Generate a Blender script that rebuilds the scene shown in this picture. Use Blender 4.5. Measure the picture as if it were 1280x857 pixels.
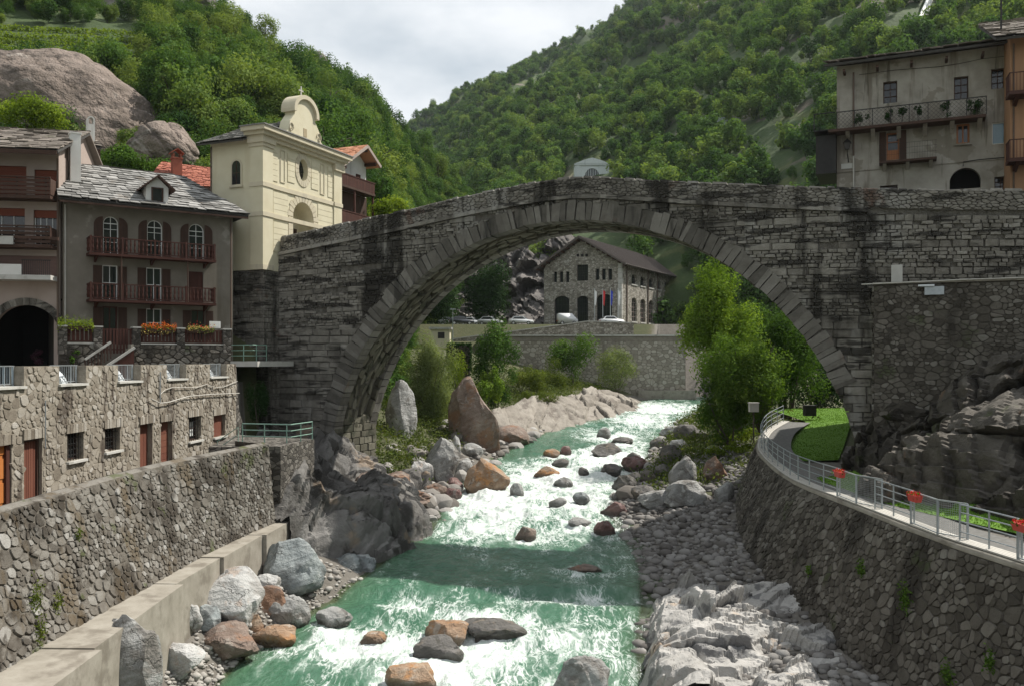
import bpy, bmesh, math, random
import numpy as np
from mathutils import Vector, Matrix

# ------------------------------------------------------------------ camera, sky, sun, exposure
for o in list(bpy.data.objects):
    bpy.data.objects.remove(o)
SC = bpy.context.scene
COL = SC.collection
FPX, CX, HY = 1092.0, 640.0, 450.0          # focal length and horizon measured in the photograph

cam = bpy.data.cameras.new('camera')
cam.sensor_width = 36.0
cam.lens = 36.0 * FPX / 1280.0
cam.shift_y = (HY - 428.5) / 1280.0
cam.clip_start = 0.5
cam.clip_end = 9000
camo = bpy.data.objects.new('camera', cam)
COL.objects.link(camo)
camo.location = (0, 0, 0)
camo.rotation_euler = (math.radians(90), 0, 0)
SC.camera = camo

SUN_TO = Vector((0.65, 0.345, 1.0)).normalized()     # towards the sun: high, behind the bridge and to the right
sun_el = math.asin(SUN_TO.z)
sun_az = math.atan2(SUN_TO.x, SUN_TO.y)

W = bpy.data.worlds.new('World')
SC.world = W
W.use_nodes = True
wn = W.node_tree.nodes
wl = W.node_tree.links
wn.clear()
w_out = wn.new('ShaderNodeOutputWorld')
w_bg = wn.new('ShaderNodeBackground')
w_sky = wn.new('ShaderNodeTexSky')
w_sky.sky_type = 'NISHITA'
w_sky.sun_disc = False
w_sky.sun_elevation = sun_el
w_sky.sun_rotation = sun_az
w_sky.altitude = 350
w_sky.dust_density = 2.0
w_bg.inputs['Strength'].default_value = 0.10
tc = wn.new('ShaderNodeTexCoord')
wmap = wn.new('ShaderNodeMapping')
wmap.inputs['Location'].default_value = (0.35, 0.0, 0.1)
wmap.inputs['Scale'].default_value = (1.0, 1.0, 2.2)
wnz = wn.new('ShaderNodeTexNoise')
wnz.inputs['Scale'].default_value = 2.6
wnz.inputs['Detail'].default_value = 7
wnz.inputs['Roughness'].default_value = 0.52
wr = wn.new('ShaderNodeValToRGB')                     # cloud brightness: grey bases to bright tops
wr.color_ramp.elements[0].position = 0.41
wr.color_ramp.elements[0].color = (3.8, 4.3, 4.7, 1)
wr.color_ramp.elements[1].position = 0.60
wr.color_ramp.elements[1].color = (7.4, 7.5, 7.55, 1)
wmix = wn.new('ShaderNodeMixRGB')
wmix.inputs['Fac'].default_value = 0.88
wl.new(tc.outputs['Generated'], wmap.inputs['Vector'])
wl.new(wmap.outputs['Vector'], wnz.inputs['Vector'])
wl.new(wnz.outputs['Fac'], wr.inputs['Fac'])
wl.new(w_sky.outputs['Color'], wmix.inputs['Color1'])
wl.new(wr.outputs['Color'], wmix.inputs['Color2'])
wl.new(wmix.outputs['Color'], w_bg.inputs['Color'])
wl.new(w_bg.outputs['Background'], w_out.inputs['Surface'])

sl = bpy.data.lights.new('sun', 'SUN')
sl.energy = 4.6
sl.angle = math.radians(0.6)
sl.color = (1.0, 0.95, 0.86)
so = bpy.data.objects.new('sun', sl)
COL.objects.link(so)
so.rotation_euler = SUN_TO.to_track_quat('Z', 'Y').to_euler()
so.location = (60, 70, 120)

SC.view_settings.view_transform = 'Standard'
SC.view_settings.look = 'None'
SC.view_settings.gamma = 1.0
SC.view_settings.exposure = 0.5
SC.view_settings.use_curve_mapping = False
SC.render.engine = 'CYCLES'
SC.cycles.max_bounces = 6
SC.cycles.diffuse_bounces = 3
SC.cycles.transparent_max_bounces = 8
SC.cycles.caustics_reflective = False
SC.cycles.caustics_refractive = False

# ------------------------------------------------------------------ helpers
RNG = random.Random(7)
def at(px, py, D):
    """world point at depth D that falls on photograph pixel px, py"""
    return Vector(((px - CX) / FPX * D, D, (HY - py) / FPX * D))
def Xat(px, D): return (px - CX) / FPX * D
def Zat(py, D): return (HY - py) / FPX * D
def lerp(a, b, t): return a + (b - a) * t
def smooth(a, b, x):
    t = np.clip((x - a) / (b - a), 0, 1)
    return t * t * (3 - 2 * t)

# numpy value noise
_P = np.random.RandomState(3).rand(64, 64, 64)
def vnoise(x, y, z=0.0):
    x, y, z = np.broadcast_arrays(np.asarray(x, float), np.asarray(y, float), np.asarray(z, float))
    xi, yi, zi = np.floor(x).astype(int), np.floor(y).astype(int), np.floor(z).astype(int)
    fx, fy, fz = x - xi, y - yi, z - zi
    fx, fy, fz = fx*fx*(3-2*fx), fy*fy*(3-2*fy), fz*fz*(3-2*fz)
    def g(a, b, c): return _P[(xi + a) & 63, (yi + b) & 63, (zi + c) & 63]
    return (((g(0,0,0)*(1-fx)+g(1,0,0)*fx)*(1-fy) + (g(0,1,0)*(1-fx)+g(1,1,0)*fx)*fy)*(1-fz) +
            ((g(0,0,1)*(1-fx)+g(1,0,1)*fx)*(1-fy) + (g(0,1,1)*(1-fx)+g(1,1,1)*fx)*fy)*fz)
def fbm(x, y, z=0.0, o=4, r=0.5):
    s, a, n = 0, 1.0, 0
    for i in range(o):
        s = s + a * (vnoise(x*2**i + 17.3*i, y*2**i + 5.1*i, np.asarray(z)*2**i + 9.7*i) - 0.5)
        n += a
        a *= r
    return s / n * 2.0          # about -1..1

def np_mesh(name, V, Fc, tone=None, attrs=None, smooth_shade=False):
    """V (N,3) array, Fc (M,k) int array with k = 3 or 4"""
    me = bpy.data.meshes.new(name)
    V = np.asarray(V, np.float32)
    Fc = np.asarray(Fc, np.int32)
    k = Fc.shape[1]
    me.vertices.add(len(V))
    me.vertices.foreach_set('co', V.ravel())
    me.loops.add(Fc.size)
    me.loops.foreach_set('vertex_index', Fc.ravel())
    me.polygons.add(len(Fc))
    me.polygons.foreach_set('loop_start', np.arange(0, Fc.size, k, dtype=np.int32))
    me.update(calc_edges=True)
    if tone is None: tone = np.full(len(V), 0.5)
    a = me.attributes.new('tone', 'FLOAT', 'POINT')
    a.data.foreach_set('value', np.asarray(tone, np.float32))
    for kx, vx in (attrs or {}).items():
        vx = np.asarray(vx, np.float32)
        if vx.ndim == 1:
            a = me.attributes.new(kx, 'FLOAT', 'POINT'); a.data.foreach_set('value', vx)
        else:
            a = me.attributes.new(kx, 'FLOAT_VECTOR', 'POINT'); a.data.foreach_set('vector', vx.ravel())
    if smooth_shade:
        me.polygons.foreach_set('use_smooth', np.ones(len(Fc), bool))
    return me
def grid_faces(nu, nv):
    i = np.arange(nu - 1)[:, None]; j = np.arange(nv - 1)[None, :]
    a = (i * nv + j).ravel()
    return np.stack([a, a + nv, a + nv + 1, a + 1], 1)

def link(name, me, mat, parent=None):
    o = bpy.data.objects.new(name, me)
    COL.objects.link(o)
    if mat is not None and me is not None and len(me.materials) == 0:
        me.materials.append(MAT[mat])
    if parent is not None: o.parent = parent
    return o
def tag(o, label=None, cat=None, group=None, kind=None):
    if label: o['label'] = label
    if cat: o['category'] = cat
    if group: o['group'] = group
    if kind: o['kind'] = kind
    return o
def thing(name, label, cat, loc=(0, 0, 0), rz=0.0, group=None):
    o = bpy.data.objects.new(name, None)
    o.empty_display_size = 0.3
    COL.objects.link(o)
    o.location = loc
    o.rotation_euler = (0, 0, rz)
    return tag(o, label, cat, group)
def copy_tree(o, parent=None):
    c = o.copy(); COL.objects.link(c); c.parent = parent
    for ch in list(o.children): copy_tree(ch, c)
    return c

class MB:
    """collects shapes for ONE mesh object"""
    def __init__(s): s.v, s.f, s.t = [], [], []
    def add(s, vs, fs, tone=0.5):
        b = len(s.v)
        s.v += [tuple(p) for p in vs]
        s.f += [tuple(i + b for i in q) for q in fs]
        s.t += [tone] * len(vs)
        return s
    def box(s, x0, x1, y0, y1, z0, z1, tone=0.5):
        return s.add([(x0,y0,z0),(x1,y0,z0),(x1,y1,z0),(x0,y1,z0),(x0,y0,z1),(x1,y0,z1),(x1,y1,z1),(x0,y1,z1)],
                     [(3,2,1,0),(4,5,6,7),(0,1,5,4),(1,2,6,5),(2,3,7,6),(3,0,4,7)], tone)
    def bar(s, p, q, w, h=None, tone=0.5):
        """rectangular bar from p to q, w wide, h high"""
        h = w if h is None else h
        p, q = Vector(p), Vector(q)
        d = (q - p).normalized()
        up = Vector((0, 0, 1)) if abs(d.z) < 0.95 else Vector((0, 1, 0))
        a = d.cross(up).normalized() * (w / 2)
        b = a.cross(d).normalized() * (h / 2)
        return s.add([p-a-b, p+a-b, p+a+b, p-a+b, q-a-b, q+a-b, q+a+b, q-a+b],
                     [(3,2,1,0),(4,5,6,7),(0,1,5,4),(1,2,6,5),(2,3,7,6),(3,0,4,7)], tone)
    def tube(s, pts, r, n=6, tone=0.5):
        pts = [Vector(p) for p in pts]
        rs = r if isinstance(r, (list, tuple)) else [r] * len(pts)
        vs, fs = [], []
        for i, p in enumerate(pts):
            d = (pts[min(i+1, len(pts)-1)] - pts[max(i-1, 0)]).normalized()
            up = Vector((0, 0, 1)) if abs(d.z) < 0.9 else Vector((1, 0, 0))
            a = d.cross(up).normalized(); b = a.cross(d)
            for k in range(n):
                w = 2 * math.pi * k / n
                vs.append(p + a * (rs[i] * math.cos(w)) + b * (rs[i] * math.sin(w)))
        for i in range(len(pts) - 1):
            for k in range(n):
                k2 = (k + 1) % n
                fs.append((i*n+k, i*n+k2, (i+1)*n+k2, (i+1)*n+k))
        fs.append(tuple(range(n - 1, -1, -1))); fs.append(tuple(range((len(pts)-1)*n, len(pts)*n)))
        return s.add(vs, fs, tone)
    def prism(s, poly, lo, hi, axis='y', tone=0.5):
        """polygon in the plane across axis, extruded lo..hi; poly pairs are (x,z) for y, (y,z) for x, (x,y) for z"""
        n = len(poly)
        def P(a, b, c): return {'y': (a, c, b), 'x': (c, a, b), 'z': (a, b, c)}[axis]
        vs = [P(a, b, lo) for a, b in poly] + [P(a, b, hi) for a, b in poly]
        fs = [tuple(range(n)), tuple(range(2*n-1, n-1, -1))]
        fs += [(i, i+n, (i+1) % n + n, (i+1) % n) for i in range(n)]
        return s.add(vs, fs, tone)
    def ring(s, outer, inner, lo, hi, axis='y', tone=0.5):
        """closed frame between two outlines with equal numbers of points"""
        n = len(outer)
        def P(a, b, c): return {'y': (a, c, b), 'x': (c, a, b), 'z': (a, b, c)}[axis]
        vs = [P(a,b,lo) for a,b in outer] + [P(a,b,lo) for a,b in inner] + [P(a,b,hi) for a,b in outer] + [P(a,b,hi) for a,b in inner]
        fs = []
        for i in range(n):
            j = (i + 1) % n
            fs += [(i, j, n+j, n+i), (2*n+i, 3*n+i, 3*n+j, 2*n+j), (i, 2*n+i, 2*n+j, j), (n+i, n+j, 3*n+j, 3*n+i)]
        return s.add(vs, fs, tone)
    def build(s, name, mat, parent=None, smooth_shade=False, recalc=True):
        me = bpy.data.meshes.new(name)
        me.from_pydata(s.v, [], s.f)
        me.update()
        if recalc:
            bm = bmesh.new(); bm.from_mesh(me)
            bmesh.ops.recalc_face_normals(bm, faces=bm.faces)
            bm.to_mesh(me); bm.free()
        a = me.attributes.new('tone', 'FLOAT', 'POINT')
        a.data.foreach_set('value', np.asarray(s.t, np.float32))
        if smooth_shade:
            me.polygons.foreach_set('use_smooth', np.ones(len(me.polygons), bool))
        return link(name, me, mat, parent)
def arc(cx, cz, rx, rz, a0, a1, n):
    return [(cx + rx * math.cos(math.radians(lerp(a0, a1, i/n))), cz + rz * math.sin(math.radians(lerp(a0, a1, i/n)))) for i in range(n + 1)]

# ------------------------------------------------------------------ materials
MAT = {}
def _ramp(nt, cols, pos=None):
    r = nt.nodes.new('ShaderNodeValToRGB')
    n = len(cols)
    while len(r.color_ramp.elements) < n: r.color_ramp.elements.new(0.5)
    for i, c in enumerate(cols):
        e = r.color_ramp.elements[i]
        e.position = pos[i] if pos else i / (n - 1)
        e.color = (c[0], c[1], c[2], 1)
    return r
def _math(nt, op, a, b=None, clamp=False):
    m = nt.nodes.new('ShaderNodeMath'); m.operation = op; m.use_clamp = clamp
    for i, v in enumerate((a, b)):
        if v is None: continue
        if isinstance(v, (int, float)): m.inputs[i].default_value = v
        else: nt.links.new(v, m.inputs[i])
    return m.outputs[0]
def _noise(nt, scale, detail=5, rough=0.55, stretch=None, vec=None, dist=0.0):
    n = nt.nodes.new('ShaderNodeTexNoise')
    n.inputs['Scale'].default_value = scale
    n.inputs['Detail'].default_value = detail
    n.inputs['Roughness'].default_value = rough
    n.inputs['Distortion'].default_value = dist
    if vec is None:
        g = nt.nodes.new('ShaderNodeNewGeometry'); vec = g.outputs['Position']
    if stretch:
        mp = nt.nodes.new('ShaderNodeMapping'); mp.inputs['Scale'].default_value = stretch
        nt.links.new(vec, mp.inputs['Vector']); vec = mp.outputs['Vector']
    nt.links.new(vec, n.inputs['Vector'])
    return n.outputs['Fac']
def _attr(nt, name, out='Fac'):
    a = nt.nodes.new('ShaderNodeAttribute'); a.attribute_name = name
    return a.outputs[out]
def _mix(nt, fac, a, b, mode='MIX'):
    m = nt.nodes.new('ShaderNodeMixRGB'); m.blend_type = mode
    for i, v in enumerate((fac, a, b)):
        if isinstance(v, (int, float)): m.inputs[i].default_value = v
        elif isinstance(v, tuple): m.inputs[i].default_value = (v[0], v[1], v[2], 1)
        else: nt.links.new(v, m.inputs[i])
    return m.outputs[0]
def new_mat(name):
    m = bpy.data.materials.new(name); m.use_nodes = True
    nt = m.node_tree; nt.nodes.clear()
    o = nt.nodes.new('ShaderNodeOutputMaterial')
    p = nt.nodes.new('ShaderNodeBsdfPrincipled')
    nt.links.new(p.outputs[0], o.inputs[0])
    MAT[name] = m
    return m, nt, p, o
def M(name, cols, scale=3.0, tone=0.5, rough=0.9, bump=0.0, bscale=12.0, bdist=0.03, stains=(), spec=0.3, metal=0.0, stretch=None, detail=3):
    """cols: ramp colours; tone: share of the ramp steered by the piece's own tone (rest by noise);
       stains: (colour, low, high, scale, stretch, strength)"""
    m, nt, p, o = new_mat(name)
    n = _noise(nt, scale, detail, 0.6, stretch)
    n = _math(nt, 'MULTIPLY_ADD', n, 1.6); n.node.inputs[2].default_value = -0.3
    if tone > 0:
        f = _math(nt, 'ADD', _math(nt, 'MULTIPLY', _attr(nt, 'tone'), tone), _math(nt, 'MULTIPLY', n, 1 - tone))
    else: f = n
    r = _ramp(nt, cols); nt.links.new(f, r.inputs[0])
    c = r.outputs[0]
    for (sc, lo, hi, ss, st, k) in stains:
        sn = _noise(nt, ss, 4, 0.62, st)
        mr = nt.nodes.new('ShaderNodeMapRange'); mr.interpolation_type = 'SMOOTHSTEP'
        mr.inputs[1].default_value = .5 + (lo-.5)*.62; mr.inputs[2].default_value = .5 + (hi-.5)*.62; mr.inputs[4].default_value = k
        nt.links.new(sn, mr.inputs[0])
        c = _mix(nt, mr.outputs[0], c, sc)
    nt.links.new(c, p.inputs['Base Color'])
    p.inputs['Roughness'].default_value = rough
    p.inputs['Metallic'].default_value = metal
    p.inputs['Specular IOR Level'].default_value = spec
    if bump > 0:
        b = nt.nodes.new('ShaderNodeBump')
        b.inputs['Strength'].default_value = bump; b.inputs['Distance'].default_value = bdist
        nt.links.new(_noise(nt, bscale, 4, 0.62), b.inputs['Height'])
        nt.links.new(b.outputs[0], p.inputs['Normal'])
    return m
def leaf_mat(name, dark, mid, light, trans=0.35, objvar=0.5):
    m, nt, p, o = new_mat(name)
    oi = nt.nodes.new('ShaderNodeObjectInfo')
    f = _math(nt, 'ADD', _math(nt, 'MULTIPLY', _attr(nt, 'tone'), 1 - objvar), _math(nt, 'MULTIPLY', oi.outputs['Random'], objvar))
    r = _ramp(nt, [dark, mid, light]); nt.links.new(f, r.inputs[0])
    nt.links.new(r.outputs[0], p.inputs['Base Color'])
    p.inputs['Roughness'].default_value = 0.8
    p.inputs['Specular IOR Level'].default_value = 0.06
    t = nt.nodes.new('ShaderNodeBsdfTranslucent')
    nt.links.new(_mix(nt, 1.0, r.outputs[0], (1.3, 1.25, 0.55), 'MULTIPLY'), t.inputs['Color'])
    mx = nt.nodes.new('ShaderNodeMixShader'); mx.inputs[0].default_value = trans
    nt.links.new(p.outputs[0], mx.inputs[1]); nt.links.new(t.outputs[0], mx.inputs[2])
    nt.links.new(mx.outputs[0], o.inputs[0])
    return m

V_ST = (1.0, 1.0, 0.13)     # vertical streaks
M('bridge_stone', [(.05,.045,.038), (.15,.138,.119), (.255,.237,.208), (.36,.34,.31)], 2.2, .5, bump=.8, bscale=9, bdist=.07,
  stains=(((.30,.29,.27), .58, .72, .5, (1,1,.3), .6), ((.016,.014,.011), .50, .66, .42, V_ST, .9), ((.016,.014,.012), .54, .68, 1.1, (.3,.3,1.8), .85), ((.025,.022,.018), .56, .76, .16, None, .6), ((.12,.065,.045), .70, .82, .35, None, .6)))
M('voussoir_stone', [(.055,.05,.043), (.145,.134,.117), (.255,.24,.216)], 2.5, .6, bump=.6, bscale=14, bdist=.04,
  stains=(((.03,.028,.024), .58, .78, .8, V_ST, .75), ((.16,.08,.055), .70, .84, .3, None, .5)))
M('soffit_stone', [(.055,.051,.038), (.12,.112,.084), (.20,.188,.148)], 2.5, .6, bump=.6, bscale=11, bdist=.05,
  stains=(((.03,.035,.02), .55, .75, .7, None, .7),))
M('bridge_joint', [(.05,.045,.038), (.125,.115,.10), (.20,.186,.165)], 3, 0, bump=.8, bscale=8, bdist=.1)
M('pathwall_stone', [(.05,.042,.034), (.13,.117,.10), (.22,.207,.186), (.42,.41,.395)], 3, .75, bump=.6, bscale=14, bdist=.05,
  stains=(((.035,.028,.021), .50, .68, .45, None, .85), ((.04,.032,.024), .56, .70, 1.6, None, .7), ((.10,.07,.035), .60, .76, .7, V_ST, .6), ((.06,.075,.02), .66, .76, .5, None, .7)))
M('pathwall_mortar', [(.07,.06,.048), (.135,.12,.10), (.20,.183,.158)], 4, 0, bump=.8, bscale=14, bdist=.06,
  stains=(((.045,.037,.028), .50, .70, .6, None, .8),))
M('terrace_stone', [(.12,.098,.075), (.24,.21,.17), (.34,.31,.265), (.46,.44,.41)], 3, .75, bump=.5, bscale=16, bdist=.04,
  stains=(((.055,.04,.03), .58, .72, .9, (1.6,1.6,.3), .8),))
M('terrace_mortar', [(.15,.128,.10), (.255,.225,.183), (.34,.31,.26)], 3, 0, bump=.7, bscale=14, bdist=.05,
  stains=(((.055,.04,.03), .56, .70, .9, (1.6,1.6,.3), .85),))
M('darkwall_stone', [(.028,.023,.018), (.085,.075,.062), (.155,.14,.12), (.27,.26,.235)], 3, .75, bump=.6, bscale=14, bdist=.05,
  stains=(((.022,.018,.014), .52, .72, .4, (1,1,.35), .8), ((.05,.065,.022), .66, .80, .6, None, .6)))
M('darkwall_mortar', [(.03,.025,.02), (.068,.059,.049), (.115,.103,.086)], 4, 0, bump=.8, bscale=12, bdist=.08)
M('farwall_stone', [(.20,.18,.15), (.34,.31,.265), (.46,.43,.38)], 3, .7, bump=.4, bscale=8, bdist=.05,
  stains=(((.10,.085,.065), .58, .76, .4, V_ST, .6),))
M('farwall_mortar', [(.16,.14,.115), (.27,.245,.205)], 2, 0, bump=.5, bscale=6, bdist=.06)
M('cream_plaster', [(.56,.505,.36), (.62,.57,.42), (.66,.615,.47)], .9, 0, bump=.12, bscale=30, bdist=.01, rough=.85,
  stains=(((.55,.49,.34), .60, .80, 1.0, V_ST, .5),))
M('cream_trim', [(.50,.445,.33), (.59,.535,.41)], 1.5, 0, bump=.12, bscale=30, bdist=.01, rough=.85, stains=(((.42,.38,.30), .60, .8, 1.4, V_ST, .6),))
M('trim_joint', [(.33,.27,.17), (.40,.33,.22)], 2, 0)
M('grey_plaster', [(.16,.142,.115), (.20,.178,.148), (.25,.226,.192)], 1.0, 0, bump=.2, bscale=25, bdist=.015,
  stains=(((.15,.13,.10), .58, .78, .8, V_ST, .6), ((.38,.36,.32), .68, .82, .6, None, .5)))
M('rose_plaster', [(.33,.265,.23), (.38,.31,.275), (.41,.34,.30)], 1.0, 0, bump=.12, bscale=30, bdist=.01, stains=(((.33,.27,.23), .6, .8, 1, V_ST, .5),))
M('white_plaster', [(.62,.61,.58), (.72,.71,.68)], 1.5, 0, bump=.15, bscale=25, bdist=.01, stains=(((.42,.41,.38), .58, .78, 1.2, V_ST, .6),))
M('old_plaster', [(.20,.182,.155), (.32,.295,.257), (.43,.40,.355)], .9, 0, bump=.35, bscale=10, bdist=.03,
  stains=(((.17,.145,.115), .54, .74, 1.0, V_ST, .8), ((.20,.175,.14), .60, .66, .5, None, .7), ((.08,.068,.05), .66, .8, 2.0, (1,1,.08), .7)))
M('orange_plaster', [(.36,.20,.115), (.44,.255,.15)], 1.0, 0, bump=.15, bscale=25, bdist=.01, stains=(((.33,.19,.11), .6, .8, 1, V_ST, .5),))
M('concrete', [(.20,.18,.147), (.28,.255,.215), (.35,.325,.28)], 1.6, 0, bump=.3, bscale=14, bdist=.02,
  stains=(((.15,.13,.105), .56, .76, .7, None, .7),))
M('pale_concrete', [(.42,.41,.38), (.54,.53,.50)], 2, 0, bump=.2, bscale=18, bdist=.01, stains=(((.28,.27,.24), .58, .76, 1.2, None, .6),))
M('paving', [(.09,.088,.082), (.14,.137,.13), (.19,.185,.175)], 6, 0, bump=.4, bscale=30, bdist=.02)
M('asphalt', [(.045,.045,.046), (.075,.075,.075)], 8, 0, bump=.3, bscale=40, bdist=.01)
M('slate', [(.07,.068,.064), (.16,.156,.148), (.27,.265,.255), (.40,.39,.375)], 4, .7, bump=.4, bscale=12, bdist=.03, rough=.8, stains=(((.13,.10,.07), .62, .8, .8, None, .5),))
M('slate_warm', [(.10,.085,.072), (.21,.18,.155), (.34,.30,.265)], 4, .7, bump=.4, bscale=12, bdist=.03, rough=.85, stains=(((.07,.075,.035), .62, .8, .8, None, .5),))
M('slate_bed', [(.05,.048,.045), (.09,.085,.08)], 3, 0)
M('red_tile', [(.20,.065,.045), (.30,.10,.065), (.38,.15,.10)], 5, .6, bump=.3, bscale=14, bdist=.03)
M('orange_tile', [(.34,.14,.075), (.46,.21,.12), (.52,.27,.17)], 5, .6, bump=.3, bscale=14, bdist=.03)
M('roof_metal', [(.085,.068,.062), (.12,.10,.092), (.16,.135,.125)], 2, .5, rough=.6)
M('dark_wood', [(.032,.018,.013), (.062,.034,.024), (.10,.055,.04)], 5, .4, bump=.3, bscale=20, bdist=.01, rough=.75, stretch=(1,1,.15))
M('red_wood', [(.038,.015,.011), (.066,.024,.017), (.10,.038,.027)], 5, .4, bump=.2, bscale=20, bdist=.01, rough=.7, stretch=(1,1,.2))
M('shutter_roll', [(.16,.042,.022), (.21,.06,.033)], 5, .5, rough=.7)
M('shutter_rose', [(.18,.11,.095), (.23,.145,.125)], 5, .5, rough=.7)
M('door_brown', [(.10,.036,.024), (.15,.055,.036), (.19,.078,.05)], 4, .5, bump=.2, bscale=16, bdist=.01, rough=.7, stretch=(1,1,.2))
M('door_orange', [(.40,.135,.035), (.52,.20,.06)], 4, .5, rough=.6, stretch=(1,1,.2))
M('honey_wood', [(.30,.11,.045), (.40,.17,.075)], 4, .4, rough=.6)
M('iron', [(.016,.015,.015), (.035,.032,.03)], 4, 0, rough=.6)
M('rusty_iron', [(.05,.022,.016), (.085,.036,.026)], 4, 0, rough=.7)
M('green_rail', [(.16,.27,.22), (.24,.36,.30)], 4, 0, rough=.5)
M('galvanised', [(.30,.33,.35), (.42,.45,.47)], 5, 0, rough=.42, metal=.55)
M('pale_metal', [(.55,.58,.60), (.66,.69,.71)], 3, 0, rough=.45, metal=.3)
M('white_paint', [(.70,.70,.68), (.80,.80,.78)], 2, 0, rough=.6)
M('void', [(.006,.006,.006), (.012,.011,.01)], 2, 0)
M('curtain', [(.50,.52,.52), (.66,.68,.68)], 8, 0, rough=.9, stretch=(6,6,.3))
M('glass', [(.012,.014,.015), (.03,.034,.036)], .8, 0, rough=.06, spec=.6)
M('blue_glass', [(.10,.19,.24), (.15,.26,.32)], .8, 0, rough=.12, spec=.6)
M('copper_pipe', [(.10,.07,.055), (.15,.105,.08)], 4, 0, rough=.6)
M('cable', [(.42,.40,.36), (.52,.50,.46)], 4, 0)
M('red_flower', [(.45,.012,.012), (.68,.03,.025)], 6, .7)
M('orange_flower', [(.60,.09,.015), (.75,.22,.03)], 6, .7)
M('yellow_flower', [(.55,.42,.10), (.68,.55,.2)], 6, .7)
M('planter_red', [(.50,.05,.04), (.60,.09,.07)], 4, 0, rough=.5)
M('blue_paint', [(.16,.30,.42), (.20,.36,.48)], 1, 0, rough=.25, spec=.6)
M('silver_paint', [(.45,.46,.47), (.55,.56,.57)], 1, 0, rough=.25, spec=.6)
M('white_car', [(.68,.69,.70), (.76,.77,.78)], 1, 0, rough=.25, spec=.6)
M('dark_car', [(.04,.045,.055), (.06,.065,.075)], 1, 0, rough=.25, spec=.6)
M('red_car', [(.30,.02,.015), (.38,.03,.02)], 1, 0, rough=.3, spec=.6)
M('tyre', [(.012,.012,.012), (.02,.02,.02)], 4, 0)
M('flag_red', [(.55,.03,.03), (.62,.05,.05)], 2, 0)
M('flag_blue', [(.03,.05,.40), (.05,.08,.5)], 2, 0)
M('flag_white', [(.7,.7,.7), (.8,.8,.8)], 2, 0)
M('slat_wood', [(.42,.40,.36), (.55,.53,.49)], 5, .5, rough=.8)
M('pavilion_paint', [(.52,.56,.55), (.60,.64,.63)], 2, 0, rough=.8, stains=(((.36,.40,.39), .58, .78, 1.5, V_ST, .5),))
def power_stone_mat(name, cols, sc, joint=(.17, .15, .12)):
    m, nt, p, o = new_mat(name)
    g = nt.nodes.new('ShaderNodeNewGeometry')
    mp = nt.nodes.new('ShaderNodeMapping'); mp.inputs['Scale'].default_value = (1, 1, 1.5)
    nt.links.new(g.outputs['Position'], mp.inputs['Vector'])
    v = nt.nodes.new('ShaderNodeTexVoronoi'); v.inputs['Scale'].default_value = sc
    nt.links.new(mp.outputs[0], v.inputs['Vector'])
    r = _ramp(nt, cols); 
    sep = nt.nodes.new('ShaderNodeSeparateColor'); nt.links.new(v.outputs['Color'], sep.inputs[0])
    nt.links.new(sep.outputs[0], r.inputs[0])
    v2 = nt.nodes.new('ShaderNodeTexVoronoi'); v2.feature = 'DISTANCE_TO_EDGE'; v2.inputs['Scale'].default_value = sc
    nt.links.new(mp.outputs[0], v2.inputs['Vector'])
    mr = nt.nodes.new('ShaderNodeMapRange'); mr.inputs[1].default_value = .02; mr.inputs[2].default_value = .10
    nt.links.new(v2.outputs['Distance'], mr.inputs[0])
    c = _mix(nt, mr.outputs[0], joint, r.outputs[0])
    nt.links.new(c, p.inputs['Base Color']); p.inputs['Roughness'].default_value = .9
    b = nt.nodes.new('ShaderNodeBump'); b.inputs['Strength'].default_value = .6; b.inputs['Distance'].default_value = .06
    nt.links.new(mr.outputs[0], b.inputs['Height']); nt.links.new(b.outputs[0], p.inputs['Normal'])
power_stone_mat('dark_rubble', [(.03,.026,.021), (.08,.071,.06), (.14,.127,.11), (.20,.185,.165)], 3.0, (.035, .03, .025))
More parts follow.
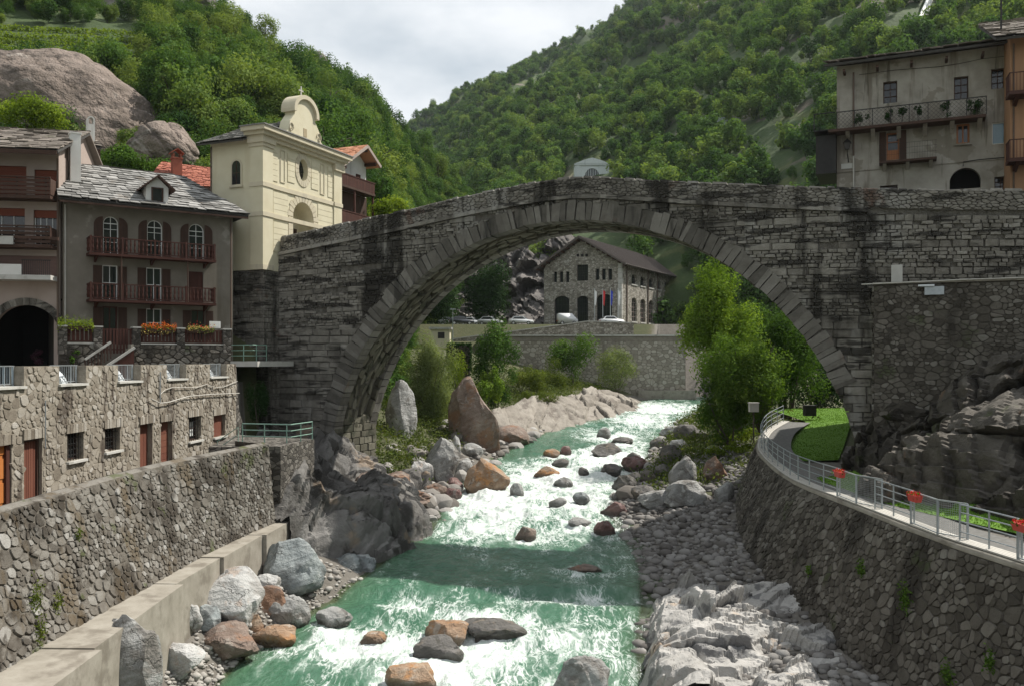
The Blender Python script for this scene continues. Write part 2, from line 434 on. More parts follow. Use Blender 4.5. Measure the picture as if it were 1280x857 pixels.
# rocks
ROCKB = dict(bump=.75, bscale=5, bdist=.10)
def rock_mat(name, cols, stain, vein, bscale=4.0):
    """weathered boulder: patchy colour, strata, cracks and lichen spots in the stone itself"""
    m, nt, p, o = new_mat(name)
    tcn = nt.nodes.new('ShaderNodeTexCoord'); vec = tcn.outputs['Object']
    oi = nt.nodes.new('ShaderNodeObjectInfo')
    add = nt.nodes.new('ShaderNodeVectorMath'); add.operation = 'MULTIPLY_ADD'
    nt.links.new(oi.outputs['Random'], add.inputs[0]); add.inputs[1].default_value = (37, 19, 53); nt.links.new(vec, add.inputs[2])
    vec = add.outputs[0]
    rot = nt.nodes.new('ShaderNodeMapping'); rot.inputs['Rotation'].default_value = (.5, .35, .2); nt.links.new(vec, rot.inputs['Vector'])
    n1 = _noise(nt, .9, 6, .66, None, vec, .3)
    st = _noise(nt, 1.0, 4, .6, (.5, .7, 5.0), rot.outputs[0], .4)
    f = _math(nt, 'ADD', _math(nt, 'MULTIPLY', n1, 1.35), _math(nt, 'MULTIPLY', st, .75))
    f = _math(nt, 'ADD', f, _math(nt, 'MULTIPLY', _attr(nt, 'tone'), .3))
    f = _math(nt, 'SUBTRACT', f, .70, True)
    r = _ramp(nt, cols); nt.links.new(f, r.inputs[0]); c = r.outputs[0]
    def mask(sc, lo, hi, k, d=4):
        mr = nt.nodes.new('ShaderNodeMapRange'); mr.interpolation_type = 'SMOOTHSTEP'
        mr.inputs[1].default_value = lo; mr.inputs[2].default_value = hi; mr.inputs[4].default_value = k
        nt.links.new(_noise(nt, sc, d, .65, None, vec, .5), mr.inputs[0]); return mr.outputs[0]
    c = _mix(nt, mask(.7, .50, .62, .75), c, stain)
    c = _mix(nt, mask(1.7, .56, .66, .6), c, vein)
    v = nt.nodes.new('ShaderNodeTexVoronoi'); v.feature = 'DISTANCE_TO_EDGE'; v.inputs['Scale'].default_value = .8
    wv = nt.nodes.new('ShaderNodeVectorMath'); wv.operation = 'MULTIPLY_ADD'
    nz = nt.nodes.new('ShaderNodeTexNoise'); nz.inputs['Scale'].default_value = 2.0; nz.inputs['Detail'].default_value = 4; nt.links.new(vec, nz.inputs['Vector'])
    nt.links.new(nz.outputs['Color'], wv.inputs[0]); wv.inputs[1].default_value = (.9, .9, .9); nt.links.new(rot.outputs[0], wv.inputs[2])
    nt.links.new(wv.outputs[0], v.inputs['Vector'])
    cr = nt.nodes.new('ShaderNodeMapRange'); cr.inputs[1].default_value = 0; cr.inputs[2].default_value = .022; cr.inputs[3].default_value = .6; cr.inputs[4].default_value = 0
    nt.links.new(v.outputs['Distance'], cr.inputs[0])
    crk = _math(nt, 'MULTIPLY', cr.outputs[0], mask(.8, .50, .60, 1.0, 2))
    c = _mix(nt, crk, c, (.05, .046, .04))
    wet = _attr(nt, 'wet')
    c = _mix(nt, _math(nt, 'MULTIPLY', wet, .72), c, (.028, .024, .018))
    nt.links.new(c, p.inputs['Base Color']); p.inputs['Specular IOR Level'].default_value = .4
    rg = _math(nt, 'MULTIPLY_ADD', wet, -.55); rg.node.inputs[2].default_value = .85; nt.links.new(rg, p.inputs['Roughness'])
    b = nt.nodes.new('ShaderNodeBump'); b.inputs['Strength'].default_value = .9; b.inputs['Distance'].default_value = .16
    hgt = _math(nt, 'SUBTRACT', _math(nt, 'ADD', _noise(nt, bscale, 5, .68, None, vec), _math(nt, 'MULTIPLY', st, .6)), _math(nt, 'MULTIPLY', crk, .5))
    nt.links.new(hgt, b.inputs['Height']); nt.links.new(b.outputs[0], p.inputs['Normal'])
rock_mat('rock_grey', [(.10,.098,.092), (.22,.218,.21), (.34,.338,.33), (.47,.47,.46)], (.14,.125,.11), (.50,.50,.48))
rock_mat('rock_white', [(.20,.20,.195), (.36,.36,.35), (.49,.485,.475), (.60,.60,.585)], (.26,.245,.23), (.36,.27,.21))
rock_mat('rock_blue', [(.11,.125,.13), (.21,.235,.24), (.33,.355,.355), (.46,.475,.47)], (.12,.125,.125), (.45,.46,.45))
rock_mat('rock_brown', [(.07,.05,.041), (.155,.112,.09), (.25,.195,.163), (.36,.31,.275)], (.25,.135,.08), (.30,.27,.24))
rock_mat('rock_orange', [(.12,.075,.048), (.25,.16,.10), (.35,.25,.175), (.42,.36,.29)], (.40,.185,.06), (.40,.37,.33))
rock_mat('rock_red', [(.07,.038,.036), (.15,.078,.072), (.23,.145,.133), (.31,.25,.235)], (.10,.06,.055), (.30,.27,.25))
rock_mat('rock_dark', [(.04,.037,.034), (.095,.089,.083), (.165,.156,.147), (.25,.24,.23)], (.05,.047,.036), (.22,.18,.14))
M('cobble', [(.065,.058,.053), (.13,.12,.112), (.20,.19,.18), (.29,.28,.27)], 2, .8, bump=.4, bscale=12, bdist=.03)
M('bedrock_bright', [(.14,.137,.133), (.30,.29,.275), (.42,.405,.385), (.52,.505,.485)], .9, .45, bump=.8, bscale=6, bdist=.10,
  stains=(((.10,.10,.105), .58, .70, .7, None, .75), ((.46,.33,.22), .64, .78, .5, None, .5)))
M('bedrock_slab', [(.12,.105,.088), (.24,.215,.185), (.36,.33,.29)], .8, .45, bump=.8, bscale=5, bdist=.10, stains=(((.12,.10,.085), .58, .74, .5, (1,.4,1.5), .7),))
M('cliff', [(.016,.014,.012), (.05,.044,.037), (.10,.09,.077), (.17,.155,.137)], .9, .5, bump=.9, bscale=4, bdist=.14,
  stains=(((.022,.018,.015), .56, .74, .5, (1,1,.5), .8), ((.06,.075,.025), .66, .80, .4, None, .6), ((.19,.11,.065), .68, .82, .5, None, .5)))
M('dome_rock', [(.07,.055,.047), (.15,.12,.10), (.24,.193,.165), (.36,.31,.275)], .35, .2, bump=1.0, bscale=1.2, bdist=.7,
  stains=(((.085,.068,.058), .54, .72, .30, (1,1,2.5), .8), ((.42,.38,.34), .66, .80, .22, (1,1,2.2), .6)))
M('far_rock', [(.10,.09,.085), (.19,.175,.16), (.29,.27,.25)], .15, 0, bump=.8, bscale=.6, bdist=.8)
M('dark_cliff', [(.04,.037,.035), (.11,.10,.095), (.22,.205,.19)], .4, .3, bump=.9, bscale=1.5, bdist=.3, stains=(((.36,.33,.30), .66, .78, .35, (1,1,.5), .6),))
M('riverbed', [(.10,.09,.077), (.19,.175,.155), (.105,.10,.055), (.055,.07,.028)], 3, .72, bump=.8, bscale=8, bdist=.08)
M('gravel', [(.20,.185,.165), (.34,.32,.295), (.46,.44,.41)], 10, .6, bump=.6, bscale=20, bdist=.03)
M('earth', [(.035,.05,.018), (.06,.085,.028), (.10,.115,.05)], .25, 0, bump=.6, bscale=2, bdist=.2)
M('hill_earth', [(.03,.05,.018), (.055,.085,.03), (.09,.115,.05)], .12, 0, bump=.8, bscale=.8, bdist=.5,
  stains=(((.17,.145,.12), .60, .68, .035, None, .85), ((.14,.15,.06), .60, .7, .06, None, .5)))
M('lawn', [(.06,.13,.012), (.10,.20,.02), (.14,.25,.03)], 1.2, .4, bump=.4, bscale=20, bdist=.03)
M('bark', [(.04,.032,.025), (.09,.075,.06), (.14,.12,.10)], 6, 0, bump=.7, bscale=14, bdist=.03, stretch=(1,1,.25))
leaf_mat('leaf_bright', (.07,.13,.015), (.14,.235,.03), (.24,.33,.055), .4, .2)
leaf_mat('leaf_mid', (.035,.08,.014), (.075,.145,.025), (.14,.225,.045), .35, .4)
leaf_mat('leaf_forest', (.022,.06,.020), (.075,.145,.036), (.22,.28,.075), .34, .68)
leaf_mat('leaf_far', (.036,.085,.030), (.088,.165,.046), (.20,.27,.075), .34, .65)
leaf_mat('leaf_dark', (.014,.034,.012), (.028,.062,.018), (.05,.095,.028), .25, .3)
leaf_mat('leaf_willow', (.09,.13,.05), (.17,.22,.09), (.28,.33,.16), .4, .2)
leaf_mat('leaf_vine', (.09,.15,.014), (.17,.245,.026), (.27,.34,.05), .4, .2)
leaf_mat('leaf_ivy', (.025,.06,.012), (.05,.11,.02), (.09,.16,.035), .25, .3)
leaf_mat('leaf_grass', (.06,.09,.012), (.11,.15,.025), (.19,.21,.05), .3, .2)
leaf_mat('leaf_purple', (.03,.012,.02), (.055,.022,.035), (.08,.035,.05), .2, .2)

# ------------------------------------------------------------------ masonry
def clip_poly(P, a, b, c):
    """keep a*x + b*y <= c"""
    out = []
    n = len(P)
    for i in range(n):
        p, q = P[i], P[(i+1) % n]
        dp, dq = a*p[0]+b*p[1]-c, a*q[0]+b*q[1]-c
        if dp <= 0: out.append(p)
        if (dp < 0 and dq > 0) or (dp > 0 and dq < 0):
            t = dp / (dp - dq)
            out.append((p[0]+(q[0]-p[0])*t, p[1]+(q[1]-p[1])*t))
    return out
def voronoi_cells(U, V, cu, cv, jit, rng, drop=.2, big=0.0):
    """irregular stone outlines; big is the share of seeds that grow into large stones among small ones"""
    nu, nv = max(2, round(U / cu)), max(2, round(V / cv))
    su, sv = U / nu, V / nv
    k = su / sv                          # compare distances in a space where cells are square
    S = {}
    for j in range(-3, nv + 3):
        off = rng.random()
        for i in range(-3, nu + 3):
            if rng.random() < drop: continue
            S[i, j] = ((i + .5 + (off - .5) * .9 + rng.uniform(-jit, jit)) * su, (j + .5 + rng.uniform(-jit, jit) * .85) * sv)
    if big:
        for key in list(S):
            if key in S and rng.random() < big:
                x, y = S[key]; R = rng.uniform(1.0, 2.1)*su
                for di in range(-3, 4):
                    for dj in range(-3, 4):
                        q = S.get((key[0]+di, key[1]+dj))
                        if (di or dj) and q and (q[0]-x)**2 + ((q[1]-y)*k)**2 < R*R: del S[key[0]+di, key[1]+dj]
    res = []
    w = 4 if big else 3
    for j in range(nv):
        for i in range(nu):
            if (i, j) not in S: continue
            x, y = S[i, j]
            P = [(max(0, x-3*su), max(0, y-3*sv)), (min(U, x+3*su), max(0, y-3*sv)), (min(U, x+3*su), min(V, y+3*sv)), (max(0, x-3*su), min(V, y+3*sv))]
            nb = []
            for dj in range(-w, w+1):
                for di in range(-w, w+1):
                    if di or dj:
                        q = S.get((i+di, j+dj))
                        if q: nb.append(((q[0]-x)**2 + ((q[1]-y)*k)**2, q))
            nb.sort()
            for d2, q in nb:
                if d2 > 4 * max((p[0]-x)**2 + ((p[1]-y)*k)**2 for p in P): break
                P = clip_poly(P, q[0]-x, (q[1]-y)*k*k, (q[0]**2 - x*x)/2 + (q[1]**2 - y*y)*k*k/2)
                if len(P) < 3: break
            if len(P) >= 3: res.append(P)
    return res
def stone_shape(P, gap, depth, rng, rounding=True):
    """list of (u, v, height) plus faces for one stone on outline P"""
    n = len(P)
    cx, cy = sum(p[0] for p in P)/n, sum(p[1] for p in P)/n
    A = abs(sum(P[i][0]*P[(i+1) % n][1]-P[(i+1) % n][0]*P[i][1] for i in range(n)))/2
    if A < 1e-4: return None
    size = math.sqrt(A)
    Q = P
    if rounding:
        Q = []
        for i in range(n):
            p, q = P[i], P[(i+1) % n]
            L = math.hypot(q[0]-p[0], q[1]-p[1])
            if L < size * .12: Q.append(((p[0]+q[0])/2, (p[1]+q[1])/2)); continue
            Q.append((p[0]*.76+q[0]*.24, p[1]*.76+q[1]*.24)); Q.append((p[0]*.24+q[0]*.76, p[1]*.24+q[1]*.76))
    m = len(Q)
    if m < 3: return None
    def sc(f): return [(cx+(p[0]-cx)*f, cy+(p[1]-cy)*f) for p in Q]
    k1 = max(.5, 1 - gap/size)
    d = depth * rng.uniform(.35, 1.3)
    tu, tv = rng.uniform(-.18, .18)*depth/size*2, rng.uniform(-.18, .18)*depth/size*2
    vs = [(u, v, -.05) for u, v in sc(k1)]
    k2 = k1 * rng.uniform(.84, .95)
    vs += [(u, v, d*.92 + tu*(u-cx) + tv*(v-cy) + rng.uniform(-.08, .08)*depth) for u, v in sc(k2)]
    vs.append((cx, cy, d))
    fs = [(i, (i+1) % m, m+(i+1) % m, m+i) for i in range(m)] + [(m+i, m+(i+1) % m, 2*m) for i in range(m)]
    return vs, fs, A, (cx, cy)
def masonry(parent, cells, surf, gap, depth, mat, nparts, rng, skip=None, tone=(0, 1), world=None, name='stone', stuff='rubble_infill', rounding=True, tonefn=None):
    """stones on outlines cells; surf(u,v,h) -> point in the parent's space. The nparts largest in view are parts of their own."""
    L = []
    for P in cells:
        n = len(P); c = (sum(p[0] for p in P)/n, sum(p[1] for p in P)/n)
        if skip and skip(c[0], c[1]): continue
        r = stone_shape(P, gap, depth, rng, rounding)
        if r is None: continue
        p = Vector(surf(c[0], c[1], 0))
        if world is not None: p = world @ p
        L.append((r[2] / max(1, p.y) ** 2 * (0 if p.y < 5 or abs((p.x)/max(p.y, .1)) > .60 or (p.z/max(p.y, .1)) < -.39 else 1), r))
    L.sort(key=lambda q: -q[0])
    J = MB()
    for k, (w, (vs, fs, A, c)) in enumerate(L):
        pts = [surf(u, v, h) for u, v, h in vs]
        t = tonefn(c, rng) if tonefn else rng.uniform(*tone)
        if k < nparts and w > 0:
            MB().add(pts, fs, t).build(name, mat, parent, recalc=False)
        else: J.add(pts, fs, t)
    if J.v:
        o = J.build(stuff, mat, parent, recalc=False)
        o['kind'] = 'stuff'
    return len(L)
def sheet(name, rows, mat, parent=None, tone=None, smooth_shade=False):
    """surface through rows of points (all rows equally long)"""
    A = np.array([[tuple(p) for p in r] for r in rows])
    me = np_mesh(name, A.reshape(-1, 3), grid_faces(A.shape[0], A.shape[1]), tone, None, smooth_shade)
    return link(name, me, mat, parent)
def polyline(pts):
    P = [Vector(p) for p in pts]
    L = [0]
    for i in range(1, len(P)): L.append(L[-1] + (P[i]-P[i-1]).length)
    def f(u):
        u = min(max(u, 0), L[-1])
        for i in range(1, len(P)):
            if u <= L[i] or i == len(P)-1:
                return P[i-1].lerp(P[i], (u-L[i-1])/max(1e-9, L[i]-L[i-1]))
    return f, L[-1]
def spline(pts, n=8):
    """Catmull-Rom refinement of a polyline"""
    P = [Vector(p) for p in pts]
    out = []
    for i in range(len(P)-1):
        a, b, c, d = P[max(i-1,0)], P[i], P[i+1], P[min(i+2, len(P)-1)]
        for k in range(n):
            t = k/n
            out.append(.5*((2*b)+(c-a)*t+(2*a-5*b+4*c-d)*t*t+(3*b-a-3*c+d)*t**3))
    out.append(P[-1])
    return out
# ================================================================== THE GROUND AND THE RIVER
_D  = [-40, 20, 33, 36, 40, 46, 50, 55, 60, 66, 75, 85, 95, 105, 118, 135, 170, 260]
_XL = [-11, -10.8, -10.9, -10.4, -8.8, -7.2, -6.4, -4.8, -4.7, -3.9, -2, 0, 3.5, 9.6, 16, 20.2, 45, 130]
_XR = [4, 4.4, 4.8, 5.1, 5.9, 6.7, 6.9, 6.5, 6.6, 8.2, 11, 13.6, 16.5, 20, 25, 32, 70, 170]
_DZ = [-40, 20, 33, 40, 46, 52, 60, 70, 80, 90, 105, 120, 135, 180, 260]
_WZ = [-14.2, -12.6, -12.0, -11.5, -11.1, -10.7, -10.1, -9.4, -8.8, -8.2, -7.3, -6.7, -6.2, -4.9, -3]
DROPS = [(124, .55, 1.6), (101, .5, 1.5), (77, .35, 1.4), (67, .3, 1.2), (58, .35, 1.3), (42.3, .42, .8), (36.6, .25, .8)]
def wz0(D): return np.interp(D, _DZ, _WZ)
def wz(D):
    z = wz0(D)
    for d0, h, w in DROPS:
        z = z + h * (smooth(d0 - w, d0 + w, D) - smooth(d0 - 7, d0 + 7, D))
    return z
def xl(D): return np.interp(D, _D, _XL)
def xr(D): return np.interp(D, _D, _XR)
def on_water(px, py):
    """point of the river surface seen at a pixel"""
    D = np.linspace(25, 200, 3500)
    k = int(np.argmin(np.abs((HY - wz0(D) * FPX / D) - py)))
    return Vector((Xat(px, D[k]), D[k], float(wz0(D[k]))))

# left river wall: foot and crest; terrace wall line; right river wall: foot and crest
LW_TOP  = [(-15.3, 14, -4.45), (-14.8, 25, -4.4), (-14.6, 31, -4.35), (-14.3, 35, -4.3), (-13.3, 39.8, -4.25), (-12.25, 43.9, -4.2)]
LW_FOOT = [(-14.0, 14, -8.5), (-13.6, 25, -8.4), (-13.4, 30, -8.35), (-13.1, 36, -8.3), (-12.7, 40, -8.3), (-12.0, 44.4, -8.3)]
TW_LINE = [(-18.6, 16), (-17.8, 30), (-16.6, 52.5)]
RW_TOP  = [(16.6, 14, -6.05), (15.06, 25.7, -6.0), (14.5, 29.8, -6.0), (14.25, 36.2, -6.0), (14.0, 42.5, -6.0), (14.4, 47, -6.0), (15.2, 53, -5.85), (16.0, 57, -5.55), (17.6, 61, -5.0), (20.2, 65.5, -4.6)]
RW_FOOT = [(14.6, 14, -12.2), (13.3, 25.7, -11.9), (12.85, 30, -11.6), (12.4, 37, -11.3), (12.1, 43, -11.0), (12.5, 48, -10.7), (13.6, 54, -9.9), (14.8, 58, -9.2), (16.6, 62, -8.4), (19.4, 67, -7.4)]
def _ix(pts, D): return np.interp(D, [p[1] for p in pts], [p[0] for p in pts])
def _iz(pts, D): return np.interp(D, [p[1] for p in pts], [p[2] for p in pts])
def gz(X, D):
    """height of the ground"""
    X = np.asarray(X, float); D = np.asarray(D, float)
    w = wz(D); l = xl(D); r = xr(D)
    half = np.maximum((r - l) / 2, 1)
    depth = 1.3 * np.sqrt(np.clip(1 - ((X - (l + r) / 2) / half) ** 2, 0, 1)) + .12
    z = w - depth + .12 * fbm(X*.7, D*.7, 3.1, 3)
    dl, dr = l - X, X - r
    # banks
    near = 1 - smooth(44, 50, D)
    zl = np.where(dl > 0, w - .12 + np.minimum(dl * np.interp(D, [20, 38, 46, 52, 60, 80, 90, 130], [1.3, .9, .3, .22, .3, .42, .24, .26]), np.interp(D, [28, 36, 46, 56, 70, 95, 125, 140], [2.2, 1.7, 1.2, 2.2, 8, 8.5, 9, 9])), z)
    zl = np.where((dl > 0) & (D > 60), np.minimum(zl, 1.55), zl)
    zl = zl + np.where(dl > .6, .22 * fbm(X*.5, D*.5, 8.0, 3), 0)
    zr = np.where(dr > 0, w - .12 + np.minimum(dr * np.interp(D, [20, 40, 56, 75, 100], [.12, .13, .2, .28, .35]), np.interp(D, [30, 60, 90, 120], [1.0, 2.0, 3.2, 5])), z)
    z = np.where(dl > 0, zl, np.where(dr > 0, zr, z))
    # left side: path behind the river wall, terrace behind the terrace wall
    lw, tw = _ix(LW_TOP, D), _ix(TW_LINE + [(-16.6, 60)], D) if False else np.interp(D, [p[1] for p in TW_LINE], [p[0] for p in TW_LINE])
    inl = (D < 47) & (X < np.minimum(lw - .75, -11.4))
    z = np.where(inl, -5.25, z)
    z = np.where((D < 56) & (X < tw - .75), -1.45, z)
    z = np.where((D >= 56) & (X < -17.6), np.maximum(z, -1.45 + smooth(58, 66, D) * 7.5), z)
    # right side: path and lawn behind the river wall
    rw, rz = _ix(RW_TOP, D), _iz(RW_TOP, D)
    z = np.where((D < 72) & (X > rw + .5), rz - .12 + np.clip((X - rw - 3.2) * .06, 0, .3)*smooth(52, 49, D) - .14*smooth(50, 53, D), z)
    # terraces in front of the power station
    z = np.where((D > 138.8) & (X > -30) & (X < 24), 3.0, z)
    z = np.where((D > 143.8) & (X > -60) & (X < 42), 5.9, z)
    return z

gx = np.concatenate([np.arange(-70, -20, 2.0), np.arange(-20, 26, .42), np.arange(26, 92, 2.0)])
gd = np.concatenate([np.arange(-40, 24, 2.0), np.arange(24, 72, .45), np.arange(72, 150, .8), np.arange(150, 190, 3.0)])
GX, GD = np.meshgrid(gx, gd, indexing='ij')
GZ = gz(GX, GD)
GT = np.clip(np.where(GD > 58, smooth(1.8, 4.5, np.maximum(xl(GD) - GX, GX - xr(GD))), 0) + .25*fbm(GX*.2, GD*.2, 4, 3), 0, 1)
me = np_mesh('riverbank', np.stack([GX, GD, GZ], -1).reshape(-1, 3), grid_faces(len(gx), len(gd)), GT.ravel(), None, True)
tag(link('riverbank', me, 'riverbed'), kind='structure')
S = 1500.0
g = MB().add([(-S, -S, -15), (S, -S, -15), (S, S, -15), (-S, S, -15)], [(0, 1, 2, 3)]).build('ground', 'earth')
tag(g, kind='structure')

# ---------------------------------------------------------------- the river surface
def make_river_material():
    m, nt, p, o = new_mat('river_water')
    fl = _attr(nt, 'flow', 'Vector')
    foam = _attr(nt, 'foam'); dep = _attr(nt, 'depth')
    n1 = _noise(nt, .8, 6, .6, (1.15, .5, 1), fl, 1.0)
    n2 = _noise(nt, 2.6, 5, .6, (1.2, .8, 1), fl, 1.2)
    s = _math(nt, 'ADD', _math(nt, 'MULTIPLY', _math(nt, 'SUBTRACT', n1, .5), 2.3), _math(nt, 'MULTIPLY', _math(nt, 'SUBTRACT', n2, .5), .75))
    # thin foam threads drawn out along the current
    rn = _noise(nt, 1.5, 5, .6, (1.5, .5, 1), fl, 1.6)
    rd = nt.nodes.new('ShaderNodeMapRange'); rd.inputs[1].default_value = 0; rd.inputs[2].default_value = .055; rd.inputs[3].default_value = 1; rd.inputs[4].default_value = 0
    nt.links.new(_math(nt, 'ABSOLUTE', _math(nt, 'SUBTRACT', rn, .5)), rd.inputs[0])
    msk = nt.nodes.new('ShaderNodeMapRange'); msk.inputs[1].default_value = .40; msk.inputs[2].default_value = .62
    nt.links.new(_math(nt, 'ADD', _noise(nt, .35, 3, .5, (1, .6, 1), fl, .5), _math(nt, 'MULTIPLY', foam, .25)), msk.inputs[0])
    s = _math(nt, 'ADD', s, _math(nt, 'MULTIPLY', _math(nt, 'MULTIPLY', rd.outputs[0], msk.outputs[0]), .62))
    a = _math(nt, 'ADD', foam, s)
    mr = nt.nodes.new('ShaderNodeMapRange'); mr.interpolation_type = 'SMOOTHSTEP'
    mr.inputs[1].default_value = .26; mr.inputs[2].default_value = 1.10
    nt.links.new(a, mr.inputs[0])
    f = mr.outputs[0]
    # milky aeration below the foam
    mr2 = nt.nodes.new('ShaderNodeMapRange'); mr2.inputs[1].default_value = .0; mr2.inputs[2].default_value = .9
    nt.links.new(a, mr2.inputs[0])
    cdeep = _ramp(nt, [(.10,.105,.055), (.070,.140,.080), (.048,.130,.080)], [0, .35, 1])
    nt.links.new(dep, cdeep.inputs[0])
    c = _mix(nt, _math(nt, 'MULTIPLY', mr2.outputs[0], .42), cdeep.outputs[0], (.34, .46, .385))
    fc = _ramp(nt, [(.44,.54,.48), (.62,.66,.64), (.76,.78,.77)], [0, .5, 1]); nt.links.new(_noise(nt, 2.2, 6, .7, (1, .8, 1), fl, .8), fc.inputs[0]); fc.color_ramp.elements[0].position = .36; fc.color_ramp.elements[2].position = .60
    c = _mix(nt, f, c, fc.outputs[0])
    nt.links.new(c, p.inputs['Base Color'])
    nt.links.new(_math(nt, 'MULTIPLY_ADD', f, .5), p.inputs['Roughness'])
    p.inputs['Roughness'].links[0].from_node.inputs[2].default_value = .10
    p.inputs['IOR'].default_value = 1.33
    b = nt.nodes.new('ShaderNodeBump'); b.inputs['Strength'].default_value = .6; b.inputs['Distance'].default_value = .22
    bn = _math(nt, 'ADD', _noise(nt, 2.4, 6, .6, (1.1, .8, 1), fl, .6), _math(nt, 'MULTIPLY', _noise(nt, 5.0, 5, .7, (1, .8, 1), fl, .5), .25))
    nt.links.new(bn, b.inputs['Height'])
    nt.links.new(b.outputs[0], p.inputs['Normal'])
    tr = nt.nodes.new('ShaderNodeBsdfTransparent'); tr.inputs[0].default_value = (.75, .88, .72, 1)
    al = nt.nodes.new('ShaderNodeMapRange'); al.inputs[1].default_value = 0; al.inputs[2].default_value = .55
    al.inputs[3].default_value = .25; al.inputs[4].default_value = 1.0
    nt.links.new(dep, al.inputs[0])
    mx = nt.nodes.new('ShaderNodeMixShader')
    nt.links.new(_math(nt, 'MAXIMUM', al.outputs[0], f), mx.inputs[0])
    nt.links.new(tr.outputs[0], mx.inputs[1]); nt.links.new(p.outputs[0], mx.inputs[2])
    nt.links.new(mx.outputs[0], o.inputs[0])
make_river_material()
FOAM = [  # X, D, reach across, reach along, amount
    (20, 121, 7, 12, .95), (16, 106, 5, 10, .85), (11, 92, 4, 8, .7), (8.5, 80, 4.6, 8, 1.0), (4, 70, 5.8, 7.5, 1.12), (-.5, 62, 5.0, 8, 1.12), (4.5, 62, 3.2, 8, .9),
    (-1.5, 55, 3.6, 4, .75), (2.5, 53, 3.5, 2.5, .45), (3.2, 41.2, 3.8, 1.2, .62), (-5, 41.0, 2.6, 1.4, .75), (-6.2, 36.3, 3.2, 3.0, .75), (-2.0, 34.2, 3.4, 3.5, .66), (-1.2, 38.7, 3, 1.2, .6),
    (2.4, 36.5, 2.6, 3, .45), (3.5, 33, 2.5, 2, .3), (0, 46.5, 3, 1.2, .25)]
CALM = [(2, 87, 3.8, 5.5, .9), (-1, 82, 2, 3, .6), (-.5, 47.5, 6, 2.0, .15), (1, 44.0, 6, 1.4, .25), (-7.2, 41.5, 1.2, 2.5, .8), (-5, 48.5, 1.8, 3, .4), (-9.5, 37, 1.0, 3, .6)]
ROCKFOAM = []
def build_river():
    dv = np.concatenate([np.arange(24, 70, .13), np.arange(70, 130, .30), np.arange(130, 215, .9)])
    nu = 170
    t = np.linspace(-.18, 1.18, nu)
    L, Rr = xl(dv), xr(dv)
    X = L[:, None] + (Rr - L)[:, None] * t[None, :]
    D = np.repeat(dv[:, None], nu, 1)
    foam = np.full_like(X, .12)
    for (x, d, rx, rd, a) in FOAM: foam = np.maximum(foam, a * np.exp(-(((X-x)/rx)**2 + ((D-d)/rd)**2)*1.1))
    for (x, d, rx, rd, a) in CALM: foam = foam - a * np.exp(-(((X-x)/rx)**2 + ((D-d)/rd)**2)*1.1)
    for (x, d, r) in ROCKFOAM:
        q = np.exp(-(((X-x)/(r*1.15))**2 + ((D-(d-r*.55))/(r*1.3))**2))
        foam = np.maximum(foam, foam + .5*q)
    foam = np.clip(foam, -.2, 1.35)
    turb = np.clip(foam, .08, 1)
    along = np.cumsum(np.concatenate([[0], np.diff(dv)]))[:, None] + 0*X
    wX = X + .5*fbm(X*.5, D*.3, 1.7, 2)
    h = np.clip(turb, .22, 1)*(.60*fbm(wX*.6, along*.5, 0, 5, .62) + .14*fbm(wX*2.2, along*1.8, 4.4, 3)) + .08*fbm(X*.9, along*.6, 2.2, 3)
    foam = foam + .55*np.clip(h, -.1, .5)
    # short standing waves behind the drops
    for d0, hh, w in DROPS:
        e = np.exp(-((D-(d0-2.2)+.8*fbm(X*.35, 0*X, d0, 2))/1.0)**2)
        h = h + hh*.55*e*(.6+.8*vnoise(X*.8, D*.3, d0))
    Z = wz(D) + h
    dep = np.clip((wz(D) - gz(X, D)) * .95, 0, 1)
    V = np.stack([X, D, Z], -1).reshape(-1, 3)
    flow = np.stack([X, along, 0*X], -1).reshape(-1, 3)
    me = np_mesh('river', V, grid_faces(len(dv), nu), None, dict(foam=foam.ravel(), depth=dep.ravel(), flow=flow), True)
    tag(link('river', me, 'river_water'), kind='structure')
def wsurf(X, D): return float(wz(np.array(D)))

# ---------------------------------------------------------------- hillsides
def hill_mesh(name, cols, kb, mat, nD, rough, seed, back=None):
    """cols: (px, base depth, base z, ridge depth, skyline pixel y of the bare ground) from left to right"""
    c = np.array(cols, float)
    px = np.linspace(c[0, 0], c[-1, 0], kb)
    Db, zb, Dr, ys = [np.interp(px, c[:, 0], c[:, k]) for k in (1, 2, 3, 4)]
    zr = (HY - ys) / FPX * Dr
    t = np.concatenate([np.linspace(0, 1, nD), np.linspace(1.08, 2.0, 12)])
    T = t[None, :]
    Dm = Db[:, None] + (Dr - Db)[:, None] * T
    prof = np.where(T <= 1, T ** .92, 1 - (T - 1) * .25)
    Z = zb[:, None] + (zr - zb)[:, None] * prof
    X = (px[:, None] - CX) / FPX * Dm
    amp = rough * (Dm / 150) * np.clip(np.minimum(T * 6, 1), 0, 1) * np.where(T <= 1, np.clip((1 - T) * 5 + .25, 0, 1), 1)
    Z = Z + amp * (fbm(X*.018 + seed, Dm*.018, seed, 5, .55) + .25 * fbm(X*.09, Dm*.09, seed+2, 3))
    Z[:, 0] -= 22
    V = np.stack([X, Dm, Z], -1)
    me = np_mesh(name, V.reshape(-1, 3), grid_faces(kb, len(t)), None, None, True)
    tag(link(name, me, mat), kind='structure')
    return V, nD
LEFT_COLS = [(-900, 60, 0, 150, -120), (-300, 70, 0, 165, -60), (0, 72, 2, 172, -40), (180, 74, 4, 178, -10), (270, 76, 7, 185, 30), (330, 78, 8, 195, 72), (400, 80, 8, 205, 112), (450, 84, 8, 215, 140),
             (490, 92, 7, 226, 175), (515, 150, 7, 232, 196), (560, 172, 6, 250, 232), (590, 180, 5, 262, 262), (606, 190, 4, 262, 330), (620, 196, 4, 240, 430)]
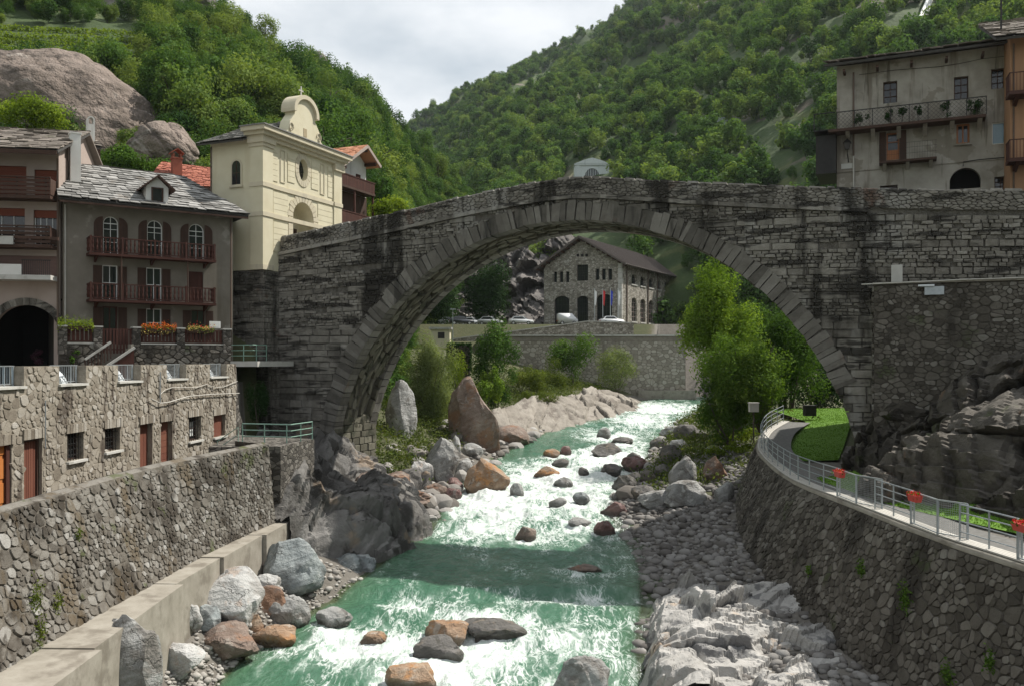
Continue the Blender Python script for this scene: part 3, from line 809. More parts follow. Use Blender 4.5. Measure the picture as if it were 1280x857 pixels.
MTN_COLS = [(440, 330, 20, 900, 220), (520, 300, 15, 900, 166), (560, 255, 14, 900, 148), (600, 215, 12, 900, 122), (650, 185, 10, 900, 92), (700, 170, 8, 900, 72), (760, 165, 8, 900, 38), (800, 165, 8, 900, 8),
            (860, 160, 9, 880, -40), (950, 150, 10, 850, -90), (1100, 125, 10, 800, -150), (1280, 110, 9, 760, -190), (1700, 80, 6, 650, -190), (2600, 60, 2, 600, -150)]
HILL_V, HILL_N = hill_mesh('hillside', LEFT_COLS, 170, 'hill_earth', 80, 4.5, 3.3)
MTN_V, MTN_N = hill_mesh('mountain', MTN_COLS, 190, 'hill_earth', 110, 7.5, 11.7)
# the valley goes on behind the viewer
for nm, sx in (('valley_side_west', -1), ('valley_side_east', 1)):
    yy = np.linspace(60 if sx < 0 else 40, -900, 40); tt = np.linspace(0, 1, 30)
    A = []
    for t in tt:
        for y in yy:
            A.append((sx*(70 + 40*max(0, (20-y))/100 + 330*t), y, -4 + 290*t + 14*float(fbm(y*.01, t*6, sx+2, 3))))
    me = np_mesh(nm, A, grid_faces(30, 40), None, None, True)
    tag(link(nm, me, 'hill_earth'), kind='structure')
# ================================================================== BUILDING HELPERS
class Frame:
    """a building's own axes: x along the front, y into the building, z up from its base"""
    def __init__(s, name, label, cat, X, D, base, ang, group=None):
        s.o = Vector((X, D, base)); s.a = ang
        s.e = Vector((math.cos(ang), math.sin(ang))); s.n = Vector((-math.sin(ang), math.cos(ang)))
        s.root = thing(name, label, cat, (X, D, base), ang, group)
        s.W = Matrix.Translation(s.o) @ Matrix.Rotation(ang, 4, 'Z')
    def xz(s, px, py, y=0.0):
        """front coordinates of what is seen at a pixel, on the plane y behind the front"""
        o = Vector((s.o.x, s.o.y)) + s.n * y
        rx = (px - CX) / FPX
        # o.x + x e.x = D rx ; o.y + x e.y = D
        x = (o.y * rx - o.x) / (s.e.x - s.e.y * rx)
        D = o.y + x * s.e.y
        return x, (HY - py) / FPX * D - s.o.z
    def x(s, px, y=0.0): return s.xz(px, HY, y)[0]
    def rect(s, x0, x1, y0, y1, y=0.0):
        """x and z range of a rectangle given by its pixel edges (z taken in its middle)"""
        xm = (x0 + x1) / 2
        return s.x(x0, y), s.x(x1, y), s.xz(xm, y1, y)[1], s.xz(xm, y0, y)[1]
def wall_cells(mb, x0, x1, z0, z1, y0, y1, ops, tone=.5):
    """wall slab with rectangular openings (xa, xb, za, zb)"""
    xs = sorted(set([x0, x1] + [min(max(v, x0), x1) for o in ops for v in o[:2]]))
    for a, b in zip(xs, xs[1:]):
        if b - a < 1e-6: continue
        m = (a + b) / 2
        cuts = sorted([(max(o[2], z0), min(o[3], z1)) for o in ops if o[0] < m < o[1]])
        z = z0
        for c, d in cuts:
            if c > z + 1e-6: mb.box(a, b, y0, y1, z, c, tone)
            z = max(z, d)
        if z < z1 - 1e-6: mb.box(a, b, y0, y1, z, z1, tone)
    return mb
def arch_fill(mb, xa, xb, zs, zt, y0, y1, n=10, rise=None):
    """fills the corners above an arch that springs at zs inside the opening xa..xb x ..zt"""
    c, r = (xa + xb) / 2, (xb - xa) / 2
    h = rise if rise else r
    h = min(h, zt - zs)
    P = arc(c, zs, r, h, 180, 90, n)
    mb.prism([(xa, zt)] + P + ([(c, zt)] if h < zt - zs - 1e-6 else []), y0, y1)
    P = arc(c, zs, r, h, 0, 90, n)
    mb.prism([(xb, zt)] + P + ([(c, zt)] if h < zt - zs - 1e-6 else []), y0, y1)
def slates(parent, surf, U, V, cw, ch, rng, mat, nparts=290, name='slate', thick=.05, lift=.09, clip=None):
    k = 0; J = MB()
    rows = int(V / ch) + 1
    for r in range(rows):
        v0 = r * ch; v1 = min(v0 + ch * 1.45, V + .02)
        u = -rng.random() * cw * .6
        while u < U:
            w = cw * rng.uniform(.6, 1.45)
            a, b = max(u, -.06), min(u + w - .02, U + .06)
            u += w
            if b - a < .08: continue
            if clip and not clip((a+b)/2, v0): continue
            e = rng.uniform(-.10, .06) * ch
            h0, h1 = lift + rng.uniform(-.025, .05), .03
            P = [(a, v0+e, h0), (b, v0+e+rng.uniform(-.05,.05)*ch, h0+rng.uniform(-.02,.02)), (b-rng.uniform(0,.05), v1, h1), (a+rng.uniform(0,.05), v1, h1)]
            top = [surf(x, y, h + thick) for x, y, h in P]; bot = [surf(x, y, h) for x, y, h in P]
            F = [(0,1,2,3), (7,6,5,4), (0,4,5,1), (1,5,6,2), (2,6,7,3), (3,7,4,0)]
            t = rng.random()
            if k < nparts: MB().add(top + bot, F, t).build(name, mat, parent, recalc=False)
            else: J.add(top + bot, F, t)
            k += 1
    if J.v: J.build(name + '_field', mat, parent, recalc=False)['kind'] = 'stuff'
def roof_plane(parent, name, A, B, C, Dd, mat, th=.12):
    """thick quad A B C D (A,B eave; C,D ridge), returns surf(u,v,h), U, V"""
    A, B, C, Dd = map(Vector, (A, B, C, Dd))
    n = (B - A).cross(Dd - A).normalized()
    if n.z < 0: n = -n
    vs = [A, B, C, Dd] + [p - n * th for p in (A, B, C, Dd)]
    o = MB().add(vs, [(0,1,2,3), (7,6,5,4), (0,4,5,1), (1,5,6,2), (2,6,7,3), (3,7,4,0)]).build(name, mat, parent)
    U, V = (B - A).length, (Dd - A).length
    def surf(u, v, h):
        s, t = u / U, v / V
        return (A.lerp(B, s)).lerp(Dd.lerp(C, s), t) + n * h
    return o, surf, U, V
def window(root, x0, x1, z0, z1, y=.18, frame='white_paint', pane='glass', bars=(1, 1), fw=.06, arch=False, sill=None, name='window'):
    """window set back in its opening: frame is the part, panes are its sub-parts"""
    f = MB()
    if arch:
        c, r = (x0 + x1) / 2, (x1 - x0) / 2
        zs = z1 - r
        out = [(x0, z0)] + arc(c, zs, r, r, 180, 0, 12) + [(x1, z0)]
        inn = [(x0+fw, z0+fw)] + arc(c, zs, r-fw, r-fw, 180, 0, 12) + [(x1-fw, z0+fw)]
        f.ring(out, inn, y, y + .06)
        f.box(x0+fw, x1-fw, y+.004, y+.05, zs-fw/2, zs+fw/2)
    else:
        f.ring([(x0,z0),(x0,z1),(x1,z1),(x1,z0)], [(x0+fw,z0+fw),(x0+fw,z1-fw),(x1-fw,z1-fw),(x1-fw,z0+fw)], y, y + .06)
    nx, nz = bars
    for i in range(1, nx + 1):
        xm = lerp(x0, x1, i / (nx + 1)); f.box(xm-fw*.35, xm+fw*.35, y+.006, y+.048, z0+fw, z1-fw*.8)
    for j in range(1, nz + 1):
        zm = lerp(z0, z1, j / (nz + 1)); f.box(x0+fw, x1-fw, y+.010, y+.044, zm-fw*.3, zm+fw*.3)
    w = f.build(name, frame, root)
    P = [(x0+fw*.5, z0+fw*.5)] + (arc((x0+x1)/2, z1-(x1-x0)/2, (x1-x0)/2-fw*.5, (x1-x0)/2-fw*.5, 180, 0, 12) if arch else [(x0+fw*.5, z1-fw*.5), (x1-fw*.5, z1-fw*.5)]) + [(x1-fw*.5, z0+fw*.5)]
    MB().prism(P, y + .065, y + .08).build('pane', pane, w)
    if sill: MB().box(x0-.08, x1+.08, -.07, y-.01, z0-.08, z0).build('sill', sill, w)
    return w
def shutter(root, x0, x1, z0, z1, mat='dark_wood', y=-.05, arch=0, slats=True, name='shutter'):
    m = MB()
    if arch:
        # quarter-round top falling to one side
        c = x1 if arch > 0 else x0
        r = x1 - x0
        A = arc(c, z1 - r, r, r, 180 if arch > 0 else 90, 90 if arch > 0 else 0, 8)
        m.prism([(x0, z0)] + ([(x0, z1-r)] if arch > 0 else []) + A + ([(x1, z1-r)] if arch < 0 else []) + [(x1, z0)], y, y + .04)
    else: m.box(x0, x1, y, y + .04, z0, z1)
    if slats:
        n = max(3, int((z1 - z0) / .11)); top = z1 - ((x1 - x0) if arch else 0)
        for i in range(n):
            z = lerp(z0 + .08, top - .05, i / max(1, n - 1))
            m.box(x0 + .05, x1 - .05, y - .016, y - .001, z - .03, z + .03)
    return m.build(name, mat, root)
def baluster_balcony(root, x0, x1, zf, depth, hrail, step, mat, name='balcony', ymat=None, posts=(), turned=True, slab=.16):
    """balcony as a part with floor; rail, balusters and posts as sub-parts"""
    b = MB().box(x0, x1, -depth, 0.02, zf - slab, zf).build(name, mat, root)
    MB().box(x0+.02, x1-.02, -depth+.03, -depth+.12, zf+hrail-.07, zf+hrail).box(x0+.02, x0+.10, -depth+.12, 0, zf+hrail-.07, zf+hrail).box(x1-.10, x1-.02, -depth+.12, 0, zf+hrail-.07, zf+hrail).build('handrail', mat, b)
    MB().box(x0+.02, x1-.02, -depth+.045, -depth+.105, zf+.06, zf+.12).build('bottom_rail', mat, b)
    w = step * .27
    prof = [(w*.5, 0), (w, .22), (w*.55, .45), (w*.95, .62), (w*.5, 1)]
    def bal(cx, cy):
        m = MB(); n = 6; h = hrail - .19
        vs, fs = [], []
        for r, t in prof:
            for k in range(n):
                a = 2*math.pi*k/n
                vs.append((cx + r*math.cos(a), cy + r*math.sin(a), zf + .12 + t*h))
        for i in range(len(prof)-1):
            for k in range(n): fs.append((i*n+k, i*n+(k+1) % n, (i+1)*n+(k+1) % n, (i+1)*n+k))
        return m.add(vs, fs)
    n = int((x1 - x0) / step)
    base = None
    for i in range(n):
        cx = lerp(x0 + .1, x1 - .1, (i + .5) / n)
        if base is None:
            base = bal(0, 0).build('baluster', mat, b); base.location = (cx, -depth + .075, 0)
        else:
            c = base.copy(); COL.objects.link(c); c.location = (cx, -depth + .075, 0)
    ns = max(1, int(depth / step))
    for xx in (x0 + .06, x1 - .06):
        for i in range(ns):
            c = base.copy(); COL.objects.link(c); c.location = (xx, -depth + .15 + (depth - .2) * (i + .5) / ns, 0)
    for xx in posts:
        MB().box(xx-.055, xx+.055, -depth+.02, -depth+.13, zf, zf+hrail+.06).build('post', mat, b)
    for xx in np.linspace(x0 + .5, x1 - .5, max(2, int((x1 - x0) / 2.2))):
        MB().prism([(-depth*.85, zf-slab-.003), (0, zf-slab-.003), (0, zf-slab-.35)], xx-.06, xx+.06, 'x').build('bracket', mat, b)
    return b

# ================================================================== THE BRIDGE
BA = math.atan((1100 - CX) / FPX)
BO = Vector((-11.4, 60.0, 0.0))
AC, AZ, AR = 15.8, -8.64, 17.25          # arch circle fitted to the photograph
BW = 5.5                                 # width of the bridge
BR = thing('stone_bridge', 'grey humpback stone arch bridge spanning the river', 'bridge', BO, -BA)
BM = Matrix.Translation(BO) @ Matrix.Rotation(-BA, 4, 'Z')
def bw(s, y, z): return BM @ Vector((s, y, z))
_ps = [-14, -5.68, -.75, 4.13, 7.08, 10.03, 13.73, 15.2, 16.6, 18, 20.49, 24, 28.51, 32.6, 36.88, 40.52, 62]
_pz = [7.6, 8.72, 9.33, 9.91, 10.33, 10.70, 11.10, 11.19, 11.2, 11.12, 10.77, 10.3, 9.77, 9.32, 8.91, 8.63, 8.4]
def par_top(s): return float(np.interp(s, _ps, _pz))
def led(s): return par_top(s) - (1.06 if s < 33.2 else 1.06)
def build_bridge():
    rng = random.Random(5)
    A0 = math.radians(10)
    # core: near face 12 cm behind the stones
    yb, yf = .12, BW
    samp = sorted(set([AC - AR*math.cos(t) for t in np.linspace(A0, math.pi - A0, 73)] + list(np.linspace(-14, AC-AR*math.cos(A0), 8)) + list(np.linspace(AC+AR*math.cos(A0), 62, 14))))
    RB = AR + .34
    def bot(s):
        d = RB*RB - (s-AC)**2
        if abs(s-AC) <= AR*math.cos(A0) + 1e-6 and d > 0: return AZ + math.sqrt(d)
        return -13.0
    m = MB()
    xl_, xr_ = AC - AR*math.cos(A0), AC + AR*math.cos(A0)
    for a, b in zip(samp, samp[1:]):
        mid = (a + b) / 2
        za, zb = (bot(a), bot(b)) if xl_ < mid < xr_ else (-13, -13)
        ta, tb = led(a), led(b)
        m.add([(a,yb,za), (b,yb,zb), (b,yb,tb), (a,yb,ta), (a,yf,za), (b,yf,zb), (b,yf,tb), (a,yf,ta)],
              [(0,1,2,3), (5,4,7,6), (3,2,6,7), (1,0,4,5)])
    zs = AZ + math.sqrt(RB*RB - (AR*math.cos(A0))**2)
    for x in (xl_, xr_):
        m.add([(x,yb,-13), (x,yf,-13), (x,yf,zs), (x,yb,zs)], [(0,1,2,3)])
    m.build('core', 'bridge_joint', BR)
    # voussoirs of the near ring
    t = math.radians(9.5)
    while t < math.pi - math.radians(24):
        w = rng.uniform(.016, .033)
        r0, r1 = AR - rng.uniform(0, .04), AR + rng.uniform(.98, 1.24)
        y0 = -rng.uniform(.02, .06)
        g = .0011
        a0, a1 = t + g, t + w - g
        sk = rng.uniform(-.006, .006)
        vs = []
        for yy in (y0, 1.0):
            for (aa, rr) in ((a0, r0), (a1, r0), (a1 + sk, r1), (a0 + sk, r1)):
                e = .03 if yy == y0 else 0
                vs.append((AC - rr*math.cos(aa) + rng.uniform(-e, e), yy + (rng.uniform(-.03, .03) if e else 0), AZ + rr*math.sin(aa) + rng.uniform(-e, e)))
        MB().add(vs, [(0,1,2,3), (7,6,5,4), (0,4,5,1), (1,5,6,2), (2,6,7,3), (3,7,4,0)], rng.random()).build('voussoir', 'voussoir_stone', BR)
        t += w
    # far ring, joined
    m = MB(); t = math.radians(9.5)
    while t < math.pi - math.radians(9.5):
        w = rng.uniform(.032, .046); vs = []
        for yy in (BW - .9, BW + .06):
            for aa, rr in ((t+.002, AR-.02), (t+w-.002, AR-.02), (t+w-.002, AR+1.2), (t+.002, AR+1.2)):
                vs.append((AC - rr*math.cos(aa), yy, AZ + rr*math.sin(aa)))
        m.add(vs, [(0,1,2,3), (7,6,5,4), (0,4,5,1), (1,5,6,2), (2,6,7,3), (3,7,4,0)], rng.random())
        t += w
    m.build('far_arch_ring', 'voussoir_stone', BR)['kind'] = 'stuff'
    # soffit stones between the rings
    U = AR * math.radians(160)
    cells = voronoi_cells(U, BW - 1.9, .95, .36, .30, rng)
    def surf(u, v, h):
        aa = A0 + u / AR
        rr = AR + .28 - h
        return (AC - rr*math.cos(aa), 1.0 + v, AZ + rr*math.sin(aa))
    def slot(u, v):
        d = math.degrees(u / AR) + 10
        return (14 < d < 25 or 155 < d < 166) and (v % .95) < .34
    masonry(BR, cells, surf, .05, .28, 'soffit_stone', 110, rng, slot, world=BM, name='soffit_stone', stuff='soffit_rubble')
    # pier stones under the springing
    for xx, sg in ((xl_, 1), (xr_, -1)):
        zc = zs
        cells = []
        z = -11.0
        while z < zc - .1:
            h = rng.uniform(.38, .6); y = 0
            while y < BW:
                w = rng.uniform(.6, 1.4); cells.append([(y, z), (min(y+w, BW), z), (min(y+w, BW), min(z+h, zc)), (y, min(z+h, zc))]); y += w
            z += h
        def psurf(u, v, h, xx=xx, sg=sg): return (xx + sg * (.18 + h), u, v)
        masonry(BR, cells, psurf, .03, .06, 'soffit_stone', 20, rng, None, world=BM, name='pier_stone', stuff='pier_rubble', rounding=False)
    # near face: dressed string courses with rubble bands between
    cells = []
    levels = []
    z = -10.5
    while z < 10.6:
        if z < 1.9:
            h = rng.choice([.40, .46, .52]); levels.append((z, z+h, .7, 1.7)); z += h
        else:
            levels.append((z, z+.40, .8, 2.0)); z += .40
            for q in range(5):
                h = rng.uniform(.15, .24); levels.append((z, z+h, .22, .62)); z += h
    ext = AR + 1.02
    for (z0, z1, wa, wb) in levels:
        u = -5.7
        while u < 61:
            w = rng.uniform(wa, wb)
            if u > 34 and wa > .5: w *= .5
            a, b = u, u + w
            u += w
            j = .03
            sag = lambda s: -.0009 * (s - AC) ** 2 + .12 if z0 > 2 else 0.0
            P = [(a+rng.uniform(-j,j), z0+sag(a)+rng.uniform(-j,j)), (b+rng.uniform(-j,j), z0+sag(b)+rng.uniform(-j,j)), (b+rng.uniform(-j,j), z1+sag(b)+rng.uniform(-j,j)), (a+rng.uniform(-j,j), z1+sag(a)+rng.uniform(-j,j))]
            cx, cz = (a+b)/2, (z0+z1)/2
            dx, dz = cx-AC, cz-AZ
            L = math.hypot(dx, dz)
            if dz > 3.0 - 1e-6:
                if L < (AR - .4 if dx > 0 and math.atan2(dz, dx) < math.radians(24) else ext - .3): continue
                n = (dx/L, dz/L)
                foot = dx > 0 and math.atan2(dz, dx) < math.radians(24)
                P = clip_poly(P, -n[0], -n[1], -(n[0]*AC+n[1]*AZ+(AR + .02 if foot else ext)))
            elif xl_ - .05 < cx < xr_ + .05: continue
            if len(P) < 3: continue
            ta, tb = led(a), led(b)
            # keep below the ledge
            k = (tb - ta) / (b - a)
            P = clip_poly(P, -k, 1, ta - k*a - .26)
            if len(P) < 3: continue
            if rng.random() < .035: continue
            cells.append(P)
    def fsurf(u, v, h): return (u, .07 - h, v)
    def tn(c, r):
        return min(1, max(0, r.gauss(.5, .24)))
    masonry(BR, cells, fsurf, .02, .10, 'bridge_stone', 190, rng, None, world=BM, name='stone', stuff='rubble_infill', rounding=False, tonefn=tn)
    # projecting ledge under the parapet
    s = -5.6
    while s < 33.2:
        w = rng.uniform(.9, 1.9)
        b = min(s + w, 33.2)
        y0 = -.16 + rng.uniform(-.04, .04)
        q = []
        for x in (s + .012, b - .012):
            q.append([(x, y0, led(x)-.24), (x, .3, led(x)-.24), (x, .3, led(x)-.005), (x, y0+.02, led(x)-.01)])
        MB().add(q[0] + q[1], [(0,1,2,3), (7,6,5,4), (0,4,5,1), (1,5,6,2), (2,6,7,3), (3,7,4,0)], rng.random()).build('ledge_slab', 'bridge_stone', BR)
        s = b
    # parapets
    for y0, y1, nm in ((.06, .55, 'parapet'), (BW-.5, BW, 'far_parapet')):
        m = MB(); xs = np.linspace(-5.55, 62, 60)
        for a, b in zip(xs, xs[1:]):
            m.add([(a,y0,led(a)-.02), (b,y0,led(b)-.02), (b,y0,par_top(b)-.07), (a,y0,par_top(a)-.07), (a,y1,led(a)-.02), (b,y1,led(b)-.02), (b,y1,par_top(b)-.07), (a,y1,par_top(a)-.07)],
                  [(0,1,2,3), (5,4,7,6), (3,2,6,7), (1,0,4,5)])
        P = m.build(nm, 'bridge_joint', BR)
        if nm == 'parapet': PAR = P
    cells = voronoi_cells(67, 1.0, .30, .135, .42, rng, .22)
    def psurf(u, v, h):
        s = -5.5 + u
        return (s, .03 - h, led(s) + v)
    masonry(PAR, cells, psurf, .015, .07, 'bridge_stone', 120, rng, None, world=BM, name='stone', stuff='rubble_infill', tone=(.25, .95))
    s = -5.5
    while s < 48:
        w = rng.uniform(.35, .95)
        a, b = s + .02, s + w - .02
        h = rng.uniform(.06, .15); e = rng.uniform(-.06, .02)
        za, zb = par_top(a) - .07, par_top(b) - .07
        vs = [(a, e, za), (b, e, zb), (b, .6, zb), (a, .6, za), (a+.04, e+.05, za+h), (b-.05, e+.04, zb+h*rng.uniform(.7, 1.1)), (b-.05, .55, zb+h), (a+.04, .55, za+h)]
        MB().add(vs, [(3,2,1,0),(4,5,6,7),(0,1,5,4),(1,2,6,5),(2,3,7,6),(3,0,4,7)], rng.uniform(.55, 1)).build('coping_stone', 'bridge_stone', PAR)
        s += w
    # roadway
    m = MB(); xs = np.linspace(-5.5, 60, 60)
    for a, b in zip(xs, xs[1:]):
        m.add([(a,.55,led(a)+.02), (b,.55,led(b)+.02), (b,BW-.5,led(b)+.02), (a,BW-.5,led(a)+.02)], [(0,1,2,3)])
    m.build('roadway', 'paving', BR)
    # abutment block that carries the chapel
    ab = MB().box(-15, -5.69, -1.62, 7, -11, 6.28).build('abutment', 'bridge_joint', BR)
    cells = []
    z = -8.0
    while z < 6.2:
        h = rng.uniform(.26, .5) if rng.random() < .6 else rng.uniform(.16, .24)
        u = 0
        while u < 9.3:
            w = rng.uniform(.4, 1.2) if h > .25 else rng.uniform(.25, .6)
            if rng.random() > .03:
                cells.append([(u, z), (min(9.3, u+w), z+rng.uniform(-.03, .03)), (min(9.3, u+w), min(6.26, z+h)), (u, min(6.26, z+h))])
            u += w
        z += h
    masonry(ab, cells, lambda u, v, h: (-15 + u, -1.64 - h, v), .02, .09, 'bridge_stone', 60, rng, None, world=BM, rounding=False, tone=(.05, .6))
    cells = [[(1.7-p[0]*.18, p[1]) for p in P][::-1] for P in cells]
    masonry(ab, cells, lambda u, v, h: (-5.67 + h, -u + .05, v), .02, .07, 'bridge_stone', 0, rng, None, world=BM, rounding=False, tone=(.05, .6))
build_bridge()

# ================================================================== THE CHAPEL AT THE BRIDGE END
def build_chapel():
    rng = random.Random(11)
    base = 6.28
    o = bw(-5.69, -1.71, base)
    root = thing('chapel', 'cream chapel with oval window and curved gable at the bridge end', 'chapel', o, -BA)
    X0, Wd, H = -4.6, 9.4, 9.3
    # body with niche
    m = MB().box(X0, -1.3, 0, Wd, 0, H)
    yc, hw, zsp = 4.6, 1.25, 4.15
    m.box(-1.3, 0, 0, yc-hw, 0, H).box(-1.3, 0, yc+hw, Wd, 0, H)
    m.box(-1.3, 0, yc-hw, yc+hw, 0, 1.3)
    # above the door arch up to the oval zone, then beside the oval
    oz, oa, ob = 7.78, .56, .82
    A = arc(yc, zsp, hw, hw, 180, 0, 16)
    m.prism(A + [(yc+hw, oz-1.05), (yc-hw, oz-1.05)], -1.3, 0, 'x')
    L = arc(yc, oz, oa, ob, 270, 90, 14)
    m.prism([(yc-hw, oz-1.05), (yc, oz-1.05)] + [(2*yc-p[0], p[1]) if False else p for p in L] + [(yc, H), (yc-hw, H)], -1.3, 0, 'x')
    R_ = arc(yc, oz, oa, ob, -90, 90, 14)
    m.prism([(yc+hw, oz-1.05), (yc, oz-1.05)] + R_ + [(yc, H), (yc+hw, H)], -1.3, 0, 'x')
    # side window opening: shallow recess made by a frame proud of the wall is avoided: the side wall has a real reveal
    body = m.build('wall', 'cream_plaster', root)
    door = MB().box(-1.28, -1.22, yc-.9, yc+.9, 1.3, 3.6).build('door', 'dark_wood', root)
    MB().box(-1.21, -1.19, yc+.05, yc+.12, 2.2, 2.5).build('handle', 'iron', door)
    # oval window: pane and moulded ring of stones
    pane = MB().prism(arc(yc, oz, oa, ob, 0, 345, 23), -.42, -.38, 'x').build('oval_window', 'glass', root)
    fr = MB()
    fr.bar((-.36, yc-oa, oz), (-.36, yc+oa, oz), .035).bar((-.36, yc, oz-ob), (-.36, yc, oz+ob), .035)
    fr.build('glazing_bar', 'iron', pane)
    n = 20
    for i in range(n):
        a0, a1 = 360*i/n + .8, 360*(i+1)/n - .8
        P = arc(yc, oz, oa-.01, ob-.01, a0, a1, 3) + arc(yc, oz, oa+.40, ob+.42, a1, a0, 3)
        MB().prism(P, .003, .05, 'x', rng.random()).build('ring_block', 'cream_trim', pane)
    # arch voussoirs of the doorway
    for i in range(13):
        a0, a1 = 180*i/13 + .9, 180*(i+1)/13 - .9
        ro = hw + (.62 if i % 2 == 0 else .5)
        P = arc(yc, zsp, hw, hw, a0, a1, 2) + arc(yc, zsp, ro, ro, a1, a0, 2)
        MB().prism(P, .003, .055, 'x').build('arch_block', 'cream_trim', root)
    for sy in (yc-hw-.52, yc+hw):
        for k in range(6):
            MB().box(.003, .055, sy+.005, sy+.515, 1.32+k*.47, 1.32+k*.47+.45).build('jamb_block', 'cream_trim', root)
    # rusticated courses left and right of the arch, quoin strips and panels above
    def course(y0, y1, z0, n, h, nm='rustic_block'):
        for k in range(n):
            MB().box(.003, .04, y0, y1, z0+k*h+.012, z0+(k+1)*h-.012).build(nm, 'cream_plaster', root)
    course(1.12, yc-hw-.58, 3.95, 4, .42); course(yc+hw+.58, 8.35, 3.95, 4, .42)
    course(1.12, yc-hw-.58, 1.4, 5, .42); course(yc+hw+.58, 8.35, 1.4, 5, .42)
    course(1.08, 1.62, 6.35, 6, .40, 'quoin_block'); course(7.75, 8.32, 6.35, 6, .40, 'quoin_block')
    course(2.75, yc-oa-.45, 6.6, 5, .42, 'panel_block'); course(yc+oa+.45, 6.5, 6.6, 5, .42, 'panel_block')
    for yy in (1.9, 6.75):
        MB().ring([(yy,6.4),(yy,8.75),(yy+.55,8.75),(yy+.55,6.4)], [(yy+.07,6.47),(yy+.07,8.68),(yy+.48,8.68),(yy+.48,6.47)], .003, .05, 'x').build('panel_frame', 'cream_trim', root)
    # corner pilasters with cap and foot
    P = MB().box(-1.0, .12, -.12, .98, .35, 8.55).build('pilaster', 'cream_plaster', root)
    MB().box(-1.05, .17, -.17, 1.03, 0, .35).build('pilaster_base', 'cream_trim', P)
    MB().box(-1.06, .2, -.2, 1.04, 8.55, 8.8).box(-1.1, .3, -.3, 1.1, 8.8, 9.05).build('capital', 'cream_trim', P)
    P = MB().box(-.9, .12, 8.45, Wd+.12, .35, 8.55).build('pilaster', 'cream_plaster', root)
    MB().box(-.95, .3, 8.4, Wd+.3, 8.55, 9.05).build('capital', 'cream_trim', P)
    for z in (3.72, 5.78):
        MB().box(-1.05, .18, -.18, 1.02, z, z+.30).box(-.2, .10, 1.021, 8.449, z, z+.30).box(-.95, .18, 8.45, Wd+.18, z, z+.30).build('string_course', 'cream_trim', root)
    c = MB()
    for k, (za, zb, pr) in enumerate(((9.051, 9.3, .28), (9.301, 9.55, .48), (9.551, 9.85, .72))):
        c.box(-1.1-pr*.3, pr, -pr, Wd+pr, za, zb)
    cor = c.build('cornice', 'cream_trim', root)
    MB().box(-1.4, .80, -.8, Wd+.8, 9.851, 9.93).build('cornice_flashing', 'slate', cor)
    # curved gable with scrolls
    z0 = 9.93
    half = [(2.25, 0), (2.22, .25), (1.98, .42), (1.90, .75), (1.75, 1.15), (1.45, 1.5), (1.25, 1.75), (1.22, 2.1)]
    top = arc(0, 2.1, 1.22, 1.0, 0, 180, 16)
    out = [(yc+.1+a, z0+b) for a, b in half] + [(yc+.1+a, z0+b) for a, b in top[1:-1]] + [(yc+.1-a, z0+b) for a, b in half[::-1]]
    g = MB().prism(out, -.75, .12, 'x').build('gable', 'cream_plaster', root)
    o1 = arc(yc+.1, z0+2.1, 1.52, 1.28, -8, 188, 18); o2 = arc(yc+.1, z0+2.1, 1.2, .98, -8, 188, 18)
    m = MB()
    for i in range(18):
        m.add([(x, *p) for x in (-.9, .32) for p in (o1[i], o1[i+1], o2[i+1], o2[i])], [(0,1,2,3), (7,6,5,4), (0,4,5,1), (1,5,6,2), (2,6,7,3), (3,7,4,0)])
    m.build('gable_moulding', 'cream_trim', g)
    for sg in (-1, 1):
        pts = []
        for i in range(22):
            a = i/21*3.4*math.pi/1.6
            r = .42*(1-i/26)
            pts.append((.16, yc+.1+sg*(1.72 - r*math.cos(a)*.7), z0+.62+r*math.sin(a)*1.1))
        MB().tube(pts, .055, 5).build('scroll', 'cream_trim', g)
    MB().box(.121, .14, yc-.12, yc+.3, z0+.35, z0+.95).build('niche', 'trim_joint', g)
    MB().box(-.45, -.05, yc-.1, yc+.3, z0+3.05, z0+3.3).build('pedestal', 'cream_trim', g)
    cr = MB().box(-.29, -.21, yc+.06, yc+.14, z0+3.3, z0+4.15).box(-.288, -.212, yc-.15, yc+.059, z0+3.78, z0+3.86).box(-.288, -.212, yc+.141, yc+.35, z0+3.78, z0+3.86)
    cr.build('cross', 'pale_concrete', g)
    # side window
    wx0, wx1, wz0, wz1 = -2.75, -1.75, 5.95, 7.85
    sw = MB(); c0 = (wx0+wx1)/2; r = .42
    out = [(wx0, wz0)] + arc(c0, wz1-.5, .5, .5, 180, 0, 12) + [(wx1, wz0)]
    inn = [(wx0+.12, wz0+.1)] + arc(c0, wz1-.5, .38, .38, 180, 0, 12) + [(wx1-.12, wz0+.1)]
    sw.ring(out, inn, -.07, -.002)
    w = sw.build('side_window', 'cream_trim', root)
    MB().prism(inn, -.03, -.004).build('pane', 'glass', w)
    MB().box(c0-.02, c0+.02, -.05, -.031, wz0+.1, wz1-.1).box(wx0+.12, c0-.021, -.05, -.031, wz0+.9, wz0+.94).box(c0+.021, wx1-.12, -.05, -.031, wz0+.9, wz0+.94).build('glazing_bar', 'dark_wood', w)
    MB().box(wx0-.08, wx1+.08, -.14, -.001, wz0-.1, wz0-.001).build('sill', 'cream_trim', w)
    # slate roof with ridge square to the front
    ez, rz = 9.25, 11.5
    rf, surf, U, V = roof_plane(root, 'roof', (X0-.55, -.75, ez-.25), (-1.15, -.75, ez-.25), (-.9, yc+.1, rz), (X0-.55, yc+.1, rz), 'slate_bed')
    slates(rf, surf, U, V, .62, .42, rng, 'slate', 160)
    r2, surf, U, V = roof_plane(root, 'roof', (-1.15, Wd+.75, ez-.25), (X0-.55, Wd+.75, ez-.25), (X0-.55, yc+.1, rz), (-.9, yc+.1, rz), 'slate')
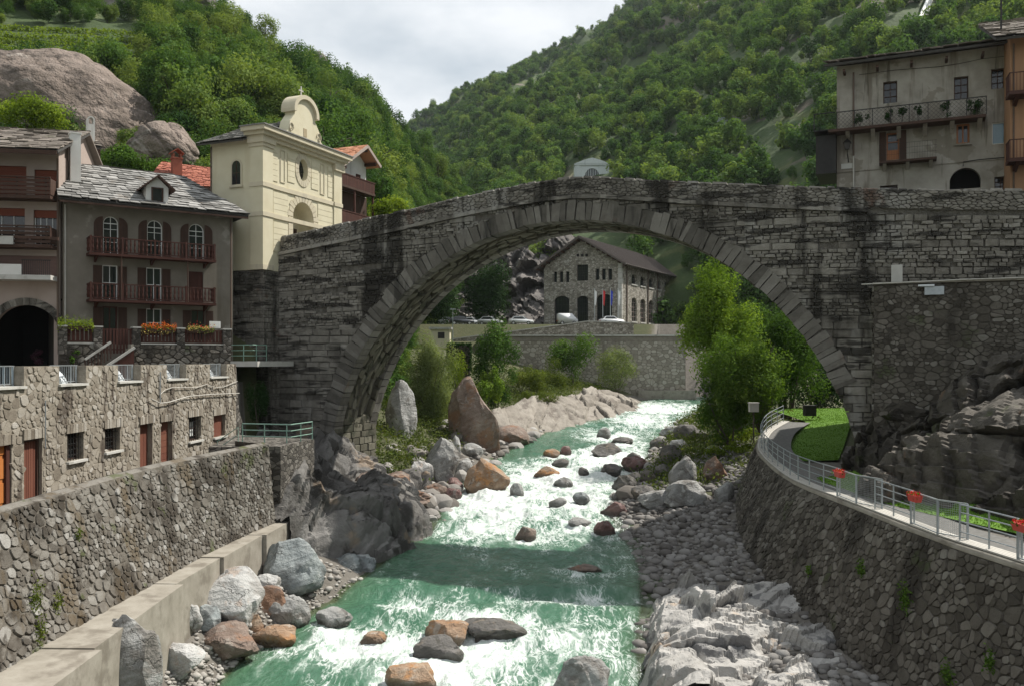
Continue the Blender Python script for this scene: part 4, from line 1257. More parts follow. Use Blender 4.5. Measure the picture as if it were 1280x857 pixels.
    MB().prism([(0, H), (Wd, H), (yc+.1, rz-.12)], X0, -1.3, 'x').build('attic_wall', 'cream_plaster', root)
    MB().tube([(X0+.1, -.06, 0), (X0+.1, -.06, 8.9)], .05).build('downpipe', 'copper_pipe', root)
    return root
build_chapel()
# ================================================================== HOUSES ON THE LEFT BANK
def build_grey_house():
    rng = random.Random(21)
    ang = math.atan2(.57, .82)
    B = -1.45
    F = Frame('grey_house', 'grey plastered house with stone slab roof and brown wooden balconies', 'house', -27.3, 53.1, B, ang)
    R = F.root
    Wd, H = 10.3, 9.75 - B
    ops, wins = [], []
    def addwin(px0, px1, py0, py1, kind): 
        a, b, c, d = F.rect(px0, px1, py0, py1); ops.append((a, b, c, d)); wins.append((a, b, c, d, kind))
    zf2, zf1, zf0 = 6.55-B, 3.72-B, 1.0-B
    def win_at(px0, px1, z0, z1, kind):
        a, b = F.x(px0), F.x(px1); ops.append((a, b, z0, z1)); wins.append((a, b, z0, z1, kind))
    for p in ((129, 148), (184, 203), (236, 255)): win_at(*p, zf2+.02, zf2+2.42, 'arch')
    for p in ((128, 147), (183, 202)): win_at(*p, zf1+.02, zf1+2.2, 'curtain')
    win_at(236, 254, zf1+.02, zf1+2.1, 'door')
    win_at(128, 147, zf0+.02, zf0+2.35, 'brown'); win_at(183, 202, zf0+.5, zf0+2.3, 'curtain'); win_at(239, 256, zf0+.3, zf0+2.3, 'dark')
    m = wall_cells(MB(), 0, Wd, 0, H, 0, .35, ops)
    for a, b, c, d, k in wins:
        if k == 'arch': arch_fill(m, a, b, d-(b-a)/2, d, .002, .348)
    m.box(0, .35, .351, 8, 0, H).box(Wd-.35, Wd, .351, 8, 0, H).box(.351, Wd-.351, 7.6, 8, 0, H)
    m.box(.352, Wd-.352, .9, 1.0, 0, H-.3)
    m.build('wall', 'grey_plaster', R)
    for a, b, c, d, k in wins:
        if k == 'arch':
            window(R, a, b, c, d, .12, 'white_paint', 'glass', (1, 2), .05, True)
            MB().box(a+(b-a)*.52 if a < 4 else a+.07, b-.07, .192, .20, c+.05, d-(b-a)/2-.05).build('curtain', 'curtain', R)
        elif k == 'curtain':
            window(R, a, b, c, d, .12, 'white_paint', 'glass', (1, 1), .06)
            xm = (a+b)/2
            cu = MB()
            cu.prism([(a+.08, d-.08), (xm-.03, d-.08), (xm-.12, (c+d)/2), (a+.22, c+.1), (a+.08, c+.1)], .19, .196)
            cu.prism([(b-.08, d-.08), (xm+.03, d-.08), (xm+.12, (c+d)/2), (b-.22, c+.1), (b-.08, c+.1)], .19, .196)
            cu.build('curtain', 'curtain', R)
        elif k == 'door':
            D_ = MB().box(a, b, .1, .16, c, d).build('balcony_door', 'red_wood', R)
            for i in range(2):
                for j in range(3): MB().box(a+.1+i*(b-a)/2, a+(i+1)*(b-a)/2-.08, .08, .099, c+.15+j*.65, c+.65+j*.65).build('door_panel', 'red_wood', D_)
        elif k == 'brown':
            window(R, a, b, c, d, .12, 'red_wood', 'glass', (1, 0), .09)
            MB().prism([(a+.5, d-.12), (b-.12, d-.12), (b-.12, c+.9), (a+.75, c+1.3)], .19, .196).build('curtain', 'curtain', R)
        else: window(R, a, b, c, d, .12, 'red_wood', 'glass', (1, 0), .06)
        if k == 'door': continue
        w = F.x(160)-F.x(149)
        ar = k == 'arch'
        z0 = c + (.02 if c > zf0+.3 or k != 'brown' else 0)
        shutter(R, a-w-.02, a-.03, z0, d-.05, 'dark_wood', -.06, 1 if ar else 0)
        shutter(R, b+.03, b+w+.02, z0, d-.05, 'dark_wood', -.06, -1 if ar else 0)
    bx0, bx1 = F.x(111.5, -1.1), F.x(270.5, -1.1)
    for zf in (zf2, zf1):
        posts = [bx0+.1, lerp(bx0, bx1, .25), lerp(bx0, bx1, .5), lerp(bx0, bx1, .75), bx1-.1]
        baluster_balcony(R, bx0, bx1, zf, 1.1, .98, .24, 'red_wood', posts=posts)
    MB().tube([(F.x(152, -1.1), -1.04, zf1), (F.x(152, -1.1), -1.04, zf2-.17)], .05).tube([(F.x(235, -1.1), -1.04, zf1), (F.x(235, -1.1), -1.04, zf2-.17)], .04).build('balcony_prop', 'dark_wood', R)
    # slab roof; hip end towards the chapel
    ez = H - .05
    rdg = 3.1
    y0, y1 = -1.0, 4.2
    A, Bq, C, Dd = (-.35, y0, ez), (Wd+.75, y0, ez), (Wd-2.3, y1, ez+rdg), (-.35, y1, ez+rdg)
    rf, surf, U, V = roof_plane(R, 'roof', A, Bq, C, Dd, 'slate_bed', .14)
    slates(rf, surf, U, V, .66, .40, rng, 'slate', 280)
    h2, surf2, U2, V2 = roof_plane(R, 'hip', (Wd+.75, y0, ez), (Wd+.75, 9, ez), (Wd-2.3, 4.25, ez+rdg), (Wd-2.3, 4.2, ez+rdg), 'slate_bed', .14)
    slates(h2, surf2, U2, V2, .66, .42, rng, 'slate', 60)
    roof_plane(R, 'back_roof', (Wd+.75, 9, ez), (-.35, 9, ez), (-.35, y1, ez+rdg), (Wd-2.3, y1, ez+rdg), 'slate')
    MB().box(-.3, Wd+.7, y0-.06, y0+.05, ez-.26, ez-.141).build('fascia', 'dark_wood', R)
    MB().prism([(0, H), (8, H), (4.2, ez+rdg-.2)], 0, .3, 'x').build('gable_wall', 'grey_plaster', R)
    # dormer
    dx0, dz0 = F.xz(182.5, 252, -.5)
    dx1 = F.x(210.5, -.5)
    zt = F.xz(196, 234, -.5)[1]
    zb = F.xz(196, 254, -.5)[1]
    dm = MB().box(dx0, dx1, -.5, 3.6, zb-.1, zt)
    xm = (dx0+dx1)/2
    dm.prism([(dx0, zt+.001), (dx1, zt+.001), (xm, zt+.62)], -.5, 3.6)
    dr = dm.build('dormer', 'white_plaster', R)
    MB().box(xm-.28, xm+.28, -.54, -.501, zb+.1, zt-.1).build('dormer_window', 'glass', dr)
    f = MB(); f.ring([(xm-.36,zb+.04),(xm-.36,zt-.04),(xm+.36,zt-.04),(xm+.36,zb+.04)], [(xm-.27,zb+.12),(xm-.27,zt-.12),(xm+.27,zt-.12),(xm+.27,zb+.12)], -.58, -.502); f.build('dormer_frame', 'dark_wood', dr)
    for sg in (-1, 1):
        p0 = Vector((xm, -.9, zt+.74)); e = Vector((xm+sg*(dx1-xm+.35), -.9, zt-.12))
        MB().add([p0, e, e+Vector((0, 3.6, 0)), p0+Vector((0, 3.6, 0))] + [q-Vector((0, 0, .12)) for q in (p0, e, e+Vector((0, 3.6, 0)), p0+Vector((0, 3.6, 0)))], [(0,1,2,3), (7,6,5,4), (0,4,5,1), (1,5,6,2), (2,6,7,3), (3,7,4,0)]).build('dormer_roof', 'dark_wood', dr)
    MB().tube([(Wd-.15, -.06, .2), (Wd-.15, -.06, H-.3)], .05).build('downpipe', 'copper_pipe', R)
    MB().tube([(.12, -.06, .2), (.12, -.06, H-.3)], .05).build('downpipe', 'cable', R)
    # white chimney stack and square brick stack
    cx0, cx1 = F.x(87.5, 1.2), F.x(100.5, 1.2)
    z0, z1 = F.xz(94, 238, 1.2)[1], F.xz(94, 168, 1.2)[1]
    MB().box(cx0, cx1, 1.0, 1.7, z0-.6, z1).box(cx0-.04, cx1+.04, .96, 1.74, z1, z1+.08).build('chimney', 'white_plaster', R)
    cx, cz = F.xz(228, 238, 4.0)
    return F
GH = build_grey_house()

def build_rose_house():
    rng = random.Random(22)
    ang = math.radians(9.8); B = -1.45
    F = Frame('rose_house', 'pinkish house with roller shutters, balconies and a dark archway below', 'house', -27.45, 52.9, B, ang)
    R = F.root
    xL = -15.0
    H = F.xz(60, 192)[1]
    def zpy(py): return F.xz(40, py)[1]
    ops = []
    def op(px0, px1, za, zb): r = (F.x(px0), F.x(px1), za, zb); ops.append(r); return r
    zr1, zr2 = zpy(248), zpy(308)        # balcony floors
    zs3 = zpy(346)
    top1 = [op(-30, 33, zr1, zpy(208.5)), op(43, 73, zr1, zpy(212))]
    top2 = [op(-30, 31, zr2, zpy(261)), op(42, 72, zr2, zpy(262.5))]
    top3 = [op(-30, 71, zs3, zpy(320))]
    # archway
    ac, ar = F.x(33), (F.x(74)-F.x(-8))/2
    zcr = zpy(381)
    arch = (ac-ar, ac+ar, 0, zcr); ops.append(arch)
    m = wall_cells(MB(), xL, 0, 0, H, 0, .4, ops)
    arch_fill(m, ac-ar, ac+ar, zcr-ar*.92, zcr, .002, .398, 14, ar*.92)
    m.box(-.4, 0, .401, 9, 0, H).box(xL, -.401, 8.6, 9, 0, H)
    m.box(xL, -.41, 2.2, 2.3, zcr+.3, H-.2)
    m.build('wall', 'rose_plaster', R)
    # dark passage behind the arch
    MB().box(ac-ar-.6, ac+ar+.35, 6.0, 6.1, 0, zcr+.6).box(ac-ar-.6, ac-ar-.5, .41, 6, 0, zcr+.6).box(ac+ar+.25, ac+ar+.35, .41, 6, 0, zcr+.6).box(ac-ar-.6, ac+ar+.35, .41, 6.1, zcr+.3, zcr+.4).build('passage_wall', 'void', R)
    for i in range(17):
        a0, a1 = 180*i/17+.4, 180*(i+1)/17-.4
        P = arc(ac, zcr-ar*.92, ar-.02, ar*.92-.02, a0, a1, 2) + arc(ac, zcr-ar*.92, ar+.42, ar*.92+.42, a1, a0, 2)
        MB().prism(P, -.05, -.003, tone=rng.random()).build('arch_stone', 'bridge_stone', R)
    # stone cladding of the ground floor right of the arch
    for (a, b, c, d) in top1:
        s = MB(); n = 16
        for i in range(n): s.box(a, b, .14, .17+.01*(i % 2), lerp(c, d, i/n)+.004, lerp(c, d, (i+1)/n)-.004, rng.random())
        s.build('roller_shutter', 'shutter_roll', R)
    for (a, b, c, d) in top2:
        window(R, a, b, c, d, .2, 'white_paint', 'glass', (3, 0), .06)
        MB().box(a, b, .12, .19, d-.45, d).build('roller_shutter', 'shutter_roll', R)
        MB().box(a+.3, b-.2, .285, .29, c+.2, d-.5).build('curtain', 'curtain', R)
    for (a, b, c, d) in top3:
        s = MB(); n = 14
        for i in range(n): s.box(a, b, .14, .17+.01*(i % 2), lerp(c, d, i/n)+.004, lerp(c, d, (i+1)/n)-.004, rng.random())
        s.build('roller_shutter', 'shutter_rose', R)
    # balconies with boards
    for zf in (zr1, zr2):
        b = MB().box(xL, -.1, -1.15, .0, zf-.2, zf).build('balcony', 'dark_wood', R)
        for k in range(4): MB().box(xL, -.12, -1.14, -1.10, zf+.06+k*.24, zf+.24+k*.24, rng.random()).build('board', 'dark_wood', b)
        MB().box(xL, -.1, -1.18, -1.06, zf+1.03, zf+1.10).build('handrail', 'dark_wood', b)
        for xx in np.arange(xL+.2, 0, 1.6): MB().box(xx, xx+.08, -1.09, -1.02, zf, zf+1.03).build('post', 'dark_wood', b)
        MB().box(-.18, -.1, -1.1, -.05, zf+.06, zf+1.02).build('side_board', 'dark_wood', b)
    b = MB().box(xL, -.05, -1.25, 0, zs3-.28, zs3).build('balcony', 'pale_concrete', R)
    base = None
    xg = F.x(28, -1.2)
    for xx in np.arange(xg, -.1, .115):
        m = MB().box(-.012, .012, -1.2, -1.176, zs3, zs3+.85)
        if base is None: base = m.build('bar', 'iron', b); base.location = (xx, 0, 0)
        else:
            c = base.copy(); COL.objects.link(c); c.location = (xx, 0, 0)
    MB().box(xg-.05, -.06, -1.22, -1.16, zs3+.85, zs3+.9).build('handrail', 'iron', b)
    MB().box(xL, xg-.06, -1.22, -1.1, zs3, zs3+.62).build('parapet', 'white_plaster', b)
    MB().box(F.x(-60, -1.2), F.x(17, -1.2), -1.3, -1.181, zr2-.06, zr2+.42).build('flower_box', 'pale_concrete', R)
    # roof of stone slabs
    ez = H + .02
    rf, surf, U, V = roof_plane(R, 'roof', (xL, -1.3, ez-.1), (.35, -1.3, ez-.1), (.35, 5, ez+2.55), (xL, 5, ez+2.55), 'slate_bed', .16)
    slates(rf, surf, U, V, .75, .45, rng, 'slate_warm', 280)
    roof_plane(R, 'back_roof', (.35, 10, ez), (xL, 10, ez), (xL, 5, ez+2.55), (.35, 5, ez+2.55), 'slate_warm')
    MB().box(xL, .3, -1.38, -1.29, ez-.36, ez-.12).build('fascia', 'dark_wood', R)
    MB().box(-.08, .02, -.12, -.01, 3.5, H-.3).build('downpipe', 'copper_pipe', R)
    MB().prism([(0, H), (9, H), (5, ez+2.4)], -.4, -.05, 'x').build('gable_wall', 'rose_plaster', R)
    # potted flowers on the second balcony
    for px in (8, 28, 46, 66):
        x = F.x(px, -1.0)
        p = MB().box(x-.3, x+.3, -1.08, -.85, zr2+.25, zr2+.45).build('flower_pot', 'dark_wood', R)
    return F
RH = build_rose_house()

def build_upper_wing():
    """the taller white wing behind the two houses with its chimney"""
    rng = random.Random(23)
    ang = math.radians(34.8); B = 2.0
    D = 62.0
    F = Frame('white_wing', 'narrow white house wing with slab roof and arched chimney behind the grey roof', 'house', Xat(103, D), D, B, ang)
    x1 = F.x(120.5)
    zt = F.xz(112, 184)[1]
    MB().box(0, x1, 0, 6, 0, zt).build('wall', 'white_plaster', F.root)
    xe = F.x(126, -.3)
    rf, surf, U, V = roof_plane(F.root, 'roof', (-2.2, -.6, zt-.05), (xe, -.6, zt-.05), (xe, 3.5, zt+1.6), (-2.2, 3.5, zt+1.6), 'slate_bed', .14)
    slates(rf, surf, U, V, .7, .45, rng, 'slate_warm', 60)
    MB().box(x1-.02, x1+.25, -.1, 5.9, 0, zt-.1).build('side_boarding', 'dark_wood', F.root)
    c0, c1 = F.x(108.5, 1.0), F.x(118, 1.0)
    zb, zt2 = F.xz(113, 170, 1.0)[1], F.xz(113, 156, 1.0)[1]
    ch = MB()
    ch.box(c0, c1, .8, 1.4, zb-.8, zt2)
    ch.ring([(c0, zt2+.001)]+arc((c0+c1)/2, zt2+.3, (c1-c0)/2, .28, 180, 0, 8)+[(c1, zt2+.001)], [(c0+.1, zt2+.002)]+arc((c0+c1)/2, zt2+.3, (c1-c0)/2-.1, .18, 180, 0, 8)+[(c1-.1, zt2+.002)], .8, 1.4)
    ch.build('chimney', 'white_plaster', F.root)
build_upper_wing()

def build_red_roof_house():
    rng = random.Random(24)
    ang = math.radians(34.8); B = 3.5; D = 68.0
    F = Frame('red_roofed_house', 'low house with red tiled roof and brick chimney behind the grey house', 'house', Xat(192, D), D, B, ang)
    x1 = F.x(300)
    zt = F.xz(240, 233)[1]
    MB().box(0, x1, 0, 6, 0, zt).build('wall', 'grey_plaster', F.root)
    rf, surf, U, V = roof_plane(F.root, 'roof', (-.6, -.7, zt-.1), (x1, -.7, zt-.1), (x1, 3.3, zt+2.3), (1.4, 3.3, zt+2.3), 'red_tile', .14)
    slates(rf, surf, U, V, .42, .36, rng, 'red_tile', 200, name='tile', lift=.06)
    MB().box(-.6, x1, -.8, -.69, zt-.36, zt-.11).build('fascia', 'dark_wood', F.root)
    a, b = F.x(215.5, .8), F.x(227, .8)
    z0, z1 = F.xz(221, 226, .8)[1], F.xz(221, 199, .8)[1]
    c = MB().box(a, b, .6, 1.3, z0-.6, z1).build('chimney', 'red_tile', F.root)
    MB().box(a-.06, b+.06, .54, 1.36, z1, z1+.1).box(a+.02, a+.14, .62, 1.28, z1+.1, z1+.4).box(b-.14, b-.02, .62, 1.28, z1+.1, z1+.4).build('chimney_pot', 'red_tile', c)
    m = MB()
    for sg, (p, q) in ((1, ((a-.15, z1+.4), ((a+b)/2, z1+.75))), (-1, ((b+.15, z1+.4), ((a+b)/2, z1+.75)))):
        m.add([(p[0], .5, p[1]), (q[0], .5, q[1]), (q[0], 1.4, q[1]), (p[0], 1.4, p[1]), (p[0], .5, p[1]+.08), (q[0], .5, q[1]+.08), (q[0], 1.4, q[1]+.08), (p[0], 1.4, p[1]+.08)], [(0,1,2,3), (7,6,5,4), (0,4,5,1), (1,5,6,2), (2,6,7,3), (3,7,4,0)])
    m.build('chimney_cap', 'red_tile', c)
build_red_roof_house()

def build_chalet():
    """its gable end looks along the bridge, like the chapel front"""
    rng = random.Random(25)
    D = 79.0; B = 6.0
    F = Frame('brown_chalet', 'brown timber house with orange tiled gable roof and balconies behind the chapel', 'house', Xat(422, D), D, B, math.atan2(.922, .387))
    R = F.root
    W_, xp = 7.4, 5.0
    z0, zp, z1 = 17.3-B, 20.5-B, 19.0-B          # near eave, ridge, far eave
    dep = 9.0
    xa, xb = .9, W_-.6
    def roofz(x): return lerp(z0, zp, x/xp) if x < xp else lerp(zp, z1, (x-xp)/(W_-xp))
    MB().prism([(xa, 0), (xb, 0), (xb, roofz(xb)-.3), (xp, zp-.3), (xa, roofz(xa)-.3)], 1.3, dep).build('wall', 'white_plaster', R)
    rf, surf, U, V = roof_plane(R, 'roof', (0, dep, z0), (0, 0, z0), (xp, 0, zp), (xp, dep, zp), 'dark_wood', .2)
    slates(rf, surf, U, V, .42, .38, rng, 'orange_tile', 290, name='tile', lift=.05)
    roof_plane(R, 'roof', (W_, 0, z1), (W_, dep, z1), (xp, dep, zp), (xp, 0, zp), 'orange_tile', .2)
    MB().bar((0, -.05, z0-.08), (xp, -.05, zp-.08), .08, .28).build('bargeboard', 'rose_plaster', R)
    MB().bar((xp, -.05, zp-.08), (W_, -.05, z1-.08), .08, .28).build('bargeboard', 'rose_plaster', R)
    for x in (1.4, xp, W_-.8): MB().box(x-.12, x+.12, .05, 1.29, roofz(x)-.6, roofz(x)-.32).build('purlin', 'dark_wood', R)
    for zf in (16.1-B, 12.7-B):
        b = MB().box(.3, 6.6, .1, 1.29, zf-.2, zf).build('balcony', 'dark_wood', R)
        for xx in np.arange(.32, 6.5, .2): MB().box(xx, xx+.17, .12, .16, zf, zf+1.0, rng.random()).build('board', 'red_wood', b)
        MB().box(.3, 6.6, .08, .2, zf+1.0, zf+1.08).build('handrail', 'red_wood', b)
        MB().box(.3, .34, .21, 1.25, zf, zf+1.0).build('side_board', 'red_wood', b)
    for xx in (.4, 3.2, 6.4): MB().box(xx-.08, xx+.08, .2, .36, 0, 15.89-B).build('post', 'red_wood', R)
    MB().box(xa+.05, xb-.05, 1.2, 1.299, 0, 15.85-B).build('timber_cladding', 'dark_wood', R)
    for xx in (1.6, 3.4): MB().box(xx, xx+.8, 1.22, 1.298, 16.2-B, 17.6-B).build('window', 'glass', R)
    MB().box(5.0, 5.7, 1.21, 1.299, 16.2-B, 17.9-B).build('shutter', 'red_wood', R)
    MB().box(.6, 1.3, 3.0, 3.7, z0, zp+.4).box(.5, 1.4, 2.9, 3.8, zp+.4, zp+.52).build('chimney', 'rose_plaster', R)
build_chalet()
# ================================================================== LEAVES
def leaf_mesh(name, C, size, seed=0, tone=None, flat=0.0, normal=None, aspect=1.6):
    """one folded leaf (two triangles along a midrib) at every centre"""
    r = np.random.RandomState(seed)
    C = np.asarray(C, float); n = len(C)
    size = np.broadcast_to(np.asarray(size, float), (n,))
    N = r.normal(size=(n, 3))
    if normal is not None: N = N * .34 + np.asarray(normal) * 1.0
    N[:, 2] += flat
    N /= np.linalg.norm(N, axis=1)[:, None] + 1e-9
    T = r.normal(size=(n, 3)); T -= N * (T * N).sum(1)[:, None]
    T /= np.linalg.norm(T, axis=1)[:, None] + 1e-9
    Bn = np.cross(N, T)
    s = (size * r.uniform(.65, 1.3, n))[:, None]
    a = C - T * s * .5; b = C + T * s * .5
    c = C + Bn * s * .5 / aspect + N * s * .12; d = C - Bn * s * .5 / aspect + N * s * .12
    V = np.stack([a, c, b, d], 1).reshape(-1, 3)
    i = np.arange(n)[:, None] * 4
    F = np.concatenate([i + np.array([[0, 2, 1]]), i + np.array([[0, 3, 2]])], 1).reshape(-1, 3)
    if tone is None: tone = r.rand(n)
    return np_mesh(name, V, F, np.repeat(np.clip(tone, 0, 1), 4))
def blob_points(n, centre, rad, seed, clumps=14, shell=.55, crad=.42):
    """points gathered in uneven clumps inside an ellipsoid, with outward normals and a clump tone"""
    r = np.random.RandomState(seed)
    rad = np.asarray(rad, float)
    k = r.normal(size=(clumps, 3)); k /= np.linalg.norm(k, axis=1)[:, None]
    k *= (shell + (1 - shell) * r.rand(clumps)[:, None]) * .78
    cr = crad * r.uniform(.6, 1.25, clumps)
    w = cr ** 2; idx = r.choice(clumps, n, p=w / w.sum())
    d = r.normal(size=(n, 3)); d /= np.linalg.norm(d, axis=1)[:, None]
    p = k[idx] + d * cr[idx][:, None] * (r.rand(n)[:, None] ** .4)
    ct = r.rand(clumps)
    tone = .55 * ct[idx] + .45 * r.rand(n)
    return np.asarray(centre) + p * rad, d, tone
def plant(name, label, cat, base, crown_c, rad, n, leaf, mat, seed, group=None, stems=4, clumps=14, flat=.2, parts=('foliage', 'stem'), shell=.5, crad=.42, trunk_r=.05, aspect=1.6):
    """a shrub or tree: Empty at its base, leaves and stems as parts"""
    base = Vector(base); cc = Vector(crown_c)
    root = thing(name, label, cat, base, 0, group)
    P, N, t = blob_points(n, cc - base, rad, seed, clumps, shell, crad)
    me = leaf_mesh(parts[0], P, leaf, seed + 1, t, flat, N, aspect)
    link(parts[0], me, mat, root)
    r = random.Random(seed)
    for k in range(stems):
        c = cc - base
        e = Vector((c.x + r.uniform(-.6, .6)*rad[0], c.y + r.uniform(-.6, .6)*rad[1], c.z + r.uniform(-.2, .6)*rad[2]))
        s = Vector((r.uniform(-.1, .1), r.uniform(-.1, .1), 0))
        mid = s.lerp(e, .5) + Vector((r.uniform(-.15, .15)*rad[0], r.uniform(-.15, .15)*rad[1], .1*rad[2]))
        MB().tube([s, s.lerp(mid, .5), mid, mid.lerp(e, .5), e], [trunk_r, trunk_r*.85, trunk_r*.65, trunk_r*.45, trunk_r*.2], 5).build(parts[1], 'bark', root)
    return root

# ================================================================== WALLS AND TERRACES OF THE LEFT BANK
def build_left_river_wall():
    rng = random.Random(31)
    top, Lt = polyline(spline(LW_TOP, 5)); foot, Lf = polyline(spline(LW_FOOT, 5))
    root = thing('river_wall', 'sunlit rubble stone river wall below the path on the left bank', 'wall', (-13.6, 28, -8.4))
    off = Vector((-13.6, 28, -8.4))
    U, V = Lt, 4.15
    def P(u, v):
        a, b = foot(u / U * Lf), top(u / U * Lt)
        q = a.lerp(b, v / V)
        # a little belly and unevenness
        k = float(fbm(u*.35, v*.35, 5.5, 2))
        return q + Vector((.10 * k, 0, 0))
    def surf(u, v, h):
        q = P(u, v); return (q.x + h - off.x, q.y - off.y, q.z + h*.15 - off.z)
    rows = [[surf(u, v, 0) for v in np.linspace(0, V, 12)] for u in np.linspace(0, U, 70)]
    sheet('mortar_bed', rows, 'pathwall_mortar', root, smooth_shade=True)
    # back, top and end of the wall
    rows = []
    for u in np.linspace(0, U, 70):
        p = P(u, V); rows.append([(p.x-off.x, p.y-off.y, p.z-off.z), (p.x-.25-off.x, p.y-off.y, p.z+.10-off.z), (p.x-.62-off.x, p.y+.03-off.y, p.z+.02-off.z), (p.x-.66-off.x, p.y+.03-off.y, p.z-1.3-off.z)])
    sheet('coping', rows, 'pathwall_stone', root)
    # the end of the wall
    rows = []
    for v in np.linspace(-.6, V, 8):
        p = P(U, max(v, 0)); rows.append([(p.x-off.x, p.y-off.y, p.z-off.z), (p.x-2.2-off.x, p.y+1.6-off.y, p.z-off.z)])
    sheet('end_face', rows, 'pathwall_mortar', root)
    cells = voronoi_cells(U, V, .215, .175, .47, rng, .18, .07)
    def tn(c, r): return min(1, max(0, r.betavariate(2, 2.2)))
    masonry(root, cells, surf, .028, .06, 'pathwall_stone', 300, rng, None, tonefn=tn, world=Matrix.Translation(off))
    # weeds hanging from the joints
    for k, (u, v, s) in enumerate(((11.5, 1.6, .8), (11.2, .7, .6), (14.5, 2.9, .3), (5.5, 3.0, .5), (6.4, 1.6, .5), (12.4, 1.2, .5))):
        q = P(u + 0, v)
        n = int(260*s)
        r = np.random.RandomState(k)
        C = np.array(q)[None, :] + np.stack([.12 + .12*r.rand(n), r.normal(size=n)*.22*s, r.normal(size=n)*.38*s - .1], 1)
        root2 = thing('wall_weed', ['tall dry weed in the river wall beside a dark stain', 'low weed at the foot of the river wall above the footing', 'small weed high on the middle of the river wall', 'weed near the left edge of the river wall below its coping', 'weed at the left edge of the river wall, lower one', 'thin weed low on the river wall next to the tall dry weed'][k], 'weed', q, 0, 'weeds in the left river wall')
        link('foliage', leaf_mesh('foliage', C - np.array(q), .11, k, None, .0, None, 3.0), 'leaf_grass', root2)
build_left_river_wall()

def build_footing():
    root = thing('concrete_footing', 'stepped concrete footing along the base of the left river wall', 'footing', (-12.6, 30, -11.2))
    o = Vector((-12.6, 30, -11.2))
    segs = [(13.0, 25.2, -11.55, -11.8, -8.34, -14.1), (25.22, 32.4, -12.02, -12.16, -8.30, -13.9), (32.42, 36.6, -12.42, -12.20, -8.28, -13.6), (36.62, 41.2, -12.05, -11.75, -8.24, -13.4), (41.22, 45.0, -11.55, -11.30, -8.22, -13.0)]
    for (d0, d1, xa, xb, z, xi) in segs:
        vs = [(xi, d0, -11.9), (xa, d0, -11.9), (xb, d1, -11.9), (xi, d1, -11.9), (xi, d0, z+.02), (xa-.03, d0, z), (xb-.03, d1, z), (xi, d1, z+.02)]
        MB().add([Vector(p)-o for p in vs], [(3,2,1,0),(4,5,6,7),(0,1,5,4),(1,2,6,5),(2,3,7,6),(3,0,4,7)]).build('footing_block', 'concrete', root)
build_footing()

